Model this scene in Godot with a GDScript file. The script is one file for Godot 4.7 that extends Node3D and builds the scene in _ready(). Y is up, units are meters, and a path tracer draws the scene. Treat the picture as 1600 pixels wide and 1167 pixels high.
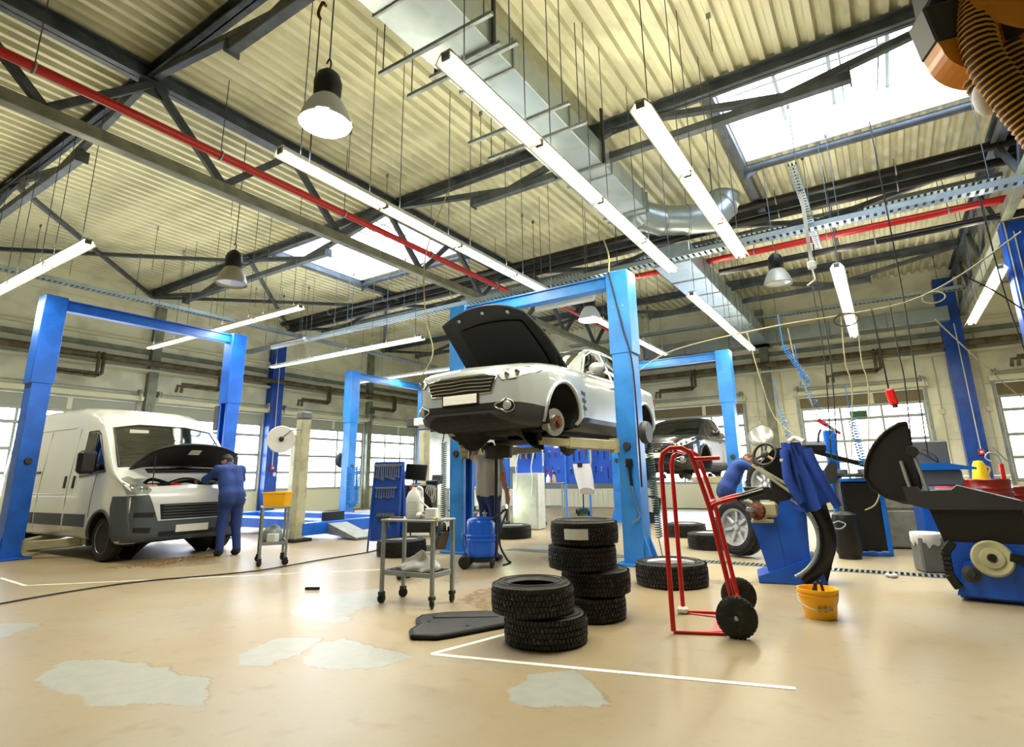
extends Node3D

const PHOTO_W := 1600.0
const PHOTO_H := 1167.0
const FOCAL := 883.44
var M = {}
var taken = {}
var rng = RandomNumberGenerator.new()

func _ready():
	rng.seed = 7
	camera_and_sky()
	make_materials()
	shell()
	roof_steel()
	services()
	lamps()
	lifts()
	vehicles()
	big_things()
	small_things()
	people()

func camera_and_sky():
	var cam = Camera3D.new()
	cam.name = "camera"
	cam.projection = Camera3D.PROJECTION_FRUSTUM
	cam.near = 0.05
	cam.far = 200.0
	cam.size = PHOTO_H / FOCAL * cam.near
	cam.frustum_offset = Vector2(0, -50.5 / FOCAL * cam.near)
	cam.position = Vector3(0, 1.15, 0)
	cam.rotation_order = EULER_ORDER_YXZ
	cam.rotation = Vector3(deg_to_rad(13.5777), deg_to_rad(32.8486), deg_to_rad(-0.9558))
	add_child(cam)
	var we = WorldEnvironment.new()
	var e = Environment.new()
	e.background_mode = Environment.BG_SKY
	var sm = ProceduralSkyMaterial.new()
	sm.sky_top_color = Color(0.80, 0.86, 0.95)
	sm.sky_horizon_color = Color(0.95, 0.96, 1.0)
	sm.ground_horizon_color = Color(0.85, 0.87, 0.9)
	sm.ground_bottom_color = Color(0.7, 0.72, 0.75)
	sm.sky_energy_multiplier = 3.2
	sm.ground_energy_multiplier = 2.0
	e.sky = Sky.new()
	e.sky.sky_material = sm
	e.tonemap_mode = Environment.TONE_MAPPER_LINEAR
	e.tonemap_exposure = 1.58
	e.sdfgi_enabled = true
	e.ssao_enabled = true
	e.ssil_enabled = true
	we.name = "environment"
	we.environment = e
	add_child(we)

# ---------------------------------------------------------------- helpers
func mat(c: Color, rough := 0.5, metal := 0.0, extra := {}) -> StandardMaterial3D:
	var m = StandardMaterial3D.new()
	m.albedo_color = c
	m.roughness = rough
	m.metallic = metal
	for k in extra:
		m.set(k, extra[k])
	return m

func noise_tex(freq: float, cols: Array, offs: Array, size := 512, kind := FastNoiseLite.TYPE_SIMPLEX_SMOOTH, sd := 1, oct := 4) -> NoiseTexture2D:
	var n = FastNoiseLite.new()
	n.seed = sd
	n.frequency = freq
	n.noise_type = kind
	n.fractal_octaves = oct
	var t = NoiseTexture2D.new()
	t.width = size
	t.height = size
	t.seamless = true
	t.noise = n
	var g = Gradient.new()
	g.offsets = PackedFloat32Array(offs)
	g.colors = PackedColorArray(cols)
	t.color_ramp = g
	return t

func worn(c: Color, rough: float, metal: float, scale: float, amount := 0.12, sd := 3) -> StandardMaterial3D:
	var m = mat(Color.WHITE, rough, metal)
	m.albedo_texture = noise_tex(0.012, [c.darkened(amount), c, c.lightened(amount * 0.5)], [0.25, 0.5, 0.8], 256, FastNoiseLite.TYPE_SIMPLEX_SMOOTH, sd)
	m.uv1_triplanar = true
	m.uv1_world_triplanar = true
	m.uv1_scale = Vector3.ONE * scale
	return m

func st(smooth := false) -> SurfaceTool:
	var s = SurfaceTool.new()
	s.begin(Mesh.PRIMITIVE_TRIANGLES)
	s.set_smooth_group(0 if smooth else -1)
	s.set_meta("sm", smooth)
	return s

func tri(s: SurfaceTool, a, b, c):
	s.add_vertex(a); s.add_vertex(b); s.add_vertex(c)

func quad(s: SurfaceTool, a, b, c, d):
	tri(s, a, b, c); tri(s, a, c, d)

func T(p := Vector3.ZERO, rx := 0.0, ry := 0.0, rz := 0.0) -> Transform3D:
	return Transform3D(Basis.from_euler(Vector3(deg_to_rad(rx), deg_to_rad(ry), deg_to_rad(rz))), p)

func box(s: SurfaceTool, c: Vector3, size: Vector3, t := Transform3D(), bv := 0.0):
	var h = size / 2.0
	if bv <= 0.0:
		var p = []
		for i in 8:
			p.append(t * (c + Vector3(h.x if i & 1 else -h.x, h.y if i & 2 else -h.y, h.z if i & 4 else -h.z)))
		for f in [[0, 2, 3, 1], [4, 5, 7, 6], [0, 4, 6, 2], [1, 3, 7, 5], [2, 6, 7, 3], [0, 1, 5, 4]]:
			quad(s, p[f[3]], p[f[2]], p[f[1]], p[f[0]])
		return
	bv = minf(bv, minf(h.x, minf(h.y, h.z)) * 0.9)
	var v = {}
	for sx in [-1, 1]:
		for sy in [-1, 1]:
			for sz in [-1, 1]:
				var cc = Vector3(sx * h.x, sy * h.y, sz * h.z)
				for a in 3:
					var q = cc
					for b in 3:
						if b != a:
							q[b] -= signf(cc[b]) * bv
					v[[sx, sy, sz, a]] = t * (c + q)
	for a in 3:
		var b = (a + 1) % 3
		var d = (a + 2) % 3
		for sg in [-1, 1]:
			var r = []
			for k in [[-1, -1], [1, -1], [1, 1], [-1, 1]]:
				var key = [0, 0, 0, a]
				key[a] = sg; key[b] = k[0]; key[d] = k[1]
				r.append(v[key])
			if sg > 0:
				r.reverse()
			quad(s, r[0], r[1], r[2], r[3])
		for sb in [-1, 1]:
			for sd in [-1, 1]:
				var k0 = [0, 0, 0, b]; var k1 = [0, 0, 0, d]
				k0[a] = -1; k0[b] = sb; k0[d] = sd
				k1[a] = -1; k1[b] = sb; k1[d] = sd
				var k2 = k0.duplicate(); k2[a] = 1
				var k3 = k1.duplicate(); k3[a] = 1
				if sb * sd < 0:
					quad(s, v[k0], v[k1], v[k3], v[k2])
				else:
					quad(s, v[k2], v[k3], v[k1], v[k0])
	for sx in [-1, 1]:
		for sy in [-1, 1]:
			for sz in [-1, 1]:
				if sx * sy * sz < 0:
					tri(s, v[[sx, sy, sz, 0]], v[[sx, sy, sz, 1]], v[[sx, sy, sz, 2]])
				else:
					tri(s, v[[sx, sy, sz, 2]], v[[sx, sy, sz, 1]], v[[sx, sy, sz, 0]])

# a straight bar of rectangular section between two points; w across the level side, h upright
func bar(s: SurfaceTool, a: Vector3, b: Vector3, w: float, h: float, bv := 0.0):
	var d = b - a
	var up = Vector3.UP if absf(d.normalized().y) < 0.98 else Vector3.RIGHT
	var z = d.normalized()
	var x = up.cross(z).normalized()
	box(s, Vector3.ZERO, Vector3(w, h, d.length()), Transform3D(Basis(x, z.cross(x), z), (a + b) / 2.0), bv)

# an I section between two level points
func ibeam(s: SurfaceTool, a: Vector3, b: Vector3, w: float, h: float, tk := 0.02):
	bar(s, a, b, tk, h)
	var u = Vector3(0, h / 2.0 - tk / 2.0, 0)
	bar(s, a + u, b + u, w, tk)
	bar(s, a - u, b - u, w, tk)

func tube(s: SurfaceTool, pts: Array, r, n := 8, caps := true):
	var rings = []
	var up = Vector3.UP
	for i in pts.size():
		var d: Vector3
		if i == 0: d = pts[1] - pts[0]
		elif i == pts.size() - 1: d = pts[i] - pts[i - 1]
		else: d = (pts[i + 1] - pts[i]).normalized() + (pts[i] - pts[i - 1]).normalized()
		d = d.normalized()
		if i == 0:
			up = Vector3.UP if absf(d.y) < 0.9 else Vector3.RIGHT
		var x = up.cross(d).normalized()
		up = d.cross(x).normalized()
		var rr: float = r[i] if r is Array else r
		var ring = []
		for k in n:
			var a = TAU * k / n
			ring.append(pts[i] + (x * cos(a) + up * sin(a)) * rr)
		rings.append(ring)
	skin(s, rings, true, caps)

func skin(s: SurfaceTool, rings: Array, closed := true, caps := true, groups := []):
	var n: int = rings[0].size()
	for i in rings.size() - 1:
		if groups and s.get_meta("sm"): s.set_smooth_group(groups[i])
		for k in (n if closed else n - 1):
			var j = (k + 1) % n
			quad(s, rings[i][k], rings[i][j], rings[i + 1][j], rings[i + 1][k])
	if caps:
		s.set_smooth_group(-1)
		for e in [0, rings.size() - 1]:
			var c = Vector3.ZERO
			for p in rings[e]: c += p
			c /= n
			for k in n:
				var j = (k + 1) % n
				if e == 0: tri(s, c, rings[e][j], rings[e][k])
				else: tri(s, c, rings[e][k], rings[e][j])
	s.set_smooth_group(0 if s.get_meta("sm") else -1)

# prof: [radius, height] from bottom to top, turned round y
func lathe(s: SurfaceTool, prof: Array, n := 20, t := Transform3D(), caps := true):
	var rings = []
	for p in prof:
		var ring = []
		for k in n:
			var a = -TAU * k / n
			ring.append(t * Vector3(cos(a) * p[0], p[1], sin(a) * p[0]))
		rings.append(ring)
	var groups = []
	var g = 0
	for i in prof.size() - 1:
		if i > 0:
			var a = Vector2(prof[i][0] - prof[i - 1][0], prof[i][1] - prof[i - 1][1])
			var b = Vector2(prof[i + 1][0] - prof[i][0], prof[i + 1][1] - prof[i][1])
			if absf(a.angle_to(b)) > 0.75: g += 1
		groups.append(g)
	skin(s, rings, true, caps, groups)

# a flat outline (x, y) given depth along z, centred
func prism(s: SurfaceTool, poly: Array, depth: float, t := Transform3D()):
	var pp = PackedVector2Array(poly)
	if Geometry2D.is_polygon_clockwise(pp):
		pp.reverse()
	var ix = Geometry2D.triangulate_polygon(pp)
	for i in range(0, ix.size(), 3):
		var q = []
		for k in 3: q.append(Vector3(pp[ix[i + k]].x, pp[ix[i + k]].y, depth / 2))
		if (q[1] - q[0]).cross(q[2] - q[0]).z > 0: q.reverse()
		tri(s, t * q[0], t * q[1], t * q[2])
		for k in 3: q[k].z = -depth / 2
		tri(s, t * q[2], t * q[1], t * q[0])
	for i in pp.size():
		var a = pp[i]
		var b = pp[(i + 1) % pp.size()]
		quad(s, t * Vector3(a.x, a.y, -depth / 2), t * Vector3(a.x, a.y, depth / 2), t * Vector3(b.x, b.y, depth / 2), t * Vector3(b.x, b.y, -depth / 2))

func ball(s: SurfaceTool, c: Vector3, r: Vector3, n := 12, t := Transform3D()):
	var rings = []
	for i in n / 2 + 1:
		var a = PI * i / (n / 2) - PI / 2
		var ring = []
		for k in n:
			var b = -TAU * k / n
			ring.append(t * (c + Vector3(cos(a) * cos(b) * r.x, sin(a) * r.y, cos(a) * sin(b) * r.z)))
		rings.append(ring)
	skin(s, rings, true, false)

func curve(ctrl: Array, per := 6) -> Array:
	var out = []
	for i in ctrl.size() - 1:
		var p0: Vector3 = ctrl[maxi(i - 1, 0)]
		var p3: Vector3 = ctrl[mini(i + 2, ctrl.size() - 1)]
		for k in per:
			out.append(ctrl[i].cubic_interpolate(ctrl[i + 1], p0, p3, float(k) / per))
	out.append(ctrl[-1])
	return out

func helix(a: Vector3, b: Vector3, r: float, turns: float, per := 10) -> Array:
	var d = (b - a).normalized()
	var x = (Vector3.UP if absf(d.y) < 0.9 else Vector3.RIGHT).cross(d).normalized()
	var y = d.cross(x)
	var out = []
	var n = int(turns * per)
	for i in n + 1:
		var an = TAU * turns * i / n
		out.append(a.lerp(b, float(i) / n) + (x * cos(an) + y * sin(an)) * r)
	return out

func numbered(n: String) -> String:
	if not taken.has(n):
		taken[n] = 0
		return n
	taken[n] += 1
	return "%s_%03d" % [n, taken[n]]

func thing(called: String, label: String, category: String, at := Vector3.ZERO, turn := 0.0, group := "") -> Node3D:
	var o = Node3D.new()
	o.name = numbered(called)
	add_child(o)
	o.position = at
	o.rotation_degrees.y = turn
	o.set_meta("label", label)
	o.set_meta("category", category)
	if group: o.set_meta("group", group)
	return o

func struct(called: String) -> Node3D:
	var o = Node3D.new()
	o.name = called
	add_child(o)
	o.set_meta("kind", "structure")
	return o

func part(parent: Node, called: String, s, m: Material, label := "") -> MeshInstance3D:
	var o = MeshInstance3D.new()
	o.name = called
	if s is SurfaceTool:
		s.generate_normals()
		s.set_material(m)
		o.mesh = s.commit()
	else:
		o.mesh = s
		o.material_override = m
	parent.add_child(o, true)
	if label: o.set_meta("label", label)
	return o

func pbox(parent: Node, called: String, c: Vector3, size: Vector3, m: Material, bv := 0.0, t := Transform3D()) -> MeshInstance3D:
	var s = st()
	box(s, c, size, t, bv)
	return part(parent, called, s, m)

func ptube(parent: Node, called: String, pts: Array, r, m: Material, n := 8) -> MeshInstance3D:
	var s = st(true)
	tube(s, pts, r, n)
	return part(parent, called, s, m)

func plathe(parent: Node, called: String, prof: Array, m: Material, t := Transform3D(), n := 24, smooth := true, caps := true) -> MeshInstance3D:
	var s = st(smooth)
	lathe(s, prof, n, t, caps)
	return part(parent, called, s, m)

func copy_of(o: Node3D, at: Vector3, turn := 0.0, label := "", called := "") -> Node3D:
	var c: Node3D = o.duplicate()
	var base = String(o.name)
	if called: base = called
	elif base.length() > 4 and base[-4] == "_" and base.substr(base.length() - 3).is_valid_int(): base = base.substr(0, base.length() - 4)
	c.name = numbered(base)
	add_child(c)
	c.position = at
	c.rotation_degrees.y = turn
	if label: c.set_meta("label", label)
	return c

# a flat glyph of text; faces +z of its transform
func letters(parent: Node, text: String, size: float, t: Transform3D, m: Material) -> MeshInstance3D:
	var tm = TextMesh.new()
	var f = SystemFont.new()
	f.font_names = PackedStringArray(["Droid Sans"])
	tm.font = f
	tm.text = text
	tm.pixel_size = size / 16.0
	tm.depth = 0.002
	var o = part(parent, "lettering", tm, m)
	o.transform = t
	return o

# ---------------------------------------------------------------- materials
func make_materials():
	M.steel = worn(Color(0.27, 0.30, 0.325), 0.5, 0.1, 0.6, 0.15)
	M.steel_green = worn(Color(0.50, 0.52, 0.44), 0.5, 0.1, 0.6, 0.12)
	M.galv = worn(Color(0.62, 0.67, 0.68), 0.36, 0.65, 0.5, 0.06, 5)
	M.galv_dull = worn(Color(0.55, 0.58, 0.58), 0.5, 0.5, 1.5, 0.1, 6)
	M.deck = worn(Color(0.83, 0.825, 0.70), 0.42, 0.0, 0.23, 0.1, 9)
	M.cream = worn(Color(0.89, 0.89, 0.78), 0.55, 0.0, 0.25, 0.09, 11)
	M.cream_trim = mat(Color(0.82, 0.82, 0.70), 0.5)
	M.door_frame = mat(Color(0.60, 0.63, 0.60), 0.45, 0.2)
	M.header = mat(Color(0.42, 0.38, 0.24), 0.5)
	M.header_grey = mat(Color(0.60, 0.62, 0.55), 0.5)
	M.pane = mat(Color(0.92, 0.96, 1.0, 0.08), 0.03, 0.0, {"transparency": BaseMaterial3D.TRANSPARENCY_ALPHA})
	M.blue_col = worn(Color(0.03, 0.27, 0.66), 0.4, 0.0, 0.5, 0.1, 13)
	M.lift_deep = worn(Color(0.05, 0.38, 0.84), 0.38, 0.0, 0.6, 0.08, 14)
	M.lift_sky = worn(Color(0.16, 0.50, 0.85), 0.38, 0.0, 0.6, 0.08, 15)
	M.machine_blue = worn(Color(0.02, 0.32, 0.78), 0.36, 0.0, 0.8, 0.1, 16)
	M.bright_blue = mat(Color(0.04, 0.42, 0.85), 0.4)
	M.tank_blue = mat(Color(0.03, 0.36, 0.84), 0.25)
	M.black = mat(Color(0.025, 0.025, 0.03), 0.45)
	M.black_matt = mat(Color(0.03, 0.03, 0.033), 0.75)
	M.dark = mat(Color(0.09, 0.09, 0.095), 0.6)
	M.charcoal = mat(Color(0.17, 0.18, 0.19), 0.55)
	M.grey = mat(Color(0.42, 0.43, 0.43), 0.5)
	M.plastic_grey = mat(Color(0.26, 0.29, 0.32), 0.55)
	M.beige = worn(Color(0.70, 0.69, 0.56), 0.5, 0.0, 0.8, 0.12, 17)
	M.arm = worn(Color(0.66, 0.64, 0.52), 0.5, 0.1, 2.0, 0.08, 18)
	M.red = mat(Color(0.75, 0.05, 0.06), 0.3)
	M.pipe_red = mat(Color(0.70, 0.07, 0.06), 0.32)
	M.pipe_brown = worn(Color(0.36, 0.31, 0.2), 0.5, 0.1, 1.5, 0.25, 19)
	M.pipe_black = mat(Color(0.03, 0.035, 0.045), 0.35)
	M.white = mat(Color(0.86, 0.87, 0.86), 0.45)
	M.white_paint = worn(Color(0.95, 0.94, 0.90), 0.5, 0.0, 1.5, 0.1, 20)
	M.van = mat(Color(0.84, 0.86, 0.86), 0.22, 0.0, {"clearcoat_enabled": true, "clearcoat": 0.8, "clearcoat_roughness": 0.05})
	M.silver = mat(Color(0.64, 0.67, 0.67), 0.34, 0.35, {"clearcoat_enabled": true, "clearcoat": 1.0, "clearcoat_roughness": 0.04})
	M.darkpaint = mat(Color(0.11, 0.105, 0.095), 0.28, 0.4, {"clearcoat_enabled": true, "clearcoat": 1.0, "clearcoat_roughness": 0.04})
	M.under = worn(Color(0.085, 0.075, 0.065), 0.8, 0.1, 2.0, 0.15, 21)
	M.glass_dark = mat(Color(0.035, 0.05, 0.045), 0.04, 0.0, {"metallic_specular": 0.7})
	M.lens = mat(Color(0.86, 0.88, 0.88), 0.06, 0.1, {"clearcoat_enabled": true, "clearcoat": 1.0})
	M.lens_grey = mat(Color(0.60, 0.64, 0.64), 0.06, 0.5, {"clearcoat_enabled": true, "clearcoat": 1.0})
	M.lamp_shade = mat(Color(0.72, 0.71, 0.63), 0.4, 0.1)
	M.chrome = mat(Color(0.78, 0.79, 0.80), 0.12, 1.0)
	M.disc = mat(Color(0.66, 0.66, 0.65), 0.3, 0.8)
	M.rust = worn(Color(0.36, 0.17, 0.08), 0.8, 0.2, 6.0, 0.35, 22)
	M.plate = mat(Color(0.86, 0.86, 0.82), 0.4)
	M.rubber = worn(Color(0.035, 0.035, 0.037), 0.62, 0.0, 3.0, 0.25, 23)
	M.alloy = mat(Color(0.72, 0.73, 0.74), 0.32, 0.35)
	M.yellow = mat(Color(0.98, 0.72, 0.03), 0.4)
	M.cone_yellow = mat(Color(0.93, 0.80, 0.03), 0.4)
	M.orange = mat(Color(0.80, 0.50, 0.06), 0.32)
	M.hose_orange = mat(Color(0.80, 0.56, 0.10), 0.5)
	M.barrel_red = mat(Color(0.80, 0.06, 0.02), 0.3)
	M.barrel_brown = mat(Color(0.48, 0.07, 0.03), 0.3)
	M.coil_blue = mat(Color(0.10, 0.48, 0.80), 0.35)
	M.coil_green = mat(Color(0.12, 0.28, 0.30), 0.4)
	M.cord = mat(Color(0.05, 0.05, 0.045), 0.6)
	M.cord_pale = mat(Color(0.66, 0.63, 0.48), 0.5)
	M.denim = mat(Color(0.09, 0.25, 0.62), 0.85)
	M.sky_panel = mat(Color(0.15, 0.37, 0.80), 0.45)
	M.tool = mat(Color(0.62, 0.64, 0.66), 0.3, 0.85)
	M.cloth = mat(Color(0.88, 0.88, 0.88), 0.8)
	M.rag = mat(Color(0.70, 0.55, 0.42), 0.9)
	M.green = mat(Color(0.02, 0.32, 0.16), 0.5)
	M.teal = mat(Color(0.04, 0.28, 0.28), 0.5)
	M.screen = mat(Color(0.02, 0.022, 0.026), 0.12)
	M.sawdust = mat(Color(0.60, 0.47, 0.28), 0.95)
	M.brown_box = mat(Color(0.45, 0.33, 0.20), 0.85)
	M.asphalt = mat(Color(0.62, 0.63, 0.66), 0.9)
	M.skirt = mat(Color(0.36, 0.41, 0.40), 0.6)
	M.wall_tile = mat(Color(0.78, 0.77, 0.68), 0.35)
	var glow = func(c: Color, e: float): return mat(c, 0.5, 0.0, {"emission_enabled": true, "emission": c, "emission_energy_multiplier": e})
	M.tube_glow = glow.call(Color(1.0, 0.97, 0.82), 5.0)
	M.bay_glow = glow.call(Color(1.0, 0.98, 1.0), 6.0)
	M.work_glow = glow.call(Color(0.95, 1.0, 0.80), 3.0)
	M.skin_vc = mat(Color.WHITE, 0.75, 0.0, {"vertex_color_use_as_albedo": true})
	M.cabinet = worn(Color(0.74, 0.77, 0.75), 0.5, 0.0, 1.0, 0.06, 41)
	M.mirror = mat(Color(0.62, 0.62, 0.60), 0.25, 0.6)
	M.floor = floor_material()

const FLOOR_X0 := -19.0
const FLOOR_Z0 := -21.0
const FLOOR_W := 28.6
const FLOOR_D := 26.6

func floor_material() -> StandardMaterial3D:
	var n = 2048
	var im = Image.create(n, n, false, Image.FORMAT_RGBA8)
	im.fill(Color(0.615, 0.55, 0.435))
	var rect = Rect2i(0, 0, n, n)
	# broad wear, oily smears and fine speckle, each a noise picture used as a mask
	for a in [[0.0022, Color(0.665, 0.61, 0.50), 11, 0.46, 0.75, 0.7], [0.006, Color(0.59, 0.51, 0.38), 12, 0.55, 0.9, 0.45], [0.004, Color(0.64, 0.62, 0.56), 13, 0.58, 0.8, 0.5], [0.05, Color(0.54, 0.46, 0.34), 14, 0.64, 0.97, 0.4], [0.2, Color(0.55, 0.49, 0.39), 15, 0.66, 0.97, 0.35]]:
		var fn = FastNoiseLite.new()
		fn.seed = a[2]
		fn.frequency = a[0]
		fn.fractal_octaves = 4
		var g = fn.get_image(n, n)
		g.convert(Image.FORMAT_L8)
		var by = g.get_data()
		var lut = PackedByteArray()
		for i in 256:
			lut.append(int(255.0 * a[5] * smoothstep(a[3], a[4], i / 255.0)))
		for i in by.size():
			by[i] = lut[by[i]]
		var msk = Image.create(n, n, false, Image.FORMAT_RGBA8)
		var al = Image.create_from_data(n, n, false, Image.FORMAT_L8, by)
		var col = Image.create(n, n, false, Image.FORMAT_RGBA8)
		col.fill(a[1])
		al.convert(Image.FORMAT_RGBA8)
		var d = al.get_data()
		var cd = col.get_data()
		for i in range(0, d.size(), 4):
			cd[i + 3] = d[i]
		col = Image.create_from_data(n, n, false, Image.FORMAT_RGBA8, cd)
		im.blend_rect(col, rect, Vector2i.ZERO)
	# patches where the coating has come off and grey screed shows
	var patches = [
		[[-4.76, -3.57], [-4.97, -3.84], [-5.09, -4.21], [-4.99, -4.55], [-4.9, -4.8], [-4.22, -4.17], [-4.28, -3.9], [-3.97, -3.54], [-4.22, -3.46], [-4.46, -3.46]],
		[[-3.82, -2.45], [-4.0, -2.73], [-4.05, -2.97], [-3.82, -3.1], [-3.69, -3.04], [-3.6, -2.78], [-3.55, -2.65], [-3.56, -2.49], [-3.71, -2.41]],
		[[-3.37, -2.6], [-3.66, -3.02], [-3.59, -3.23], [-3.37, -3.18], [-3.0, -3.16], [-2.89, -3.11], [-2.87, -2.88], [-2.95, -2.77], [-3.18, -2.64]],
		[[-4.68, -1.7], [-4.86, -1.9], [-4.7, -2.0], [-4.36, -2.11], [-4.1, -2.18], [-3.88, -2.13], [-3.72, -2.2], [-3.55, -2.13], [-3.25, -1.94], [-3.76, -1.63], [-4.43, -1.61]],
		[[-6.66, -2.04], [-6.38, -2.2], [-6.21, -2.17], [-6.16, -2.02], [-5.98, -1.85]],
		[[-1.99, -3.03], [-1.98, -3.22], [-1.82, -3.42], [-1.61, -3.28], [-1.4, -3.02], [-1.83, -2.77]],
		[[-5.2, -8.2], [-4.4, -8.35], [-4.1, -8.9], [-4.6, -9.3], [-5.4, -9.0]],
	]
	# brown oily marks soaked into the coating
	var marks = [[[-3.81, -4.82], [-3.77, -5.63], [-2.97, -5.34], [-2.78, -4.65], [-3.14, -4.37]], [[-4.61, -5.52], [-4.54, -5.8], [-4.2, -5.28]], [[-10.25, -4.76], [-9.43, -5.49], [-8.41, -5.06], [-8.73, -4.36], [-9.4, -4.29]], [[-5.09, -5.27], [-4.9, -5.52], [-4.65, -5.17], [-4.84, -5.07]], [[-4.57, -7.68], [-3.91, -9.01], [-3.38, -8.11], [-3.82, -7.08]], [[-1.93, -6.91], [-1.38, -7.06], [-1.37, -6.81], [-1.8, -6.66]]]
	var wob = FastNoiseLite.new()
	wob.seed = 5
	wob.frequency = 0.035
	var grain = FastNoiseLite.new()
	grain.seed = 8
	grain.frequency = 0.02
	var kinds = patches.size()
	for pi in kinds + marks.size():
		var p: Array = patches[pi] if pi < kinds else marks[pi - kinds]
		var poly = PackedVector2Array()
		var lo = Vector2(1e9, 1e9)
		var hi = -lo
		for q in p:
			var v = Vector2((q[0] - FLOOR_X0) / FLOOR_W * n, (q[1] - FLOOR_Z0) / FLOOR_D * n)
			poly.append(v)
			lo = lo.min(v)
			hi = hi.max(v)
		for y in range(int(lo.y) - 6, int(hi.y) + 7):
			for x in range(int(lo.x) - 6, int(hi.x) + 7):
				var q = Vector2(x + 5.0 * wob.get_noise_2d(x * 1.3, y * 1.3), y + 5.0 * wob.get_noise_2d(x * 1.3 + 900, y * 1.3))
				if pi >= kinds:
					var kk = 0.5 + 0.9 * grain.get_noise_2d(x * 9, y * 9)
					if Geometry2D.is_point_in_polygon(q + Vector2(9.0 * grain.get_noise_2d(y * 6, x * 6), 6.0 * grain.get_noise_2d(x * 6, y * 6)), poly) and kk > 0.3:
						im.set_pixel(x, y, im.get_pixel(x, y).lerp(Color(0.42, 0.33, 0.21), clampf(kk, 0.25, 0.7)))
				elif Geometry2D.is_point_in_polygon(q, poly):
					var k = 0.5 + 0.5 * grain.get_noise_2d(x * 5, y * 5)
					im.set_pixel(x, y, Color(0.575, 0.59, 0.555).lerp(Color(0.64, 0.645, 0.61), k))
				elif Geometry2D.is_point_in_polygon(q + Vector2(0, 1.2), poly) or Geometry2D.is_point_in_polygon(q - Vector2(1.2, 0), poly):
					im.set_pixel(x, y, Color(0.55, 0.49, 0.39))
	im.generate_mipmaps()
	var m = mat(Color.WHITE, 0.3)
	m.albedo_texture = ImageTexture.create_from_image(im)
	m.roughness_texture = noise_tex(0.006, [Color(0.55, 0.55, 0.55), Color(0.9, 0.9, 0.9)], [0.3, 0.75], 512, FastNoiseLite.TYPE_SIMPLEX_SMOOTH, 31)
	m.roughness = 0.6
	return m

# ---------------------------------------------------------------- floor, walls, doors, roof deck
const WL := -18.5
const WB := -20.4
const WR := 9.4
const WF := 5.4
const ROOF := 7.0

func shell():
	# floor
	var f = struct("floor")
	var s = st()
	var x1 = FLOOR_X0 + FLOOR_W
	var z1 = FLOOR_Z0 + FLOOR_D
	# the screed leaves a slot open for the drain channel
	for r in [[FLOOR_X0, x1, FLOOR_Z0, -8.41], [FLOOR_X0, x1, -8.15, z1], [FLOOR_X0, -5.5, -8.41, -8.15], [3.5, x1, -8.41, -8.15]]:
		for c in [[0, 2], [1, 2], [1, 3], [0, 2], [1, 3], [0, 3]]:
			s.set_uv(Vector2((r[c[0]] - FLOOR_X0) / FLOOR_W, (r[c[1]] - FLOOR_Z0) / FLOOR_D))
			s.add_vertex(Vector3(r[c[0]], 0, r[c[1]]))
	part(f, "screed", s, M.floor)
	pbox(f, "slab", Vector3((FLOOR_X0 + x1) / 2, -0.32, (FLOOR_Z0 + z1) / 2), Vector3(FLOOR_W, 0.2, FLOOR_D), M.grey)
	for l in [[-9.82, -2.93, -8.78, -2.87], [-8.78, -2.87, -6.5, -5.05], [-6.5, -5.05, -5.5, -6.0], [-2.77, -3.22, -2.55, -4.1], [-2.77, -3.22, -1.62, -3.49], [-1.62, -3.49, -0.6, -3.74]]:
		s = st()
		bar(s, Vector3(l[0], 0.001, l[1]), Vector3(l[2], 0.001, l[3]), 0.045, 0.003)
		part(f, "painted_line", s, M.white_paint)
	# drain channel with its grating, sunk in the floor across the bays
	var d = struct("trim_1")
	for dz in [-0.13, 0.13]:
		pbox(d, "channel_edge", Vector3(-1.0, -0.004, -8.28 + dz), Vector3(9.0, 0.016, 0.025), M.galv_dull)
	pbox(d, "channel_base", Vector3(-1.0, -0.2, -8.28), Vector3(9.0, 0.02, 0.26), M.grey)
	for dz in [-0.135, 0.135]:
		pbox(d, "channel_wall", Vector3(-1.0, -0.105, -8.28 + dz), Vector3(9.0, 0.2, 0.01), M.grey)
	s = st()
	var x = -5.45
	while x < 3.4:
		box(s, Vector3(x, -0.008, -8.28), Vector3(0.024, 0.03, 0.24))
		x += 0.056
	var gr = part(d, "grating_bars", s, M.galv_dull)
	gr.set_meta("kind", "stuff")
	# walls
	left_wall()
	back_wall()
	var w = struct("wall_right")
	pbox(w, "panel", Vector3(WR + 0.1, 3.6, (WB + WF) / 2), Vector3(0.2, 7.4, WF - WB + 0.4), M.cream)
	w = struct("wall_front")
	pbox(w, "panel", Vector3((WL + WR) / 2, 3.6, WF + 0.1), Vector3(WR - WL + 0.4, 7.4, 0.2), M.cream)
	deck()
	var g = struct("ground_outside")
	pbox(g, "yard", Vector3(-5, -0.4, -8), Vector3(120, 0.1, 120), M.asphalt)

# sandwich panels stacked on one another between two ends of a wall; along = true when the wall runs along z
func panel_stack(w: Node3D, a: float, b: float, y0: float, y1: float, plane: float, along: bool, out: float, step := 1.0):
	var y = y0
	while y < y1 - 0.01:
		var yy = minf(y + step, y1)
		var c = Vector3(plane + out * 0.1, (y + yy) / 2, (a + b) / 2) if along else Vector3((a + b) / 2, (y + yy) / 2, plane + out * 0.1)
		var sz = Vector3(0.2, yy - y - 0.004, absf(b - a)) if along else Vector3(absf(b - a), yy - y - 0.004, 0.2)
		pbox(w, "panel", c, sz, M.cream, 0.008)
		y = yy

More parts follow.
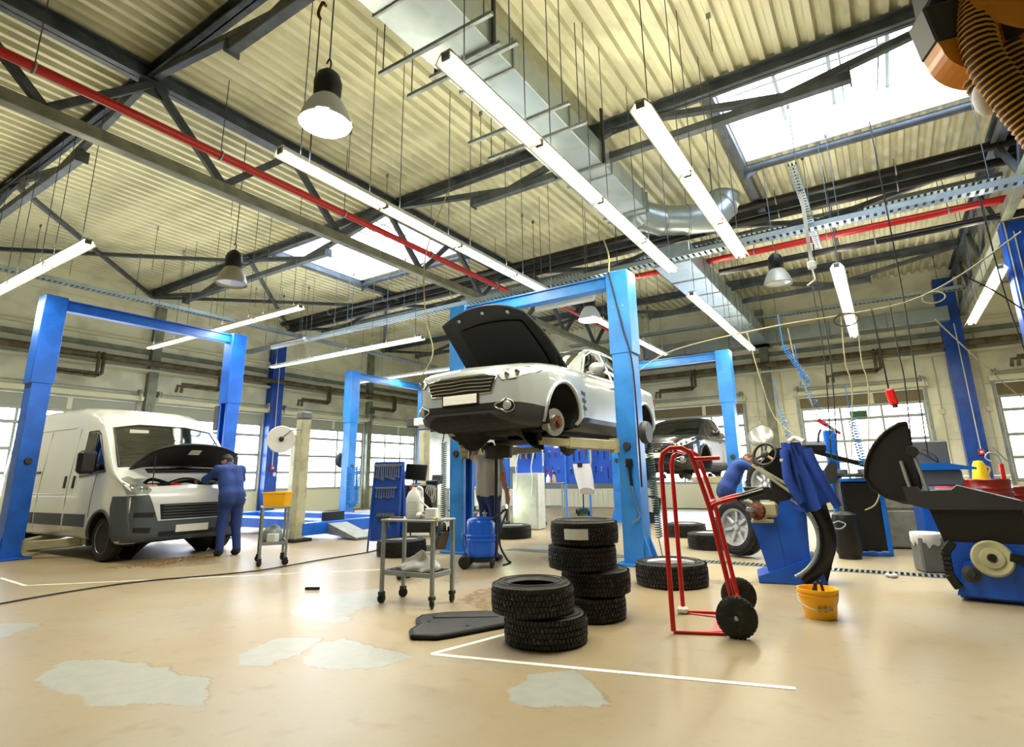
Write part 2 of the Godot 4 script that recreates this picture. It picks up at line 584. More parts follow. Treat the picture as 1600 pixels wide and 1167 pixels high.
func left_wall():
	var w = struct("wall_left")
	var doors = [[-3.9, -7.95], [-8.5, -12.15], [-12.87, -16.9], [-17.25, -20.1]]
	var prev = WF + 0.2
	for d in doors:
		panel_stack(w, prev, d[0], 0, 3.5, WL, true, -1)
		prev = d[1]
	panel_stack(w, prev, WB - 0.2, 0, 3.5, WL, true, -1)
	for seg in [[WF + 0.2, -3.9], [-3.9, -8.3], [-8.3, -12.4], [-12.4, -17.05], [-17.05, WB - 0.2]]:
		panel_stack(w, seg[0], seg[1], 3.5, 7.5, WL, true, -1, 0.95)
	pbox(w, "backing", Vector3(WL - 0.16, 5.4, (WF + WB) / 2), Vector3(0.06, 3.8, WF - WB), M.cream)
	# grey-green dado under the upper panels and the ledge that runs above the doors
	for yy in [4.45, 5.35]:
		pbox(w, "ledge", Vector3(WL + 0.05, yy, (WB + -2) / 2), Vector3(0.1, 0.09, 18.4), M.cream_trim, 0.01)
	pbox(w, "shadow_gap_rail", Vector3(WL + 0.04, 5.05, (WB + -2) / 2), Vector3(0.07, 0.14, 18.4), M.steel_green, 0.01)
	for i in doors.size():
		section_door("door_%d" % (i + 1), doors[i][0], doors[i][1], true)
	# short blue steel columns of the frame that stand against the wall
	wall_column(Vector3(WL + 0.2, 0, -12.42), Vector3(0.32, 6.1, 0.46), "trim_2")
	wall_column(Vector3(WL + 0.12, 0, -8.28), Vector3(0.2, 6.6, 0.26), "trim_3", M.steel_green)
	wall_column(Vector3(WL + 0.12, 0, -17.05), Vector3(0.2, 6.6, 0.24), "trim_4", M.steel_green)

func wall_column(at: Vector3, size: Vector3, called: String, m: Material = M.blue_col):
	var c = struct(called)
	c.position = at
	var s = st()
	for sx in [-1, 1]:
		box(s, Vector3(sx * (size.x / 2 - 0.012), size.y / 2, 0), Vector3(0.024, size.y, size.z))
	part(c, "flange", s, m)
	pbox(c, "web", Vector3(0, size.y / 2, 0), Vector3(size.x - 0.04, size.y, size.z - 0.03), m)
	pbox(c, "foot_plate", Vector3(0, 0.012, 0), Vector3(size.x + 0.1, 0.024, size.z + 0.1), m, 0.004)

func back_wall():
	var w = struct("wall_back")
	var doors = [[-7.15, -3.86], [-2.13, 1.15], [2.8, 6.2]]
	var prev = WL - 0.2
	for d in doors:
		panel_stack(w, prev, d[0], 0, 3.5, WB, false, -1)
		prev = d[1]
	panel_stack(w, prev, WR + 0.2, 0, 3.5, WB, false, -1)
	for seg in [[WL - 0.2, -7.6], [-7.6, -3.0], [-3.0, 2.1], [2.1, WR + 0.2]]:
		panel_stack(w, seg[0], seg[1], 3.5, 7.5, WB, false, -1, 0.95)
	pbox(w, "backing", Vector3((WL + WR) / 2, 5.4, WB - 0.16), Vector3(WR - WL, 3.8, 0.06), M.cream)
	for yy in [4.45, 5.35]:
		pbox(w, "ledge", Vector3((WL + WR) / 2, yy, WB + 0.05), Vector3(WR - WL - 0.4, 0.09, 0.1), M.cream_trim, 0.01)
	pbox(w, "shadow_gap_rail", Vector3((WL + WR) / 2, 5.05, WB + 0.04), Vector3(WR - WL - 0.4, 0.14, 0.07), M.steel_green, 0.01)
	# tiled dado and grey strip behind the workbench
	pbox(w, "grey_dado", Vector3(-10.6, 1.15, WB + 0.015), Vector3(6.6, 0.9, 0.03), M.skirt)
	for i in 32:
		for j in 4:
			pbox(w, "tile", Vector3(-13.8 + i * 0.205, 0.1 + j * 0.165, WB + 0.012), Vector3(0.2, 0.16, 0.024), M.wall_tile, 0.004)
	for i in doors.size():
		section_door("door_%d" % (i + 5), doors[i][0], doors[i][1], false)
	wall_column(Vector3(2.06, 0, WB + 0.26), Vector3(0.48, 6.6, 0.4), "trim_5")
	wall_column(Vector3(-3.0, 0, WB + 0.12), Vector3(0.26, 6.6, 0.2), "trim_6", M.steel_green)

func section_door(called: String, a: float, b: float, along: bool):
	var o = struct(called)
	var wd = absf(b - a)
	o.position = Vector3(WL - 0.04, 0, (a + b) / 2) if along else Vector3((a + b) / 2, 0, WB - 0.04)
	o.rotation_degrees.y = 90.0 if along else 0.0
	var rows = [0.88, 1.47, 2.08, 2.75, 3.13]
	# solid foot section, with its pressed ribs
	pbox(o, "foot_panel", Vector3(0, 0.43, 0), Vector3(wd, 0.82, 0.04), M.cream_trim, 0.006)
	for k in 3:
		pbox(o, "rib", Vector3(0, 0.22 + k * 0.21, 0.022), Vector3(wd - 0.1, 0.012, 0.008), M.cream_trim)
	pbox(o, "rubber_seal", Vector3(0, 0.012, 0), Vector3(wd, 0.03, 0.05), M.black_matt)
	for y in rows:
		pbox(o, "rail", Vector3(0, y, 0), Vector3(wd, 0.09, 0.06), M.door_frame, 0.008)
	for r in 4:
		var y0: float = rows[r] + 0.045
		var y1: float = rows[r + 1] - 0.045
		for k in 4:
			pbox(o, "mullion", Vector3(-wd / 2 + wd * k / 3.0 + (0.03 if k == 0 else (-0.03 if k == 3 else 0.0)), (y0 + y1) / 2, 0), Vector3(0.065, y1 - y0, 0.055), M.door_frame, 0.006)
		for k in 3:
			pbox(o, "pane", Vector3(-wd / 2 + wd * (k + 0.5) / 3.0, (y0 + y1) / 2, 0), Vector3(wd / 3 - 0.06, y1 - y0 + 0.01, 0.012), M.pane)
	# header strip, spring shaft, guide tracks
	pbox(o, "header", Vector3(0, 3.33, 0.02), Vector3(wd, 0.33, 0.05), M.header_grey if along else M.header, 0.006)
	pbox(o, "header_stile", Vector3(0.1 * wd, 3.33, 0.05), Vector3(0.12, 0.33, 0.02), M.cream_trim)
	pbox(o, "shaft_rail", Vector3(0, 3.62, 0.2), Vector3(wd + 0.3, 0.14, 0.09), M.cream_trim, 0.01)
	ptube(o, "spring_shaft", [Vector3(-wd / 2 - 0.1, 3.78, 0.28), Vector3(wd / 2 + 0.1, 3.78, 0.28)], 0.02, M.galv_dull)
	for sx in [-1, 1]:
		plathe(o, "cable_drum", [[0.07, -0.05], [0.09, -0.04], [0.07, 0.0], [0.09, 0.04], [0.07, 0.05]], M.galv_dull, T(Vector3(sx * wd / 2, 3.78, 0.28), 0, 0, 90), 14)
		pbox(o, "guide_track", Vector3(sx * (wd / 2 + 0.05), 1.75, 0.06), Vector3(0.07, 3.5, 0.08), M.galv_dull, 0.006)
		pbox(o, "jamb", Vector3(sx * (wd / 2 + 0.02), 1.75, 0.0), Vector3(0.05, 3.5, 0.12), M.cream_trim)
		pbox(o, "bracket", Vector3(sx * (wd / 2 + 0.03), 3.72, 0.2), Vector3(0.03, 0.3, 0.3), M.cream_trim)

const SKY_L := [-12.5, -8.55, -11.05, -8.2]
const SKY_R := [-1.5, 2.5, -10.7, -8.12]

func deck():
	var o = struct("ceiling")
	var s = st()
	var pitch = 0.215
	var dp = 0.085
	var x = WL - 0.3
	while x < WR + 0.3:
		var spans = [[WB - 0.3, WF + 0.3]]
		var mid = x + pitch / 2
		for k in [SKY_L, SKY_R]:
			if mid > k[0] and mid < k[1]:
				spans = [[WB - 0.3, k[2]], [k[3], WF + 0.3]]
		for sp in spans:
			var zs = [sp[0], sp[1]]
			var px = [x, x + 0.075, x + 0.1, x + 0.185, x + pitch]
			var py = [ROOF, ROOF, ROOF + dp, ROOF + dp, ROOF]
			for i in 4:
				quad(s, Vector3(px[i], py[i], zs[0]), Vector3(px[i], py[i], zs[1]), Vector3(px[i + 1], py[i + 1], zs[1]), Vector3(px[i + 1], py[i + 1], zs[0]))
		x += pitch
	part(o, "corrugated_sheet", s, M.deck)
	# insulation and felt over the sheet, with holes for the roof lights
	s = st()
	var top = ROOF + 0.2
	var xs = [WL - 0.3, SKY_L[0] - 0.02, SKY_L[1] + 0.02, SKY_R[0] - 0.02, SKY_R[1] + 0.02, WR + 0.3]
	for i in 5:
		var hole = SKY_L if i == 1 else (SKY_R if i == 3 else null)
		var spans = [[WB - 0.3, WF + 0.3]]
		if hole != null:
			spans = [[WB - 0.3, hole[2] - 0.02], [hole[3] + 0.02, WF + 0.3]]
		for sp in spans:
			box(s, Vector3((xs[i] + xs[i + 1]) / 2, top, (sp[0] + sp[1]) / 2), Vector3(xs[i + 1] - xs[i], 0.2, sp[1] - sp[0]))
	part(o, "roof_build_up", s, M.grey)
	roof_light("window_1", SKY_L)
	roof_light("window_2", SKY_R)

func roof_light(called: String, k: Array):
	var o = struct(called)
	var cx: float = (k[0] + k[1]) / 2
	var cz: float = (k[2] + k[3]) / 2
	var w: float = k[1] - k[0]
	var d: float = k[3] - k[2]
	var hy = ROOF + 0.62
	for sx in [-1, 1]:
		pbox(o, "upstand", Vector3(cx + sx * (w / 2 - 0.015), ROOF + 0.3, cz), Vector3(0.05, 0.66, d), M.white)
		pbox(o, "upstand", Vector3(cx, ROOF + 0.3, cz + sx * (d / 2 - 0.015)), Vector3(w, 0.66, 0.05), M.white)
	for i in 6:
		pbox(o, "glazing_bar", Vector3(k[0] + w * i / 5.0, hy, cz), Vector3(0.06, 0.07, d), M.door_frame, 0.006)
	for i in 3:
		pbox(o, "cross_bar", Vector3(cx, hy, k[2] + d * i / 2.0), Vector3(w, 0.06, 0.05), M.door_frame, 0.006)
	for i in 5:
		for j in 2:
			pbox(o, "pane", Vector3(k[0] + w * (i + 0.5) / 5.0, hy, k[2] + d * (j + 0.5) / 2.0), Vector3(w / 5 - 0.05, 0.012, d / 2 - 0.04), M.pane)
	# opener arms under the middle of the glazing
	for sx in [-0.25, 0.25]:
		ptube(o, "opener_arm", [Vector3(cx + sx, hy - 0.05, k[2] + 0.1), Vector3(cx + sx, hy - 0.28, cz), Vector3(cx + sx, hy - 0.05, k[3] - 0.2)], 0.015, M.galv_dull, 6)

# ---------------------------------------------------------------- roof steel
const TX := [-8.1, 2.4]
const JZ := [1.8, -3.1, -8.0, -12.9, -17.8]

func truss(x: float, z0: float, z1: float, label: String):
	var o = thing("roof_truss", label, "truss", Vector3(x, 5.6, (z0 + z1) / 2), 0, "lattice roof trusses")
	var oz = -(z0 + z1) / 2
	var s = st()
	ibeam(s, Vector3(0, 1.24, z0 + oz), Vector3(0, 1.24, z1 + oz), 0.2, 0.24)
	part(o, "top_chord", s, M.steel)
	s = st()
	box(s, Vector3(0, 0, 0), Vector3(0.16, 0.17, absf(z1 - z0)), Transform3D(), 0.01)
	part(o, "bottom_chord", s, M.steel_green)
	var z = -3.15 + 2.28 * 4
	while z > z1 - 2.3:
		for e in [[z, z + 1.14], [z, z - 1.14]]:
			if maxf(e[0], e[1]) < z0 + 0.05 and minf(e[0], e[1]) > z1 - 0.05:
				s = st()
				bar(s, Vector3(0, 1.16, e[0] + oz), Vector3(0, 0.06, e[1] + oz), 0.09, 0.11, 0.008)
				part(o, "web_member", s, M.steel)
		if z < z0 and z > z1:
			pbox(o, "gusset_plate", Vector3(0, 1.08, z + oz), Vector3(0.02, 0.26, 0.4), M.steel, 0.004)
		z -= 2.28

func joist(x0: float, x1: float, z: float, label: String):
	var m = (x0 + x1) / 2
	var o = thing("roof_joist", label, "joist", Vector3(m, 6.3, z), 0, "cross joists under the roof sheet")
	var h = absf(x1 - x0) / 2
	var s = st()
	ibeam(s, Vector3(-h, 0.58, 0), Vector3(h, 0.58, 0), 0.16, 0.2)
	part(o, "top_chord", s, M.steel)
	var e = h - 2.1
	pbox(o, "bottom_chord", Vector3(0, 0, 0), Vector3(2 * e, 0.13, 0.13), M.steel, 0.008)
	for sx in [-1, 1]:
		for w in [[h - 0.15, 0.5, e - 0.9, 0.02], [0.15, 0.5, e - 0.75, 0.02]]:
			s = st()
			bar(s, Vector3(sx * w[0], w[1], 0), Vector3(sx * w[2], w[3], 0), 0.1, 0.1, 0.006)
			part(o, "web_member", s, M.steel)
		pbox(o, "end_plate", Vector3(sx * e, 0, 0), Vector3(0.02, 0.2, 0.2), M.steel)
	pbox(o, "gusset_plate", Vector3(0, 0.46, 0), Vector3(0.5, 0.1, 0.03), M.steel)

func roof_steel():
	truss(TX[0], WF, -12.9, "long lattice roof truss running beside the red sprinkler pipe")
	truss(TX[0], -12.9, WB, "short lattice roof truss between inner blue column and back wall")
	truss(TX[1], -8.0, -12.9, "lattice roof truss above the blue column by the orange hose")
	truss(TX[1], -12.9, WB, "lattice roof truss behind the blue column at the right edge")
	var say = ["behind the camera", "nearest, crossing above the lit bell lamp", "in front of the two roof lights", "above the inner blue columns", "last before the back wall"]
	for i in JZ.size():
		joist(WL, TX[0], JZ[i], "dark steel roof joist over the left bays, " + say[i])
		joist(TX[0], TX[1], JZ[i], "dark steel roof joist over the middle bays, " + say[i])
	joist(TX[1], WR, -8.0, "dark steel roof joist right of the orange hose reel")
	joist(TX[1], WR, -12.9, "dark steel roof joist right of the blue column")
	# plan bracing
	var br = [[-13.3, -3.1, -18.4, -8.0, "running from joist centre to wall, over the van"], [-18.4, -3.1, -13.3, -8.0, "crossing level behind the dull bell lamp"], [-13.3, -8.0, -18.4, -12.9, "behind the dull bell lamp near the wall"], [-18.4, -8.0, -13.3, -12.9, "near the wall above the four post lift"], [-13.3, -8.0, -8.3, -3.1, "between wall bay and truss"], [-13.3, -12.9, -18.4, -17.8, "in the far corner bay"]]
	for b in br:
		var o = thing("roof_brace", "slim dark steel roof brace " + b[4], "brace", Vector3((b[0] + b[2]) / 2, 6.78, (b[1] + b[3]) / 2), 0, "level roof bracing")
		if b[4].begins_with("between"):
			o.free()
			taken["roof_brace"] -= 1
			continue
		var s = st()
		var h = Vector3(b[2] - b[0], 0, b[3] - b[1]) / 2
		bar(s, -h, h, 0.09, 0.09, 0.006)
		part(o, "angle_bar", s, M.steel)
		for e in [-1, 1]:
			pbox(o, "end_plate", h * e * 0.985 + Vector3(0, 0.06, 0), Vector3(0.28, 0.015, 0.28), M.steel)
	# trimmers round the roof lights
	for k in [[SKY_L, "left"], [SKY_R, "right"]]:
		var r = k[0]
		var o = thing("roof_light_trimmer", "dark steel trimmer beams framing the %s roof light" % k[1], "beam", Vector3((r[0] + r[1]) / 2, 6.88, (r[2] + r[3]) / 2))
		var hw: float = (r[1] - r[0]) / 2 + 0.06
		var hd: float = (r[3] - r[2]) / 2
		ptube(o, "rear_trimmer", [Vector3(-hw, 0, -hd - 0.1), Vector3(hw, 0, -hd - 0.1)], 0.075, M.steel, 12)
		pbox(o, "side_trimmer", Vector3(-hw, 0.02, -1.05), Vector3(0.16, 0.18, 2 * hd + 2.2), M.steel, 0.01)
		pbox(o, "side_trimmer", Vector3(hw, 0.02, -1.05), Vector3(0.16, 0.18, 2 * hd + 2.2), M.steel, 0.01)
		for sx in [-1, 1]:
			var s = st()
			prism(s, [Vector2(0, 0.08), Vector2(0, -0.14), Vector2(0.05, -0.14), Vector2(0.36, 0.0), Vector2(0.36, 0.08)], 0.02, T(Vector3(-sx * hw, -0.06, -hd - 0.1), 0, 0 if sx > 0 else 180, 0))
			part(o, "haunch_plate", s, M.steel)
	# free-standing columns
	inner_column(Vector3(-7.95, 0, -13.05), 5.5, "blue steel column behind the raised silver car")
	inner_column(Vector3(2.52, 0, -13.0), 5.5, "tall blue steel column at the right edge with conduits")

func inner_column(at: Vector3, h: float, label: String):
	var o = thing("steel_column", label, "column", at)
	for sx in [-1, 1]:
		pbox(o, "flange", Vector3(sx * 0.19, h / 2, 0), Vector3(0.025, h, 0.36), M.blue_col, 0.003)
	pbox(o, "web", Vector3(0, h / 2, 0.16), Vector3(0.36, h, 0.02), M.blue_col)
	pbox(o, "cap_plate", Vector3(0, h + 0.01, 0), Vector3(0.46, 0.02, 0.42), M.steel)
	pbox(o, "foot_plate", Vector3(0, 0.012, 0), Vector3(0.55, 0.024, 0.5), M.blue_col)
	for i in 3:
		ptube(o, "conduit", [Vector3(-0.16 + i * 0.11, 0.3, 0.19), Vector3(-0.16 + i * 0.11, h - 0.2 * i, 0.19)], 0.016, M.galv_dull, 6)

# ---------------------------------------------------------------- pipes, ducts, trays
func rod(o: Node3D, p: Vector3, len_: float, m: Material = M.steel):
	ptube(o, "hanger_rod", [p, p + Vector3(0, len_, 0)], 0.007, m, 5)
	pbox(o, "hanger_clip", p + Vector3(0, len_ - 0.05, 0), Vector3(0.05, 0.06, 0.03), m)

func tray(a: Vector3, b: Vector3, label: String, w := 0.22, hang := true):
	var o = thing("cable_tray", label, "cable tray", (a + b) / 2, 0, "perforated galvanised cable trays")
	var h = (b - a) / 2
	var d = h.normalized()
	var side = d.cross(Vector3.UP)
	for e in [-1, 1]:
		var s = st()
		bar(s, -h + side * e * w / 2, h + side * e * w / 2, 0.012, 0.09)
		part(o, "side_rail", s, M.galv)
	var s = st()
	var n = int(2 * h.length() / 0.11)
	for i in n:
		var c = -h + d * (i + 0.5) * 0.11
		bar(s, c - side * w / 2 - Vector3(0, 0.04, 0), c + side * w / 2 - Vector3(0, 0.04, 0), 0.062, 0.006)
	var r = part(o, "tray_rungs", s, M.galv)
	r.set_meta("kind", "stuff")
	for k in 3:
		ptube(o, "cable", [-h + side * (k - 1) * 0.05 - Vector3(0, 0.02, 0), h + side * (k - 1) * 0.05 - Vector3(0, 0.02, 0)], 0.012, M.cord, 5)
	if hang:
		var m = int(2 * h.length() / 2.2) + 1
		for i in m:
			rod(o, -h + d * 2 * h.length() * (i + 0.5) / m + Vector3(0, 0.04, 0), ROOF - a.y - 0.06)

func long_pipe(called: String, label: String, pts: Array, r: float, m: Material, hangs := [], group := ""):
	var c: Vector3 = pts[0]
	var o = thing(called, label, "pipe", c, 0, group)
	var loc = []
	for p in pts: loc.append(p - c)
	ptube(o, "pipe_run", loc, r, m, 12)
	for q in hangs:
		var s = st(true)
		var ring = []
		var along: Vector3 = q[1]
		var x = along.cross(Vector3.UP)
		for k in 15:
			var a = TAU * k / 14.0
			ring.append(q[0] - c + (x * cos(a) + Vector3.UP * sin(a)) * (r + 0.008))
		tube(s, ring, 0.014, 5, false)
		part(o, "pipe_clip", s, M.galv)
		ptube(o, "hanger_rod", [q[0] - c + Vector3(0, r, 0), q[0] - c + Vector3(0, ROOF - 0.03 - q[0].y, 0)], 0.007, M.steel, 5)
	return o

func services():
	# red fire pipe along the truss, then across
	var hg = []
	for z in [-1.68, -3.85, -6.1, -8.4, -10.8]: hg.append([Vector3(-7.42, 5.72, z), Vector3(0, 0, 1)])
	long_pipe("sprinkler_pipe", "red sprinkler pipe running beside the long roof truss", [Vector3(-7.42, 5.72, 4.8), Vector3(-7.42, 5.72, -12.2)], 0.058, M.pipe_red, hg, "red sprinkler pipes")
	hg = []
	for x in [-5.6, -4.4, -1.8, -0.4, 1.6]: hg.append([Vector3(x, 5.86, -12.6), Vector3(1, 0, 0)])
	long_pipe("sprinkler_pipe", "red sprinkler pipe crossing behind the silver car to right column", [Vector3(-7.4, 5.86, -12.6), Vector3(6.0, 5.86, -12.6)], 0.07, M.pipe_red, hg, "red sprinkler pipes")
	long_pipe("sprinkler_pipe", "thin red sprinkler pipe slanting above the silver car roof", [Vector3(-7.0, 5.75, -12.7), Vector3(-7.0, 5.75, -20.2)], 0.04, M.pipe_red, [], "red sprinkler pipes")
	# black insulated pipes across
	for a in [[6.72, -12.15, "upper"], [6.5, -12.42, "lower"]]:
		hg = []
		for x in [-15.2, -12.6, -10.1, -1.2, 0.9]: hg.append([Vector3(x, a[0], a[1]), Vector3(1, 0, 0)])
		long_pipe("insulated_pipe", "black insulated pipe across the roof, %s of the pair" % a[0 + 2], [Vector3(-17.8, a[0], a[1]), Vector3(8.8, a[0], a[1])], 0.085, M.pipe_black, hg, "black insulated pipes")
	long_pipe("insulated_pipe", "black insulated pipe just under the red cross pipe", [Vector3(-2.6, 5.6, -12.75), Vector3(6.0, 5.6, -12.75)], 0.07, M.pipe_black, [[Vector3(0.4, 5.6, -12.75), Vector3(1, 0, 0)]], "black insulated pipes")
	tray(Vector3(-17.2, 5.3, -10.5), Vector3(2.9, 5.3, -10.5), "long cable tray crossing the hall above the lifts")
	tray(Vector3(-17.2, 6.62, -13.35), Vector3(2.6, 6.62, -13.35), "higher cable tray crossing beside the black pipes", 0.16)
	tray(Vector3(-15.5, 5.75, -1.0), Vector3(-15.5, 5.75, -18.0), "cable tray running along above the white van")
	tray(Vector3(-0.55, 5.46, -8.3), Vector3(-0.55, 5.46, -12.0), "short cable tray under the right roof light", 0.1)
	tray(Vector3(-9.5, 5.95, -18.8), Vector3(7.0, 5.95, -18.8), "far cable tray in front of the back wall", 0.2)
	# main ventilation duct
	var o = thing("ventilation_duct", "rectangular galvanised ventilation duct above the long tube lights", "duct", Vector3(-3.55, 6.0, -9.7), 0, "galvanised ducts")
	var z = 4.0
	while z > -9.6:
		var l = minf(1.5, z + 9.7)
		pbox(o, "duct_section", Vector3(0, 0.2, z - l / 2 + 9.7), Vector3(0.8, 0.4, l - 0.012), M.galv, 0.012)
		pbox(o, "flange", Vector3(0, 0.2, z - l + 9.7), Vector3(0.84, 0.44, 0.03), M.galv_dull)
		z -= 1.5
	for zz in [-4.55, -7.62, -1.4]:
		pbox(o, "support_bar", Vector3(0.0, -0.03, zz + 9.7), Vector3(1.05, 0.04, 0.05), M.galv_dull)
		for sx in [-1, 1]:
			pbox(o, "hanger_strap", Vector3(sx * 0.43, 0.48, zz + 9.7), Vector3(0.03, 1.0, 0.05), M.dark)
	for zz in [-3.7, -4.15, -5.3, -5.75]:
		pbox(o, "slotted_strut", Vector3(0.25, -0.55, zz + 9.7), Vector3(1.5, 0.04, 0.04), M.galv_dull)
		for x in [-0.45, 0.9]:
			ptube(o, "hanger_rod", [Vector3(x, -0.55, zz + 9.7), Vector3(x, 0.97, zz + 9.7)], 0.007, M.steel, 5)
	# round segmented bend and the branch that carries on
	var b = thing("round_duct_bend", "large round segmented duct bend beside the tube lights", "duct", Vector3(-3.2, 6.1, -10.2), 0, "galvanised ducts")
	var s = st()
	var pts = [Vector3(-0.35, 0.1, 0.5), Vector3(-0.3, 0.1, 0.1), Vector3(0.05, 0.06, -0.35), Vector3(0.5, 0.05, -0.6), Vector3(0.95, 0.1, -0.85), Vector3(1.13, 0.35, -0.98), Vector3(1.16, 0.55, -1.0)]
	for i in pts.size() - 1:
		s = st(true)
		tube(s, [pts[i], pts[i + 1]], 0.3, 20)
		part(b, "duct_segment", s, M.galv)
		s = st(true)
		var dd: Vector3 = (pts[i + 1] - pts[i]).normalized() * 0.02
		tube(s, [pts[i + 1] - dd, pts[i + 1] + dd], 0.315, 20)
		part(b, "seam_ring", s, M.galv_dull)
	var c = thing("ventilation_duct", "far length of rectangular duct reaching to the back wall", "duct", Vector3(-3.1, 5.3, -15.4), 0, "galvanised ducts")
	z = 4.6
	while z > -4.6:
		pbox(c, "duct_section", Vector3(0, 0.2, z - 0.6), Vector3(0.75, 0.42, 1.19), M.galv, 0.012)
		pbox(c, "flange", Vector3(0, 0.2, z - 1.2), Vector3(0.8, 0.46, 0.03), M.galv_dull)
		z -= 1.2
	for zz in [-3.0, 0.0, 3.0]:
		for sx in [-1, 1]:
			ptube(c, "hanger_rod", [Vector3(sx * 0.45, -0.04, zz), Vector3(sx * 0.45, 1.68, zz)], 0.008, M.steel, 5)
	var w = thing("wall_duct", "wide grey duct along the top of the back wall", "duct", Vector3(-2.0, 5.5, WB + 0.45), 0, "galvanised ducts")
	for i in 6:
		pbox(w, "duct_section", Vector3(-4.2 + i * 1.5, 0, 0), Vector3(1.48, 0.42, 0.6), M.galv, 0.012)
		pbox(w, "flange", Vector3(-4.95 + i * 1.5, 0, 0), Vector3(0.03, 0.46, 0.64), M.galv_dull)
	# heating pipes along both outer walls
	heating_pipe("brown heating pipe along the left wall above the doors", Vector3(WL + 0.3, 4.68, -1.0), Vector3(WL + 0.3, 4.68, -20.0), [-6.7, -10.2, -14.6, -18.2], true)
	heating_pipe("brown heating pipe along the back wall above the doors", Vector3(-17.9, 4.66, WB + 0.3), Vector3(8.6, 4.66, WB + 0.3), [-5.4, 0.1, 4.5], false)

func heating_pipe(label: String, a: Vector3, b: Vector3, loops: Array, along: bool):
	var o = thing("heating_pipe", label, "pipe", (a + b) / 2, 0, "brown heating pipes")
	var h = (b - a) / 2
	var inward = Vector3(0.06, 0, 0) if along else Vector3(0, 0, 0.06)
	ptube(o, "pipe_run", [-h, h], 0.095, M.pipe_brown, 12)
	ptube(o, "return_pipe", [-h + Vector3(0, -0.2, 0) - inward * 2, h + Vector3(0, -0.2, 0) - inward * 2], 0.05, M.cream_trim, 10)
	for l in loops:
		var c = Vector3(0, 0, l - (a.z + b.z) / 2) if along else Vector3(l - (a.x + b.x) / 2, 0, 0)
		var d = h.normalized() * (1.0 if not along else 1.0)
		for k in 2:
			var g = d * 0.12 * k
			ptube(o, "branch_pipe", curve([c + g + Vector3(0, 0.02, 0), c + g + inward * 1.5 + Vector3(0, 0.06 , 0), c + g + inward * 2 + Vector3(0, -0.25, 0), c + g + inward * 2 + Vector3(0, -0.6 + 0.08 * k, 0)], 4), 0.048, M.pipe_brown, 8)
			ptube(o, "branch_pipe", [c + g + inward * 2 + Vector3(0, -0.6 + 0.08 * k, 0), c - d * (1.3 - 0.15 * k) + inward * 2 + Vector3(0, -0.6 + 0.08 * k, 0), c - d * (1.33 - 0.15 * k) + inward * 2 + Vector3(0, -0.8, 0)], 0.048, M.pipe_brown, 8)
		s_valve(o, c + inward * 2 + Vector3(0, -0.56, 0))
	var n = int(h.length() * 2 / 3.0)
	for i in n:
		var c = -h + h * 2 * (i + 0.5) / n
		pbox(o, "pipe_bracket", c - inward * 2.3, Vector3(0.3, 0.05, 0.05) if along else Vector3(0.05, 0.05, 0.3), M.steel_green)

func s_valve(o: Node3D, p: Vector3):
	plathe(o, "valve", [[0.0, -0.06], [0.045, -0.06], [0.06, 0.0], [0.045, 0.06], [0.0, 0.06]], M.dark, T(p, 90, 0, 0), 10)
	plathe(o, "valve_wheel", [[0.0, 0.09], [0.05, 0.09], [0.05, 0.11], [0.0, 0.11]], M.coil_blue, T(p), 10)

# ---------------------------------------------------------------- lamps
func tube_fixture(at: Vector3, turn: float, label: String):
	var o = thing("tube_light", label, "light", at, turn, "twin tube ceiling lights")
	# runs along local z
	var s = st()
	prism(s, [Vector2(-0.11, -0.02), Vector2(-0.1, -0.02), Vector2(-0.05, 0.045), Vector2(-0.014, 0.05), Vector2(-0.014, 0.06), Vector2(-0.06, 0.055)], 1.5)
	part(o, "reflector_wing", s, M.white)
	s = st()
	prism(s, [Vector2(0.11, -0.02), Vector2(0.1, -0.02), Vector2(0.05, 0.045), Vector2(0.014, 0.05), Vector2(0.014, 0.06), Vector2(0.06, 0.055)], 1.5)
	part(o, "reflector_wing", s, M.white)
	for e in [-0.74, -0.25, 0.25, 0.74]:
		pbox(o, "bridge", Vector3(0, 0.06, e), Vector3(0.1, 0.02, 0.02), M.white)
	for x in [-0.021, 0.021]:
		ptube(o, "tube_lamp", [Vector3(x, 0.0, -0.73), Vector3(x, 0.0, 0.73)], 0.019, M.tube_glow, 10)
		for e in [-1, 1]:
			pbox(o, "lamp_holder", Vector3(x, 0.015, e * 0.742), Vector3(0.04, 0.06, 0.02), M.grey)
	for e in [-0.5, 0.5]:
		ptube(o, "hanger_rod", [Vector3(0, 0.07, e), Vector3(0, ROOF - 0.02 - at.y, e)], 0.006, M.steel, 5)
	var l = AreaLight3D.new()
	l.name = "tube_area_light"
	l.area_size = Vector2(0.1, 1.46)
	l.light_color = Color(1.0, 0.965, 0.85)
	l.light_energy = TUBE_ENERGY
	l.light_specular = 1.0
	l.shadow_enabled = true
	l.set("area_range", 40.0)
	l.rotation_degrees.x = -90
	l.position.y = -0.03
	o.add_child(l)
	# light that leaves through the open slot between the wings
	var u = l.duplicate()
	u.name = "tube_slot_light"
	u.area_size = Vector2(0.05, 1.4)
	u.light_energy = TUBE_ENERGY * 0.36
	u.rotation_degrees.x = 90
	u.position.y = 0.08
	o.add_child(u)

const TUBE_ENERGY := 3.0

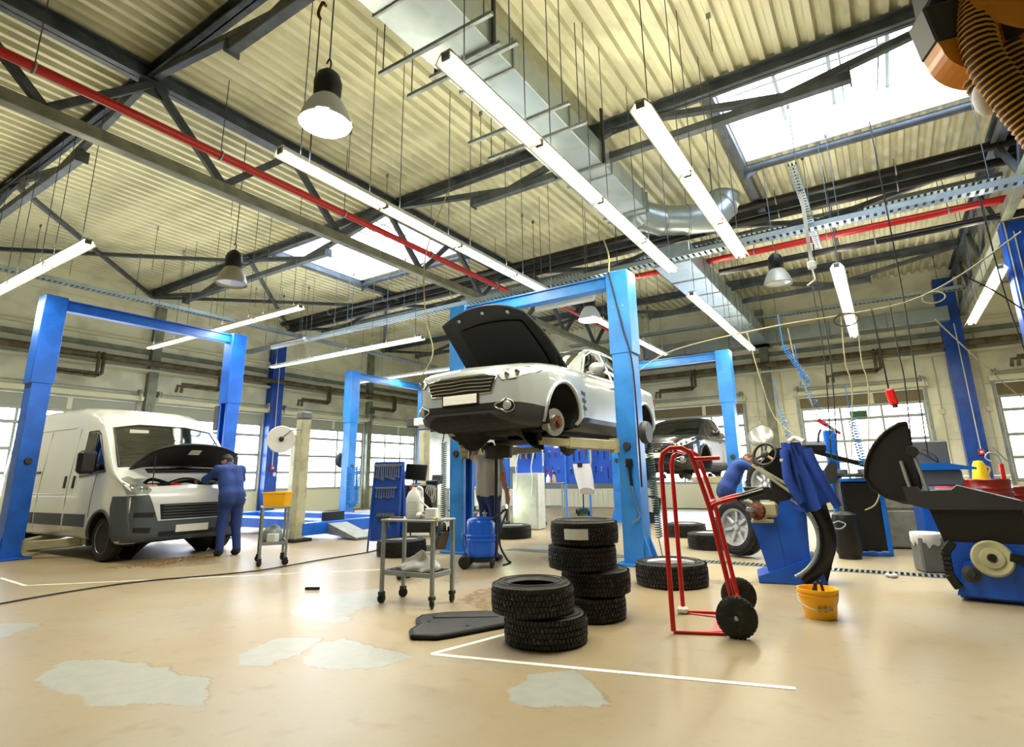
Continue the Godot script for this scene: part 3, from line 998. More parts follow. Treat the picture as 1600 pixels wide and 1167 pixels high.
func bell_lamp(at: Vector3, lit: bool, label: String):
	var o = thing("bell_lamp", label, "lamp", at, 0, "high bay bell lamps")
	plathe(o, "shade", [[0.245, 0.0], [0.25, 0.01], [0.235, 0.06], [0.2, 0.16], [0.15, 0.25], [0.1, 0.3], [0.09, 0.3], [0.14, 0.24], [0.19, 0.15], [0.225, 0.06], [0.24, 0.0]], M.lamp_shade if not lit else M.white, Transform3D(), 28, true, false)
	plathe(o, "ballast_housing", [[0.0, 0.28], [0.1, 0.28], [0.13, 0.32], [0.135, 0.46], [0.11, 0.54], [0.05, 0.6], [0.0, 0.6]], M.black, Transform3D(), 20)
	plathe(o, "glass_cover", [[0.0, 0.03], [0.235, 0.03], [0.235, 0.04], [0.0, 0.04]], M.bay_glow if lit else M.lens, Transform3D(), 24)
	ptube(o, "hook", curve([Vector3(0, 0.6, 0), Vector3(0.03, 0.66, 0), Vector3(0, 0.74, 0), Vector3(-0.04, 0.7, 0)], 5), 0.01, M.steel, 6)
	ptube(o, "chain", [Vector3(0, 0.72, 0), Vector3(0, ROOF - 0.02 - at.y, 0)], 0.008, M.steel, 5)
	if lit:
		var l = AreaLight3D.new()
		l.name = "bell_area_light"
		l.area_size = Vector2(0.42, 0.42)
		l.light_color = Color(0.97, 0.97, 1.0)
		l.light_energy = 5.0
		l.shadow_enabled = true
		l.rotation_degrees.x = -90
		l.position.y = 0.015
		o.add_child(l)

func lamps():
	var num = ["first", "second", "third", "fourth", "fifth"]
	var runs = [
		["in the long row over the red pipe", Vector3(-4.87, 4.5, -3.12), 0, 4],
		["in the bright row under the big duct", Vector3(-2.57, 4.5, -3.04), 0, 4],
		["in the row right of the big duct", Vector3(-1.47, 4.5, -4.54), 0, 3],
		["in the row under the far duct", Vector3(-2.7, 4.5, -10.53), 0, 4],
		["in the row behind the near lift post", Vector3(-4.9, 4.5, -11.15), 0, 3],
		["in the row over the tyre machines", Vector3(-0.26, 4.5, -10.45), 0, 4],
		["in the row beside the right column", Vector3(2.08, 4.5, -12.2), 0, 3],
		["in the cross row nearest over the van", Vector3(-9.1, 4.5, -3.02), 90, 4],
		["in the cross row behind the van lift beam", Vector3(-9.3, 4.5, -6.73), 90, 4],
		["in the cross row left of the silver car", Vector3(-9.12, 4.5, -10.1), 90, 4],
		["in the farthest cross row near the left wall", Vector3(-9.3, 4.5, -13.6), 90, 4],
	]
	for r in runs:
		for i in r[3]:
			var d = 0.755 + 1.52 * i
			tube_fixture(r[1] + (Vector3(0, 0, -d) if r[2] == 0 else Vector3(-d, 0, 0)), r[2], "%s lit twin tube light %s" % [num[i], r[0]])
	bell_lamp(Vector3(-4.12, 4.52, -3.1), true, "brightly lit bell lamp nearest the camera")
	bell_lamp(Vector3(-8.73, 4.35, -4.95), false, "unlit bell lamp above the van lift")
	bell_lamp(Vector3(-4.95, 4.42, -10.78), true, "lit bell lamp behind the raised silver car")
	bell_lamp(Vector3(-1.21, 4.46, -10.78), false, "unlit bell lamp above the tyre machines")
	# unlit wall-mounted strip lights
	for a in [[Vector3(-12.15, 4.5, -8.5), "grey unlit strip light by the left blue wall column"], [Vector3(-4.95, 4.5, -9.6), "pale unlit strip light above the silver car roof"]]:
		var o = thing("strip_light", a[1], "light", a[0], 90, "unlit diffuser strip lights")
		var s = st(true)
		tube(s, [Vector3(0, 0, -0.66), Vector3(0, 0, -0.63), Vector3(0, 0, 0.63), Vector3(0, 0, 0.66)], [0.04, 0.065, 0.065, 0.04], 12)
		part(o, "diffuser", s, M.white)
		pbox(o, "housing", Vector3(0, 0.055, 0), Vector3(0.1, 0.05, 1.24), M.grey, 0.01)
		for e in [-0.5, 0.5]:
			ptube(o, "hanger_rod", [Vector3(0, 0.07, e), Vector3(0, ROOF - 4.52, e)], 0.006, M.steel, 5)

# ---------------------------------------------------------------- lifts
# a two-post lift; local x runs from post to post, +z is the side the arms of the front reach to
func two_post_lift(at: Vector3, turn: float, span: float, h: float, arm_y: float, low: Material, high: Material, label: String, arm_z: float, arms := true) -> Node3D:
	var o = thing("two_post_lift", label, "car lift", at, turn, "two post car lifts")
	for sx in [-1, 1]:
		var x: float = sx * span / 2
		var p = pbox(o, "post", Vector3(x, 1.45, 0), Vector3(0.06, 2.9, 0.3), low, 0.008, T(Vector3(sx * 0.11, 0, 0)))
		for e in [-1, 1]:
			pbox(p, "channel_side", Vector3(x, 1.45, e * 0.145), Vector3(0.28, 2.9, 0.02), low, 0.004)
			pbox(p, "channel_lip", Vector3(x - sx * 0.13, 1.45, e * 0.115), Vector3(0.02, 2.9, 0.06), low)
		pbox(o, "base_plate", Vector3(x, 0.015, 0), Vector3(0.5, 0.03, 0.52), low, 0.006)
		for e in [-1, 1]:
			var s = st()
			prism(s, [Vector2(0, 0), Vector2(0.12, 0), Vector2(0, 0.34)], 0.015, T(Vector3(x + sx * 0.14, 0.03, e * 0.1), 0, 0 if sx > 0 else 180, 0))
			part(o, "base_gusset", s, low)
		# upper extension, wider and of its own shade
		var u = pbox(o, "post_extension", Vector3(x, (2.85 + h) / 2, 0), Vector3(0.34, h - 2.85, 0.33), high, 0.01)
		for e in [-0.08, 0.0, 0.08]:
			plathe(u, "bolt_head", [[0, 0], [0.012, 0], [0.012, 0.008], [0, 0.008]], M.galv, T(Vector3(x + e, h - 0.55, 0.165), 90, 0, 0), 6)
		pbox(o, "carriage", Vector3(x - sx * 0.05, arm_y + 0.3, 0), Vector3(0.16, 0.75, 0.2), M.dark, 0.01)
		if arms:
			for e in [-1, 1]:
				var far = Vector3(sx * 0.62, arm_y + 0.06, e * arm_z)
				var near = Vector3(x - sx * 0.18, arm_y, e * 0.16)
				var s = st()
				bar(s, near, near.lerp(far, 0.62), 0.13, 0.14, 0.012)
				var a = part(o, "swing_arm", s, M.arm)
				s = st()
				bar(s, near.lerp(far, 0.5), far, 0.1, 0.1, 0.01)
				part(a, "inner_arm", s, M.arm)
				plathe(a, "lifting_pad", [[0, 0], [0.07, 0], [0.075, 0.03], [0.05, 0.1], [0.07, 0.12], [0, 0.12]], M.rubber, T(far), 14)
				plathe(a, "pivot_pin", [[0, -0.1], [0.07, -0.1], [0.07, 0.1], [0, 0.1]], M.arm, T(near), 14)
		for e in [-1, 1]:
			plathe(o, "door_stop", [[0, -0.03], [0.05, -0.03], [0.06, 0.0], [0.05, 0.03], [0, 0.03]], M.charcoal, T(Vector3(x, 1.55, e * 0.16), 90, 0, 0), 12)
	pbox(o, "cross_beam", Vector3(0, h - 0.13, 0), Vector3(span - 0.34, 0.17, 0.16), high, 0.01)
	pbox(o, "beam_flange", Vector3(0, h - 0.035, 0), Vector3(span - 0.34, 0.02, 0.22), high)
	return o

func coil(parent: Node, called: String, a: Vector3, b: Vector3, r: float, turns: float, wire: float, m: Material):
	ptube(parent, called, helix(a, b, r, turns, 9), wire, m, 5)

func lifts():
	# lift with the silver car
	var c = two_post_lift(Vector3(-4.465, 0, -7.63), 0, 2.98, 4.1, 1.56, M.lift_sky, M.lift_sky, "light blue two post lift holding up the silver car", 1.1)
	# round rubber guard, tool and air hose on the near post
	var gd = plathe(c, "post_guard", [[0, -0.05], [0.14, -0.05], [0.16, 0.0], [0.14, 0.05], [0, 0.05]], M.charcoal, T(Vector3(1.49 + 0.26, 1.72, 0.1), 0, 0, 90), 18)
	gd.scale = Vector3(1, 1, 1)
	ptube(c, "power_cable", curve([Vector3(1.38, 4.1, 0.17), Vector3(1.4, 4.4, 0.2), Vector3(1.2, 4.9, 0.1), Vector3(0.9, 5.2, 0.0)], 6), 0.012, M.cord_pale, 6)
	ptube(c, "power_cable", curve([Vector3(1.38, 4.1, 0.18), Vector3(1.55, 3.2, 0.18), Vector3(1.66, 2.6, 0.18), Vector3(1.67, 1.0, 0.17)], 6), 0.012, M.cord, 6)
	var k = thing("air_hose_coil", "dark green spiral air hose hanging on the near lift post", "hose", Vector3(-2.72, 0.0, -7.62), 0, "spiral air hoses")
	coil(k, "hose_spiral", Vector3(0, 1.65, 0), Vector3(0.06, 0.35, 0), 0.045, 42, 0.007, M.coil_green)
	ptube(k, "hose_tail", curve([Vector3(0.06, 0.35, 0.04), Vector3(0.12, 0.12, 0.1), Vector3(0.2, 0.02, 0.2), Vector3(0.05, 0.015, 0.35)], 6), 0.007, M.coil_green, 5)
	k = thing("air_hose_coil", "dark spiral air hose hanging on the far lift post", "hose", Vector3(-6.2, 0.0, -7.45), 0, "spiral air hoses")
	coil(k, "hose_spiral", Vector3(0, 1.75, 0), Vector3(0.0, 0.5, 0), 0.045, 40, 0.007, M.coil_green)
	coil(k, "hose_spiral", Vector3(0.0, 0.5, 0), Vector3(-0.05, 0.1, 0.1), 0.045, 12, 0.007, M.coil_green)
	coil(k, "hose_spiral", Vector3(-0.05, 0.08, 0.1), Vector3(-0.5, 0.06, 0.25), 0.045, 16, 0.007, M.coil_green)
	ptube(k, "hose_lead", curve([Vector3(0, 1.75, 0.04), Vector3(0.05, 2.1, 0), Vector3(0.15, 2.4, 0)], 5), 0.01, M.cord, 5)
	# wheel gun hooked on the near post
	var g = thing("hanging_ratchet", "black handled long ratchet hooked on the near lift post", "tool", Vector3(-2.95, 1.12, -7.44), 0)
	ptube(g, "handle", [Vector3(0, 0.14, 0), Vector3(0.02, -0.1, 0)], 0.022, M.black, 8)
	pbox(g, "head", Vector3(0, 0.2, 0), Vector3(0.1, 0.12, 0.06), M.black, 0.015)
	ptube(g, "shaft", curve([Vector3(0.02, -0.1, 0), Vector3(0.07, -0.35, 0), Vector3(0.1, -0.5, 0), Vector3(0.0, -0.56, 0.01)], 5), 0.011, M.tool, 6)
	# van lift: posts stand along z
	var v = two_post_lift(Vector3(-12.1, 0, -5.38), -90, 3.46, 4.42, 0.2, M.lift_deep, M.lift_deep, "deep blue two post lift standing round the white van", 1.0)
	var bx = pbox(v, "control_box", Vector3(-1.73, 2.55, 0.24), Vector3(0.3, 0.55, 0.2), M.charcoal, 0.02)
	bx.position = Vector3(0, 0, 0)
	pbox(v, "motor", Vector3(-1.73, 3.0, 0.22), Vector3(0.2, 0.25, 0.2), M.charcoal, 0.03)
	# lift by the left wall and the lift with the dark car
	var lc = two_post_lift(Vector3(-13.5, 0, -13.45), -90, 3.3, 4.42, 0.12, M.lift_sky, M.lift_sky, "empty light blue two post lift by the left wall doors", 0.9)
	plathe(lc, "hose_reel", [[0, -0.08], [0.2, -0.08], [0.24, 0.0], [0.2, 0.08], [0, 0.08]], M.charcoal, T(Vector3(1.65, 1.75, 0.3), 90, 0, 0), 20)
	k = thing("air_hose_coil", "pale blue double spiral air hose looped on the wall-side lift", "hose", Vector3(-13.15, 0.0, -11.65), 0, "spiral air hoses")
	coil(k, "hose_spiral", Vector3(0.1, 1.55, -0.1), Vector3(0.12, 0.5, -0.1), 0.075, 24, 0.014, M.coil_blue)
	coil(k, "hose_spiral", Vector3(0.0, 1.55, 0.1), Vector3(0.02, 0.5, 0.12), 0.075, 24, 0.014, M.coil_blue)
	coil(k, "hose_spiral", Vector3(0.12, 0.5, -0.1), Vector3(0.02, 0.5, 0.12), 0.075, 6, 0.014, M.coil_blue)
	two_post_lift(Vector3(-4.55, 0, -14.5), 0, 2.95, 4.15, 1.0, M.lift_sky, M.lift_sky, "light blue two post lift holding up the dark car", 1.0)
	# four-post lift with blue runways behind the van
	var f = thing("four_post_lift", "blue runway lift with beige corner posts behind the van", "car lift", Vector3(-12.6, 0, -9.35))
	for sx in [-1, 1]:
		for sz in [-1, 1]:
			var px: float = 2.62 * sx
			var pz: float = 1.85 * sz
			pbox(f, "corner_post", Vector3(px, 1.2, pz), Vector3(0.2, 2.36, 0.22), M.beige, 0.012)
			pbox(f, "post_cap", Vector3(px, 2.47, pz), Vector3(0.22, 0.14, 0.24), M.grey, 0.02)
			pbox(f, "post_foot", Vector3(px, 0.03, pz), Vector3(0.42, 0.06, 0.44), M.under, 0.01)
	for sz in [-1, 1]:
		var r = pbox(f, "runway", Vector3(0.0, 0.3, sz * 0.95), Vector3(5.3, 0.08, 0.55), M.galv_dull, 0.01)
		for e in [-1, 1]:
			pbox(r, "runway_side", Vector3(0.0, 0.25, sz * 0.95 + e * 0.29), Vector3(5.3, 0.2, 0.04), M.lift_deep, 0.008)
		var s = st()
		prism(s, [Vector2(2.65, 0.33), Vector2(2.65, 0.1), Vector2(3.6, 0.02), Vector2(3.6, 0.05)], 0.5, T(Vector3(0, 0, sz * 0.95)))
		part(f, "drive_ramp", s, M.galv_dull)
		pbox(f, "wheel_stop", Vector3(2.6, 0.42, sz * 0.95), Vector3(0.08, 0.2, 0.55), M.black, 0.01)
	for sx in [-1, 1]:
		pbox(f, "cross_girder", Vector3(2.62 * sx, 0.22, 0), Vector3(0.24, 0.24, 3.6), M.lift_deep, 0.015)
	# wheel-alignment target disc on the near corner post
	var t = thing("alignment_target", "large pale round alignment target clamped to the beige post", "alignment target", Vector3(-9.9, 1.98, -7.25))
	plathe(t, "disc", [[0, -0.02], [0.26, -0.02], [0.27, 0.0], [0.26, 0.02], [0, 0.02]], M.cloth, T(Vector3(-0.3, 0.0, 0.1), 90, 55, 0), 30)
	plathe(t, "hub", [[0, 0.0], [0.05, 0.0], [0.05, 0.05], [0.03, 0.06], [0, 0.06]], M.dark, T(Vector3(-0.28, 0.0, 0.11), 90, 55, 0), 14)
	ptube(t, "clamp_arm", [Vector3(-0.28, 0.0, 0.13), Vector3(-0.05, 0.16, 0.08), Vector3(0.0, 0.2, -0.14)], 0.016, M.tool, 6)

# ---------------------------------------------------------------- car bodies
# a hull is a list of stations [z, [[x, y], ...]] with the half section running from the bottom middle round to the top middle
class Hull:
	var zs = []
	var secs = []
	func ring(z: float) -> Array:
		var i = 0
		while i < zs.size() - 2 and z < zs[i + 1]: i += 1
		var t: float = clampf((z - zs[i]) / (zs[i + 1] - zs[i]), 0, 1)
		var a = secs[maxi(i - 1, 0)]
		var b = secs[i]
		var c = secs[i + 1]
		var d = secs[mini(i + 2, secs.size() - 1)]
		var out = []
		for k in b.size():
			var p: Vector2 = b[k].cubic_interpolate(c[k], a[k], d[k], t)
			out.append(p.lerp(b[k].lerp(c[k], t), 0.45))
		return out
	# the half section with points put between the given ones
	func fine(z: float, per: int) -> Array:
		var r = ring(z)
		var out = []
		for i in r.size() - 1:
			var a: Vector2 = r[maxi(i - 1, 0)]
			var d: Vector2 = r[mini(i + 2, r.size() - 1)]
			for k in per:
				var t = float(k) / per
				out.append(r[i].cubic_interpolate(r[i + 1], a, d, t).lerp(r[i].lerp(r[i + 1], t), 0.35))
		out.append(r[-1])
		return out
	func side(z: float, y: float) -> float:
		var r = fine(z, 4)
		var best = 0.0
		for i in r.size() - 1:
			var a: Vector2 = r[i]
			var b: Vector2 = r[i + 1]
			if (a.y - y) * (b.y - y) <= 0.0 and absf(a.y - b.y) > 1e-5:
				best = maxf(best, lerpf(a.x, b.x, (y - a.y) / (b.y - a.y)))
		return best
	func front(x: float, y: float) -> float:
		var lo: float = zs[0]
		var z = lo
		var st = 0.02
		while z > zs[-1]:
			if side(z, y) >= absf(x) and top(0.0, z) >= y: break
			z -= st
		var a = z
		var b = minf(z + st, lo)
		for i in 8:
			var m = (a + b) / 2
			if side(m, y) >= absf(x) and top(0.0, m) >= y: a = m
			else: b = m
		return a
	func top(x: float, z: float) -> float:
		var r = fine(z, 3)
		for i in range(r.size() - 1, 0, -1):
			if r[i - 1].x >= absf(x): 
				var a: Vector2 = r[i]
				var b: Vector2 = r[i - 1]
				return lerpf(a.y, b.y, clampf((absf(x) - a.x) / maxf(b.x - a.x, 1e-5), 0, 1))
		return -1.0

func make_hull(rows: Array) -> Hull:
	var h = Hull.new()
	for r in rows:
		h.zs.append(r[0])
		var sec = []
		for p in r[1]: sec.append(Vector2(p[0], p[1]))
		h.secs.append(sec)
	return h

# meshes of the hull split by bands of the section: bands = [[first, last, name, material], ...]; arches = [[z, y, r], ...]
func hull_parts(o: Node, h: Hull, nz: int, per: int, bands: Array, arches: Array, gone = null):
	var rings = []
	var zl = []
	for i in nz + 1:
		var t = float(i) / nz
		zl.append(lerpf(h.zs[0], h.zs[-1], t))
	for z in h.zs: zl.append(z)
	zl.sort()
	zl.reverse()
	for z in zl: rings.append([z, h.fine(z, per)])
	for bnd in bands:
		var s = st(true)
		for sg in [1, -1]:
			for i in rings.size() - 1:
				if rings[i][0] - rings[i + 1][0] < 1e-4: continue
				for k in range(bnd[0] * per, bnd[1] * per):
					var q = []
					for e in [[i, k], [i, k + 1], [i + 1, k + 1], [i + 1, k]]:
						var p: Vector2 = rings[e[0]][1][e[1]]
						q.append(Vector3(p.x, p.y, rings[e[0]][0]))
					var skip = false
					for a in arches:
						var inside = 0
						for j in 4:
							var d = Vector2(q[j].z - a[0], q[j].y - a[1])
							if d.length() < a[2] and q[j].x > 0.45: inside += 1
						if inside == 4: skip = true
						elif inside > 0:
							for j in 4:
								var d = Vector2(q[j].z - a[0], q[j].y - a[1])
								if d.length() < a[2] and d.length() > 0.001 and q[j].x > 0.45:
									d = d.normalized() * a[2]
									q[j].z = a[0] + d.x
									q[j].y = a[1] + d.y
					if skip: continue
					if gone != null and gone.call((q[0] + q[2]) / 2): continue
					for j in 4: q[j].x *= sg
					if sg > 0: quad(s, q[0], q[1], q[2], q[3])
					else: quad(s, q[3], q[2], q[1], q[0])
		# close nose and tail
		for e in [0, rings.size() - 1]:
			var r: Array = rings[e][1]
			for k in range(bnd[0] * per, bnd[1] * per):
				quad(s, Vector3(r[k].x, r[k].y, rings[e][0]), Vector3(-r[k].x, r[k].y, rings[e][0]), Vector3(-r[k + 1].x, r[k + 1].y, rings[e][0]), Vector3(r[k + 1].x, r[k + 1].y, rings[e][0]))
		part(o, bnd[2], s, bnd[3])

# a panel lying on the hull: mode "side" takes (z, y) outlines, "front" takes (x, y), "top" takes (x, z)
func patch(o: Node, h: Hull, mode: String, poly: Array, m: Material, called: String, off := 0.006, step := 0.07, mirror := 0, nose := 0.0) -> MeshInstance3D:
	if mirror == 2:
		patch(o, h, mode, poly, m, called, off, step, -1, nose)
		mirror = 0
	var pp = PackedVector2Array()
	for i in poly.size():
		var a = Vector2(poly[i][0], poly[i][1])
		var b = Vector2(poly[(i + 1) % poly.size()][0], poly[(i + 1) % poly.size()][1])
		var n = maxi(1, int(a.distance_to(b) / step))
		for k in n: pp.append(a.lerp(b, float(k) / n))
	var all = PackedVector2Array(pp)
	var lo = pp[0]
	var hi = pp[0]
	for p in pp:
		lo = lo.min(p)
		hi = hi.max(p)
	var y = lo.y + step / 2
	while y < hi.y:
		var x = lo.x + step / 2
		while x < hi.x:
			var q = Vector2(x, y)
			if Geometry2D.is_point_in_polygon(q, pp):
				var near = false
				for p in pp:
					if p.distance_to(q) < step * 0.45: near = true
				if not near: all.append(q)
			x += step
		y += step
	var ix = Geometry2D.triangulate_delaunay(all)
	var pos = []
	for p in all:
		if mode == "side": pos.append(Vector3(h.side(p.x, p.y), p.y, p.x))
		elif mode == "front": pos.append(Vector3(p.x, p.y, h.front(p.x, p.y) + nose))
		else: pos.append(Vector3(p.x, h.top(p.x, p.y), p.y))
	var dirv = Vector3(1, 0, 0) if mode == "side" else (Vector3(0, 0, 1) if mode == "front" else Vector3(0, 1, 0))
	var s = st(true)
	for sg in ([1] if mirror == 0 else [-1]):
		var f = Vector3(sg, 1, 1)
		for i in range(0, ix.size(), 3):
			var c = (all[ix[i]] + all[ix[i + 1]] + all[ix[i + 2]]) / 3.0
			if not Geometry2D.is_point_in_polygon(c, pp): continue
			var a: Vector3 = pos[ix[i]] + dirv * off
			var b: Vector3 = pos[ix[i + 1]] + dirv * off
			var d: Vector3 = pos[ix[i + 2]] + dirv * off
			if (b - a).cross(d - a).dot(dirv) > 0:
				var sw = b
				b = d
				d = sw
			if sg < 0: tri(s, a * f, d * f, b * f)
			else: tri(s, a, b, d)
		s.set_smooth_group(-1)
		for i in pp.size():
			var j = (i + 1) % pp.size()
			quad(s, (pos[i] + dirv * off) * f, (pos[j] + dirv * off) * f, (pos[j] - dirv * 0.02) * f, (pos[i] - dirv * 0.02) * f)
		s.set_smooth_group(0)
	return part(o, called, s, m)

func hull_line(o: Node, h: Hull, mode: String, pts: Array, r: float, m: Material, called: String, mirror := true):
	for sg in ([1, -1] if mirror else [1]):
		var q = []
		for p in pts:
			if mode == "side": q.append(Vector3(sg * (h.side(p[0], p[1]) + r * 0.3), p[1], p[0]))
			else: q.append(Vector3(sg * p[0], p[1], h.front(p[0], p[1]) + r * 0.3))
		ptube(o, called, q, r, m, 6)

func arch_trim(o: Node, h: Hull, a: Array, m: Material, liner: Material, depth := 0.42, lip := 0.028):
	for sg in [1, -1]:
		var q = []
		for i in 25:
			var an: float = deg_to_rad(-25.0 + 230.0 * i / 24.0)
			var z: float = a[0] + cos(an) * a[2]
			var y: float = a[1] + sin(an) * a[2]
			var x = h.side(z, y)
			if x > 0.5: q.append(Vector3(sg * (x + 0.004), y, z))
		ptube(o, "wheel_arch_lip", q, lip, m, 6)
		var s = st(true)
		var xo: float = h.side(a[0], a[1] + a[2]) - 0.01
		var prof = []
		for i in 21:
			var an: float = deg_to_rad(-20.0 + 220.0 * i / 20.0)
			prof.append(Vector2(cos(an), sin(an)) * a[2] * 1.015)
		for i in 20:
			var p: Vector2 = prof[i]
			var r: Vector2 = prof[i + 1]
			quad(s, Vector3(sg * xo, a[1] + p.y, a[0] + p.x), Vector3(sg * xo, a[1] + r.y, a[0] + r.x), Vector3(sg * (xo - depth), a[1] + r.y, a[0] + r.x), Vector3(sg * (xo - depth), a[1] + p.y, a[0] + p.x))
			tri(s, Vector3(sg * (xo - depth), a[1], a[0]), Vector3(sg * (xo - depth), a[1] + p.y, a[0] + p.x), Vector3(sg * (xo - depth), a[1] + r.y, a[0] + r.x))
		part(o, "wheel_housing", s, liner)

func suv_hull() -> Hull:
	# half sections: 0 bottom middle, 1 bottom edge, 2 sill, 3 cladding top, 4 flank, 5 shoulder, 6 top edge, 7 top middle
	var f = func(z: float, w: float, yb: float, yc: float, ys: float, yt: float): return [z, [[0, yb], [w * 0.80, yb], [w * 0.95, yb + 0.07], [w, yc], [w * 1.0, (yc + ys) / 2], [w * 0.975, ys], [w * 0.80, yt], [0, yt + 0.03]]]
	return make_hull([
		f.call(2.43, 0.54, 0.40, 0.52, 0.80, 0.86), f.call(2.40, 0.65, 0.34, 0.52, 0.86, 0.92), f.call(2.30, 0.77, 0.29, 0.515, 0.90, 0.98), f.call(2.12, 0.86, 0.26, 0.50, 0.94, 1.02), f.call(1.85, 0.935, 0.25, 0.47, 0.98, 1.06), f.call(1.50, 0.97, 0.25, 0.43, 1.0, 1.09), f.call(1.0, 0.965, 0.25, 0.40, 1.0, 1.10), f.call(0.5, 0.955, 0.25, 0.40, 0.99, 1.10), f.call(-0.4, 0.955, 0.25, 0.40, 1.0, 1.10), f.call(-1.0, 0.965, 0.25, 0.41, 1.03, 1.11), f.call(-1.4, 0.98, 0.26, 0.44, 1.06, 1.13), f.call(-1.9, 0.955, 0.30, 0.50, 1.06, 1.13), f.call(-2.25, 0.86, 0.38, 0.55, 1.0, 1.09), f.call(-2.40, 0.74, 0.48, 0.60, 0.9, 0.98), f.call(-2.43, 0.6, 0.55, 0.62, 0.85, 0.9)])

func cabin_hull() -> Hull:
	var f = func(z: float, wb: float, wr: float, yr: float): return [z, [[wb, 1.02], [lerpf(wb, wr, 0.35), lerpf(1.02, yr, 0.42)], [lerpf(wb, wr, 0.8), lerpf(1.02, yr, 0.82)], [wr, yr - 0.02 - 0.02 * (yr - 1.0)], [wr * 0.6, yr], [0, yr + 0.012]]]
	return make_hull([f.call(1.06, 0.80, 0.74, 1.075), f.call(0.85, 0.84, 0.70, 1.19), f.call(0.5, 0.87, 0.66, 1.38), f.call(0.12, 0.885, 0.63, 1.565), f.call(-0.1, 0.89, 0.625, 1.625), f.call(-0.5, 0.89, 0.62, 1.655), f.call(-1.0, 0.885, 0.60, 1.63), f.call(-1.5, 0.86, 0.56, 1.55), f.call(-1.85, 0.82, 0.52, 1.44), f.call(-2.1, 0.76, 0.5, 1.25), f.call(-2.28, 0.70, 0.48, 1.10)])

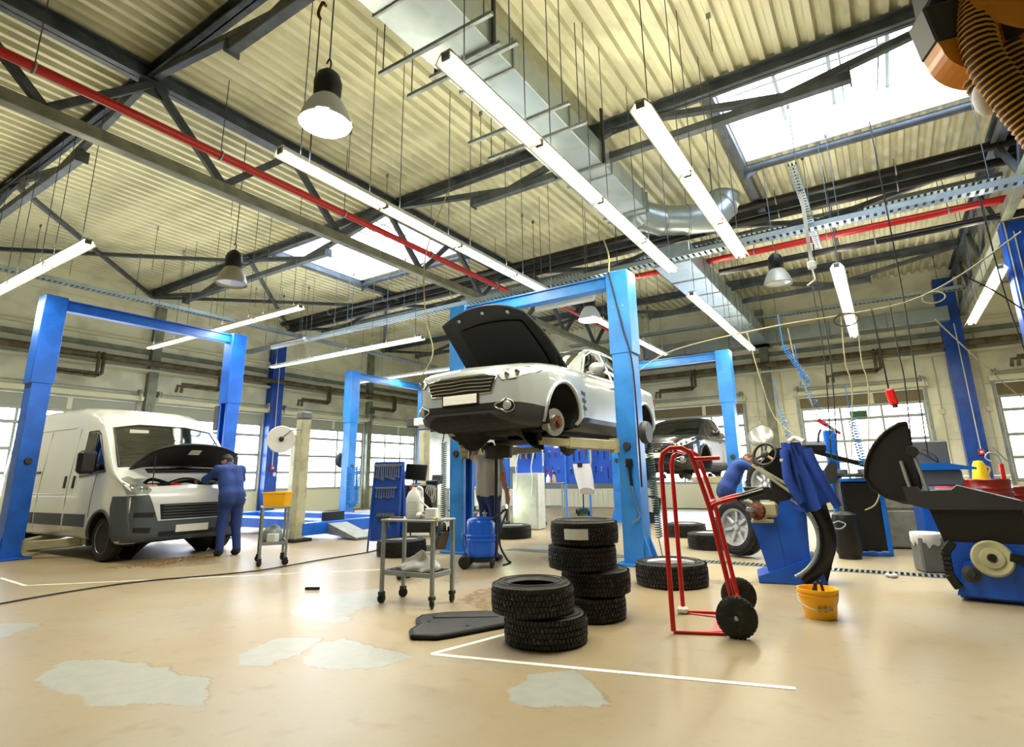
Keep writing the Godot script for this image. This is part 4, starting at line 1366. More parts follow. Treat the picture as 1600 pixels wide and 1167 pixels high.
func suv(at: Vector3, turn: float, paint: Material, label: String, hood_open: bool) -> Node3D:
	var o = thing("car", label, "car", at, turn)
	var h = suv_hull()
	var cab = cabin_hull()
	var arches = [[1.5, 0.42, 0.415], [-1.385, 0.42, 0.415]]
	hull_parts(o, h, 90, 3, [[0, 1, "underbody", M.under], [1, 3, "lower_cladding", M.charcoal], [3, 7, "body_shell", paint]], arches)
	hull_parts(o, cab, 60, 3, [[0, 5, "cabin", paint]], [])
	for a in arches: arch_trim(o, h, a, paint if hood_open else M.charcoal, M.black_matt)
	# glass
	patch(o, cab, "front", [[-0.68, 1.12], [0.68, 1.12], [0.57, 1.57], [0.3, 1.6], [-0.3, 1.6], [-0.57, 1.57]], M.glass_dark, "windscreen", 0.01, 0.09)
	for w in [[[0.62, 1.1], [-0.22, 1.1], [-0.24, 1.53], [0.0, 1.53], [0.25, 1.42]], [[-0.32, 1.1], [-1.1, 1.12], [-1.2, 1.5], [-0.8, 1.545], [-0.33, 1.545]], [[-1.2, 1.14], [-1.65, 1.22], [-1.5, 1.42], [-1.28, 1.48]]]:
		patch(o, cab, "side", w, M.glass_dark, "side_window", 0.006, 0.09, 2)
	hull_line(o, cab, "side", [[0.72, 1.075], [0.3, 1.43], [0.0, 1.56], [-0.4, 1.585], [-0.9, 1.57], [-1.4, 1.49], [-1.72, 1.24], [-1.3, 1.1], [-0.3, 1.075]], 0.012, M.chrome if hood_open else M.black, "window_trim")
	# grille with its bars, plate, lamps
	var gr: Array = [[-0.53, 0.83], [-0.46, 0.655], [0.46, 0.655], [0.53, 0.83], [0.32, 0.86], [-0.32, 0.86]] if hood_open else [[-0.42, 0.80], [-0.2, 0.66], [0.2, 0.66], [0.42, 0.80], [0.2, 0.815], [-0.2, 0.815]]
	patch(o, h, "front", gr, M.black, "grille", 0.012, 0.08)
	for i in 4:
		var yy = 0.68 + i * 0.043
		var wx = 0.45 + i * 0.017 if hood_open else 0.14 + i * 0.07
		var q = []
		for k in 13:
			var x = lerpf(-wx, wx, k / 12.0)
			var ya = yy + 0.004 * sin(k * 1.05) + (0.012 * (1 - absf(x) / wx))
			q.append(Vector3(x, ya, h.front(x, ya) + 0.02))
		ptube(o, "grille_bar", q, 0.009, M.chrome, 6)
	hull_line(o, h, "front", [[0.0, 0.87], [0.32, 0.868], [0.535, 0.835], [0.51, 0.76], [0.465, 0.645], [0.0, 0.642]], 0.014, M.chrome, "grille_surround")
	pbox(o, "number_plate", Vector3(0, 0.585, h.front(0, 0.585) + 0.03), Vector3(0.52, 0.115, 0.015), M.plate, 0.004)
	pbox(o, "plate_holder", Vector3(0, 0.585, h.front(0, 0.585) + 0.02), Vector3(0.56, 0.14, 0.016), M.black)
	patch(o, h, "front", [[-0.74, 0.515], [0.74, 0.515], [0.70, 0.44], [-0.70, 0.44]], M.black, "lower_intake", 0.008, 0.08)
	for sg in [1, -1]:
		var l = patch(o, h, "front", [[0.555, 0.835], [0.61, 0.775], [0.74, 0.80], [0.885, 0.905], [0.90, 0.955], [0.81, 0.955], [0.66, 0.905]], M.lens, "headlamp", 0.012, 0.05, sg if sg < 0 else 0)
		for k in 2:
			var x = 0.66 + k * 0.095
			plathe(l, "lamp_bowl", [[0, 0], [0.038, 0], [0.042, 0.014], [0.03, 0.02], [0.0, 0.012]], M.chrome, T(Vector3(sg * x, 0.835 + k * 0.035, h.front(x, 0.835 + k * 0.035) + 0.006), 90, 0, 0), 14)
		var hl = []
		for p in [[0.555, 0.835], [0.61, 0.775], [0.74, 0.80], [0.885, 0.905], [0.90, 0.955], [0.81, 0.955], [0.66, 0.905], [0.555, 0.835]]: hl.append(Vector3(sg * p[0], p[1], h.front(p[0], p[1]) + 0.01))
		ptube(l, "lamp_seal", hl, 0.007, M.dark, 5)
		var fx = 0.66
		var fz = h.front(fx, 0.475)
		var fl = plathe(o, "fog_lamp", [[0, 0], [0.055, 0], [0.055, 0.02], [0.04, 0.03], [0, 0.025]], M.lens_grey, T(Vector3(sg * fx, 0.475, fz + 0.005), 90, 0, 0), 16)
		var q = []
		for k in 17:
			var an = TAU * k / 16.0
			var x = fx - 0.02 + cos(an) * (0.085 if cos(an) > 0 else 0.13)
			var y = 0.475 + sin(an) * (0.075 if cos(an) > -0.3 else 0.045)
			q.append(Vector3(sg * x, y, h.front(x, y) + 0.008))
		ptube(fl, "chrome_ring", q, 0.011, M.chrome, 6)
		# mirrors, handles, sill
		var mr = pbox(o, "mirror_arm", Vector3(sg * 0.93, 1.09, 0.62), Vector3(0.12, 0.04, 0.06), paint, 0.01)
		var s = st(true)
		ball(s, Vector3(sg * 1.02, 1.15, 0.6), Vector3(0.125, 0.085, 0.065), 14)
		part(mr, "mirror_shell", s, paint)
		pbox(mr, "mirror_glass", Vector3(sg * 1.03, 1.15, 0.536), Vector3(0.19, 0.12, 0.012), M.chrome, 0.005)
		for z in [-0.12, -1.0]:
			ptube(o, "door_handle", curve([Vector3(sg * (h.side(z, 0.93) - 0.005), 0.93, z + 0.1), Vector3(sg * (h.side(z, 0.93) + 0.035), 0.935, z), Vector3(sg * (h.side(z, 0.93) - 0.005), 0.93, z - 0.1)], 4), 0.014, M.chrome if hood_open else paint, 6)
		patch(o, h, "side", [[0.98, 0.36], [-0.9, 0.36], [-0.9, 0.42], [0.98, 0.42]], M.chrome if hood_open else M.charcoal, "sill_strip", 0.012, 0.1, sg if sg < 0 else 0)
		for k in 3:
			patch(o, h, "side", [[1.02 - k * 0.02, 0.78 - k * 0.1], [0.9 - k * 0.01, 0.76 - k * 0.1], [0.91 - k * 0.01, 0.72 - k * 0.1], [1.02 - k * 0.02, 0.73 - k * 0.1]], M.charcoal, "side_vent", 0.006, 0.05, sg if sg < 0 else 0)
		var tl = patch(o, h, "side", [[-2.05, 0.98], [-2.33, 0.93], [-2.36, 0.84], [-2.1, 0.9]], M.red, "tail_lamp", 0.01, 0.06, sg if sg < 0 else 0)
	# shut lines
	for z in [0.95, -0.28, -1.22]:
		hull_line(o, h, "side", [[z, 0.44], [z - 0.02, 0.7], [z - 0.02, 1.02]], 0.004, M.black, "shut_line")
	# brake discs and hubs where the wheels are off
	for sg in [1, -1]:
		for z in [1.5, -1.385]:
			var hub = plathe(o, "brake_disc", [[0.06, -0.03], [0.175, -0.03], [0.178, -0.02], [0.178, 0.0], [0.175, 0.01], [0.09, 0.01], [0.085, 0.05], [0.06, 0.05]], M.disc, T(Vector3(sg * 0.80, 0.33, z), 0, -14.0 if z > 0 and hood_open else 0.0, -90.0 * sg), 36)
			plathe(hub, "wheel_hub", [[0.0, -0.02], [0.085, -0.02], [0.085, 0.055], [0.04, 0.06], [0.035, 0.085], [0.0, 0.085]], M.rust, T(Vector3(sg * 0.80, 0.33, z), 0, -14.0 if z > 0 and hood_open else 0.0, -90.0 * sg), 20)
			for k in 5:
				var an = TAU * k / 5.0
				ptube(hub, "wheel_stud", [Vector3(sg * 0.84, 0.33 + sin(an) * 0.057, z + cos(an) * 0.057), Vector3(sg * 0.885, 0.33 + sin(an) * 0.057, z + cos(an) * 0.057)], 0.007, M.rust, 6)
			var s = st()
			prism(s, [Vector2(0.13, -0.11), Vector2(0.185, -0.09), Vector2(0.205, 0.0), Vector2(0.185, 0.09), Vector2(0.13, 0.11), Vector2(0.15, 0.0)], 0.09, T(Vector3(sg * 0.76, 0.33, z), 0, -90, 0))
			part(hub, "brake_caliper", s, M.galv_dull)
			ptube(hub, "strut", [Vector3(sg * 0.66, 0.3, z), Vector3(sg * 0.6, 0.8, z)], 0.045, M.under, 8)
			ptube(hub, "wishbone", [Vector3(sg * 0.72, 0.24, z), Vector3(sg * 0.3, 0.26, z + 0.15)], 0.03, M.under, 6)
	# what hangs below the floor
	pbox(o, "engine_sump", Vector3(0.05, 0.25, 1.45), Vector3(0.55, 0.1, 0.5), M.under, 0.04)
	pbox(o, "front_subframe", Vector3(0, 0.26, 1.5), Vector3(1.25, 0.08, 0.16), M.under, 0.02)
	pbox(o, "gearbox", Vector3(0.0, 0.24, 0.75), Vector3(0.34, 0.18, 0.9), M.under, 0.05)
	pbox(o, "rear_subframe", Vector3(0, 0.24, -1.4), Vector3(1.2, 0.1, 0.3), M.under, 0.02)
	pbox(o, "fuel_tank", Vector3(-0.3, 0.23, -0.75), Vector3(0.55, 0.12, 0.7), M.under, 0.04)
	ptube(o, "exhaust_pipe", curve([Vector3(0.22, 0.2, 1.1), Vector3(0.3, 0.2, 0.4), Vector3(0.3, 0.19, -0.8), Vector3(0.25, 0.22, -1.2), Vector3(0.5, 0.24, -1.8), Vector3(0.55, 0.3, -2.35)], 6), 0.035, M.under, 8)
	plathe(o, "silencer", [[0.0, -0.3], [0.1, -0.3], [0.115, -0.26], [0.115, 0.26], [0.1, 0.3], [0, 0.3]], M.under, T(Vector3(0.0, 0.3, -2.0), 0, 0, 90), 14)
	for sg in [-1, 1]:
		pbox(o, "chassis_rail", Vector3(sg * 0.6, 0.235, 0.0), Vector3(0.1, 0.07, 2.0), M.under, 0.01)
	# bonnet
	var hd = Node3D.new()
	hd.name = "bonnet"
	o.add_child(hd)
	hd.position = Vector3(0, 1.09, 1.0)
	if hood_open:
		hd.rotation_degrees.x = -43.0
	var ln = 1.3
	var outer = st(true)
	var inner = st(true)
	var nx = 16
	var nzz = 12
	var pt = func(u: float, v: float, d: float): 
		var w = lerpf(0.80, 0.66, v * v)
		var x = lerpf(-w, w, u)
		var ed = absf(u * 2 - 1)
		var z = v * ln * (1.0 - 0.10 * ed * ed * v)
		return Vector3(x, 0.055 * (1 - ed * ed) - 0.05 * ed * ed * ed - 0.16 * v * v + d, z)
	for i in nx:
		for j in nzz:
			var u0 = float(i) / nx
			var u1 = float(i + 1) / nx
			var v0 = float(j) / nzz
			var v1 = float(j + 1) / nzz
			quad(outer, pt.call(u0, v0, 0.0), pt.call(u0, v1, 0.0), pt.call(u1, v1, 0.0), pt.call(u1, v0, 0.0))
			quad(inner, pt.call(u0, v0, -0.028), pt.call(u1, v0, -0.028), pt.call(u1, v1, -0.028), pt.call(u0, v1, -0.028))
	part(hd, "bonnet_skin", outer, paint)
	part(hd, "bonnet_liner", inner, M.black if hood_open else M.charcoal)
	var rim = []
	for k in 13: rim.append(pt.call(0.0, k / 12.0, -0.014))
	for k in 17: rim.append(pt.call(k / 16.0, 1.0, -0.014))
	for k in 13: rim.append(pt.call(1.0, 1.0 - k / 12.0, -0.014))
	ptube(hd, "bonnet_edge", rim, 0.016, paint if not hood_open else M.dark, 6)
	if hood_open:
		var pad = st(true)
		for i in 10:
			for j in 8:
				var u0 = 0.14 + 0.72 * i / 10.0
				var u1 = 0.14 + 0.72 * (i + 1) / 10.0
				var v0 = 0.12 + 0.66 * j / 8.0
				var v1 = 0.12 + 0.66 * (j + 1) / 8.0
				quad(pad, pt.call(u0, v0, -0.05), pt.call(u1, v0, -0.05), pt.call(u1, v1, -0.05), pt.call(u0, v1, -0.05))
		part(hd, "insulation_pad", pad, M.black_matt)
		for k in [0.2, 0.5, 0.8]:
			var p: Vector3 = pt.call(k, 0.93, -0.05)
			pbox(hd, "latch_striker", p, Vector3(0.05, 0.03, 0.05), M.tool, 0.008)
		for sg in [-1, 1]:
			ptube(o, "bonnet_strut", [Vector3(sg * 0.74, 1.0, 1.2), Vector3(sg * 0.72, 1.42, 1.32)], 0.01, M.black, 6)
	return o

func vehicles():
	suv(Vector3(-4.33, 1.51, -7.95), 0, M.silver, "silver estate car raised on the lift with bonnet open", true)
	var d = suv(Vector3(-4.6, 1.02, -15.6), 0, M.darkpaint, "dark car raised on the far lift behind red hand truck", false)
	white_van()

func white_van():
	var o = thing("van", "white panel van with grey bumper and bonnet open", "van", Vector3(-12.32, 0, -5.2), 90)
	# half sections: 0 bottom mid, 1 bottom edge, 2 sill, 3 bumper top, 4 waist, 5 belt, 6 upper flank, 7 roof edge, 8 top mid
	var f = func(z: float, w: float, yb: float, yt: float, up := 1.0):
		var yw = minf(0.72, yt - 0.16)
		var ye = minf(1.22, yt - 0.1)
		var yu = maxf(minf(2.15, yt - 0.05), ye + 0.02)
		var wu = w * lerpf(1.0, 0.90, clampf((yu - 1.2) / 1.0, 0, 1)) * up
		return [z, [[0, yb], [w * 0.85, yb], [w * 0.98, yb + 0.08], [w, minf(0.58, yt - 0.22)], [w, yw], [w * 0.985, ye], [wu, yu], [wu * 0.84, yt], [0, yt + 0.03]]]
	var h = make_hull([f.call(2.72, 0.70, 0.36, 0.92), f.call(2.69, 0.82, 0.31, 1.02), f.call(2.62, 0.92, 0.28, 1.10), f.call(2.45, 0.995, 0.26, 1.23), f.call(2.2, 1.02, 0.26, 1.38), f.call(2.0, 1.025, 0.27, 1.55), f.call(1.68, 1.025, 0.28, 1.88), f.call(1.36, 1.025, 0.29, 2.17), f.call(1.1, 1.025, 0.3, 2.33, 1.0), f.call(0.75, 1.025, 0.3, 2.44), f.call(0.2, 1.025, 0.3, 2.50), f.call(-1.2, 1.025, 0.3, 2.52), f.call(-2.45, 1.02, 0.32, 2.51), f.call(-2.66, 1.0, 0.34, 2.47), f.call(-2.70, 0.96, 0.36, 2.40)])
	var arches = [[2.0, 0.36, 0.40], [-1.72, 0.36, 0.40]]
	var bay = func(p: Vector3): return p.z > 2.18 and p.z < 2.64 and p.x < 0.70 and p.y > 1.04
	hull_parts(o, h, 96, 3, [[0, 1, "underbody", M.under], [1, 8, "body_shell", M.van]], arches, bay)
	for a in arches: arch_trim(o, h, a, M.van if a[0] < 0 else M.plastic_grey, M.black_matt, 0.36, 0.025)
	# grey front bumper wraps round the nose
	patch(o, h, "front", [[-0.93, 0.29], [0.93, 0.29], [0.98, 0.97], [0.69, 0.985], [0.53, 0.59], [-0.53, 0.59], [-0.69, 0.985], [-0.98, 0.97]], M.plastic_grey, "front_bumper", 0.02, 0.07)
	patch(o, h, "side", [[2.68, 0.32], [2.44, 0.32], [2.42, 0.5], [2.35, 0.64], [2.3, 0.80], [2.32, 0.97], [2.60, 0.97]], M.plastic_grey, "bumper_corner", 0.03, 0.07, 2)
	pbox(o, "number_plate", Vector3(0, 0.46, 2.76), Vector3(0.52, 0.11, 0.012), M.plate, 0.003)
	patch(o, h, "front", [[-0.5, 0.43], [0.5, 0.43], [0.5, 0.36], [-0.5, 0.36]], M.black, "lower_intake", 0.026, 0.08)
	for sg in [1, -1]:
		patch(o, h, "front", [[0.62, 0.50], [0.85, 0.51], [0.85, 0.44], [0.64, 0.42]], M.black, "fog_recess", 0.028, 0.06, sg if sg < 0 else 0)
		patch(o, h, "front", [[0.58, 0.72], [0.86, 0.73], [0.86, 0.66], [0.6, 0.65]], M.black, "step_recess", 0.028, 0.06, sg if sg < 0 else 0)
		patch(o, h, "front", [[0.64, 1.06], [0.70, 1.0], [0.94, 1.0], [0.985, 1.16], [0.97, 1.24], [0.88, 1.27], [0.72, 1.16]], M.lens_grey, "headlamp", 0.012, 0.06, sg if sg < 0 else 0)
		for k in 2:
			var x = 0.76 + k * 0.12
			plathe(o, "lamp_bowl", [[0, 0], [0.05, 0], [0.055, 0.012], [0.035, 0.022], [0, 0.01]], M.chrome, T(Vector3(sg * x, 1.07 + k * 0.05, h.front(x, 1.07 + k * 0.05) + 0.01), 90, 0, 0), 16)
	# grille slats
	patch(o, h, "front", [[-0.52, 0.84], [0.52, 0.84], [0.48, 0.61], [-0.48, 0.61]], M.black, "grille", 0.01, 0.08)
	for i in 5:
		var q = []
		for k in 9:
			var x = lerpf(-0.47, 0.47, k / 8.0)
			q.append(Vector3(x, 0.64 + i * 0.044, h.front(x, 0.64 + i * 0.044) + 0.02))
		ptube(o, "grille_slat", q, 0.01, M.plastic_grey, 6)
	# open engine bay
	pbox(o, "engine_bay_floor", Vector3(0, 0.88, 2.36), Vector3(1.45, 0.03, 0.55), M.grey)
	pbox(o, "bulkhead", Vector3(0, 1.12, 2.12), Vector3(1.5, 0.5, 0.03), M.van)
	pbox(o, "fuse_box", Vector3(0.52, 1.08, 2.36), Vector3(0.3, 0.16, 0.34), M.black, 0.03)
	pbox(o, "scuttle_trim", Vector3(0, 1.36, 2.14), Vector3(1.4, 0.05, 0.1), M.black, 0.015)
	for k in 3:
		ptube(o, "engine_hose", curve([Vector3(-0.6 + 0.5 * k, 1.1, 2.2), Vector3(-0.5 + 0.5 * k, 1.22, 2.3), Vector3(-0.3 + 0.5 * k, 1.14, 2.5)], 5), 0.025, M.rubber, 8)
	pbox(o, "slam_panel", Vector3(0, 1.03, 2.6), Vector3(1.2, 0.06, 0.06), M.dark, 0.012)
	pbox(o, "engine_block", Vector3(0.1, 1.0, 2.36), Vector3(0.6, 0.22, 0.42), M.charcoal, 0.04)
	pbox(o, "air_box", Vector3(-0.42, 1.06, 2.36), Vector3(0.32, 0.2, 0.34), M.black, 0.03)
	ptube(o, "intake_hose", curve([Vector3(-0.3, 1.13, 2.42), Vector3(-0.05, 1.2, 2.44), Vector3(0.2, 1.16, 2.4), Vector3(0.3, 1.08, 2.3)], 6), 0.045, M.black, 10)
	plathe(o, "coolant_cap", [[0, 0], [0.085, 0], [0.09, 0.03], [0.07, 0.05], [0, 0.055]], mat(Color(0.9, 0.2, 0.03), 0.4), T(Vector3(-0.22, 1.1, 2.52)), 16)
	plathe(o, "filler_neck", [[0, 0], [0.035, 0], [0.03, 0.09], [0, 0.09]], M.brown_box, T(Vector3(0.12, 1.12, 2.5)), 12)
	pbox(o, "battery", Vector3(-0.6, 1.06, 2.5), Vector3(0.18, 0.16, 0.16), M.rag, 0.02)
	# bonnet held up by its stay, hinged at the screen
	var hd = Node3D.new()
	hd.name = "bonnet"
	o.add_child(hd)
	hd.position = Vector3(0, 1.43, 2.1)
	hd.rotation_degrees.x = -34
	var outer = st(true)
	var inner = st(true)
	var pt = func(u: float, v: float, d: float):
		var ed = absf(u * 2 - 1)
		var w = lerpf(0.80, 0.70, v)
		return Vector3(lerpf(-w, w, u), 0.04 * (1 - ed * ed) - 0.07 * pow(ed, 4) - 0.05 * v * v + d, v * 0.66 * (1 - 0.12 * ed * ed))
	for i in 14:
		for j in 8:
			var u0 = i / 14.0
			var u1 = (i + 1) / 14.0
			var v0 = j / 8.0
			var v1 = (j + 1) / 8.0
			quad(outer, pt.call(u0, v0, 0.0), pt.call(u0, v1, 0.0), pt.call(u1, v1, 0.0), pt.call(u1, v0, 0.0))
			quad(inner, pt.call(u0, v0, -0.05), pt.call(u1, v0, -0.05), pt.call(u1, v1, -0.05), pt.call(u0, v1, -0.05))
	part(hd, "bonnet_skin", outer, M.van)
	part(hd, "bonnet_liner", inner, M.dark)
	var rim = []
	for k in 9: rim.append(pt.call(0.0, k / 8.0, -0.025))
	for k in 15: rim.append(pt.call(k / 14.0, 1.0, -0.025))
	for k in 9: rim.append(pt.call(1.0, 1 - k / 8.0, -0.025))
	ptube(hd, "bonnet_edge", rim, 0.018, M.dark, 6)
	pbox(hd, "sticker", Vector3(0.02, -0.075, 0.5), Vector3(0.18, 0.003, 0.12), M.plate)
	ptube(o, "bonnet_stay", [Vector3(-0.6, 1.06, 2.58), Vector3(-0.55, 1.6, 2.46)], 0.008, M.black, 6)
	# glass
	patch(o, h, "front", [[-0.92, 1.44], [0.92, 1.44], [0.80, 2.06], [0.4, 2.13], [-0.4, 2.13], [-0.80, 2.06]], M.glass_dark, "windscreen", 0.012, 0.1)
	hull_line(o, h, "front", [[0.0, 1.42], [0.93, 1.42], [0.81, 2.07], [0.4, 2.145], [0.0, 2.145]], 0.018, M.black, "screen_seal")
	pbox(o, "paper_permit", Vector3(-0.45, 2.02, h.front(0.45, 2.02) + 0.03), Vector3(0.3, 0.075, 0.004), M.plate, 0.0, Transform3D())
	for k in [-0.5, 0.15]:
		ptube(o, "wiper", [Vector3(k, 1.45, h.front(k, 1.45) + 0.03), Vector3(k + 0.4, 1.52, h.front(k + 0.4, 1.52) + 0.03)], 0.009, M.black, 5)
	patch(o, h, "side", [[1.86, 1.38], [1.02, 1.31], [0.98, 2.0], [1.26, 2.0], [1.38, 1.94]], M.glass_dark, "door_window", 0.006, 0.08, 2)
	hull_line(o, h, "side", [[1.9, 1.36], [0.99, 1.28], [0.95, 2.03], [1.28, 2.03], [1.41, 1.97], [1.9, 1.36]], 0.012, M.black, "window_seal")
	hull_line(o, h, "side", [[1.4, 1.36], [1.32, 1.98]], 0.014, M.black, "quarter_bar")
	for z in [[1.56, 1.6], [0.60, 0.60], [-0.62, -0.62]]:
		hull_line(o, h, "side", [[z[0], 0.66 if z[0] > 1 else 0.42], [z[0], 0.9], [z[1], 1.3], [z[1], 1.34 if z[0] > 1 else 2.1]], 0.005, M.charcoal, "shut_line")
	hull_line(o, h, "side", [[0.4, 2.13], [-0.5, 2.14], [-2.4, 2.14]], 0.008, M.van, "roof_seam")
	hull_line(o, h, "side", [[0.5, 1.0], [-0.6, 1.0], [-2.4, 1.0]], 0.006, M.van, "waist_crease")
	for a in [[1.46, 0.68, "side_moulding"], [0.56, -0.55, "side_moulding"], [-0.66, -1.28, "side_moulding"]]:
		patch(o, h, "side", [[a[0], 0.5], [a[1], 0.5], [a[1], 0.69], [a[0], 0.69]], M.plastic_grey, a[2], 0.02, 0.1, 2)
	for sg in [1, -1]:
		for z in [0.8, 0.46]:
			patch(o, h, "side", [[z + 0.035, 1.1], [z - 0.035, 1.1], [z - 0.03, 1.3], [z + 0.03, 1.3]], M.black, "door_handle", 0.016, 0.05, sg if sg < 0 else 0)
		patch(o, h, "side", [[-0.7, 1.36], [-0.95, 1.36], [-0.95, 1.40], [-0.7, 1.40]], M.plastic_grey, "slide_rail", 0.016, 0.06, sg if sg < 0 else 0)
		var mr = pbox(o, "mirror_arm", Vector3(sg * 1.08, 1.42, 1.66), Vector3(0.16, 0.1, 0.1), M.black, 0.03)
		pbox(mr, "mirror_shell", Vector3(sg * 1.2, 1.5, 1.68), Vector3(0.26, 0.36, 0.14), M.black, 0.045)
		pbox(mr, "mirror_lower_glass", Vector3(sg * 1.2, 1.4, 1.605), Vector3(0.2, 0.12, 0.01), M.chrome, 0.004)
	ptube(o, "aerial", [Vector3(0.0, 2.42, 0.9), Vector3(0.0, 2.62, 0.84)], 0.006, M.black, 5)
	# wheels
	for sg in [1, -1]:
		for z in [2.0, -1.72]:
			wheel(o, Vector3(sg * 0.87, 0.345, z), sg, 0.345, 0.23)

# a wheel standing upright, axle along x; a part of its vehicle
func wheel(o: Node, c: Vector3, sg: float, r: float, w: float):
	var t = T(c, 0, 0, -90.0 * sg)
	var wh = plathe(o, "tyre", [[r * 0.62, -w / 2 + 0.02], [r * 0.82, -w / 2], [r * 0.95, -w / 2 + 0.03], [r, -w / 2 + 0.06], [r, w / 2 - 0.06], [r * 0.95, w / 2 - 0.03], [r * 0.82, w / 2], [r * 0.62, w / 2 - 0.02]], M.rubber, t, 36)
	plathe(wh, "rim", [[0.0, w / 2 - 0.07], [r * 0.3, w / 2 - 0.06], [r * 0.5, w / 2 - 0.09], [r * 0.6, w / 2 - 0.04], [r * 0.64, w / 2 - 0.015], [r * 0.64, w / 2 - 0.03]], M.alloy, t, 30, true, false)
	for k in 8:
		var an = TAU * k / 8.0
		plathe(wh, "rim_hole", [[0, 0], [0.022, 0], [0.022, 0.004], [0, 0.004]], M.black, t * T(Vector3(cos(an) * r * 0.42, w / 2 - 0.075, sin(an) * r * 0.42)), 10)
	for k in 5:
		var an = TAU * k / 5.0
		plathe(wh, "wheel_nut", [[0, 0], [0.012, 0], [0.012, 0.02], [0, 0.022]], M.galv, t * T(Vector3(cos(an) * r * 0.2, w / 2 - 0.065, sin(an) * r * 0.2)), 6)

# ---------------------------------------------------------------- tyres and wheels
# a tyre lying flat, its bed at y = 0
func make_tyre(r: float, w: float, rim: bool, studs: bool, label: String, at: Vector3, group: String) -> Node3D:
	var o = thing("wheel" if rim else "tyre", label, "wheel" if rim else "tyre", at, 0, group)
	var k = 0.66 if rim else 0.60
	plathe(o, "casing", [[r * k, w * 0.12], [r * k + 0.015, w * 0.04], [r * 0.80, 0.0], [r * 0.93, w * 0.06], [r * 0.955, w * 0.16], [r * 0.965, w * 0.5], [r * 0.955, w * 0.84], [r * 0.93, w * 0.94], [r * 0.80, w], [r * k + 0.015, w * 0.96], [r * k, w * 0.88], [r * (k + 0.1), w * 0.75], [r * 0.9, w * 0.5], [r * (k + 0.1), w * 0.25], [r * k, w * 0.12]], M.rubber, Transform3D(), 48, true, false)
	var s = st()
	var n = 64
	for row in 5:
		var y = w * (0.13 + 0.185 * row)
		for i in n:
			var a = TAU * (i + 0.5 * (row % 2)) / n
			var rr = r * (0.975 if row == 0 or row == 4 else 0.99)
			box(s, Vector3(0, 0, rr), Vector3(TAU * r / n * 0.72, w * 0.15, r * 0.04), T(Vector3(0, y, 0), 0, rad_to_deg(a), 0) * T(Vector3.ZERO, 0, 0, 14.0 if row % 2 else -14.0))
	part(o, "tread_blocks", s, M.rubber)
	for y in [0.0, w]:
		var s2 = st(true)
		for rr in [0.7, 0.86]:
			var ring = []
			for i in 37: ring.append(Vector3(cos(TAU * i / 36) * r * rr, y + (0.004 if y > 0 else -0.001), sin(TAU * i / 36) * r * rr))
			tube(s2, ring, 0.004, 4, false)
		part(o, "sidewall_rib", s2, M.rubber)
	if studs:
		var s3 = st()
		for i in 55:
			var a = rng.randf() * TAU
			box(s3, Vector3(0, 0, r * 1.012), Vector3(0.005, 0.005, 0.004), T(Vector3(0, w * rng.randf_range(0.15, 0.85), 0), 0, rad_to_deg(a), 0))
		var sp = part(o, "studs", s3, M.galv)
		sp.set_meta("kind", "stuff")
	if rim:
		plathe(o, "rim", [[0.0, w * 0.66], [r * 0.22, w * 0.68], [r * 0.3, w * 0.58], [r * 0.58, w * 0.62], [r * 0.6, w * 0.9], [r * 0.68, w * 0.965], [r * 0.665, w * 0.9], [r * 0.62, w * 0.3], [r * 0.66, w * 0.05]], M.alloy, Transform3D(), 36, true, false)
		for i in 7:
			var sp = st()
			var t = T(Vector3.ZERO, 0, i * 360.0 / 7, 0)
			box(sp, Vector3(r * 0.4, w * 0.7, 0), Vector3(r * 0.44, w * 0.14, r * 0.13), t, 0.01)
			part(o, "spoke", sp, M.alloy)
		plathe(o, "hub_cap", [[0, w * 0.7], [r * 0.12, w * 0.7], [r * 0.11, w * 0.78], [0, w * 0.8]], M.alloy, Transform3D(), 16)
	return o

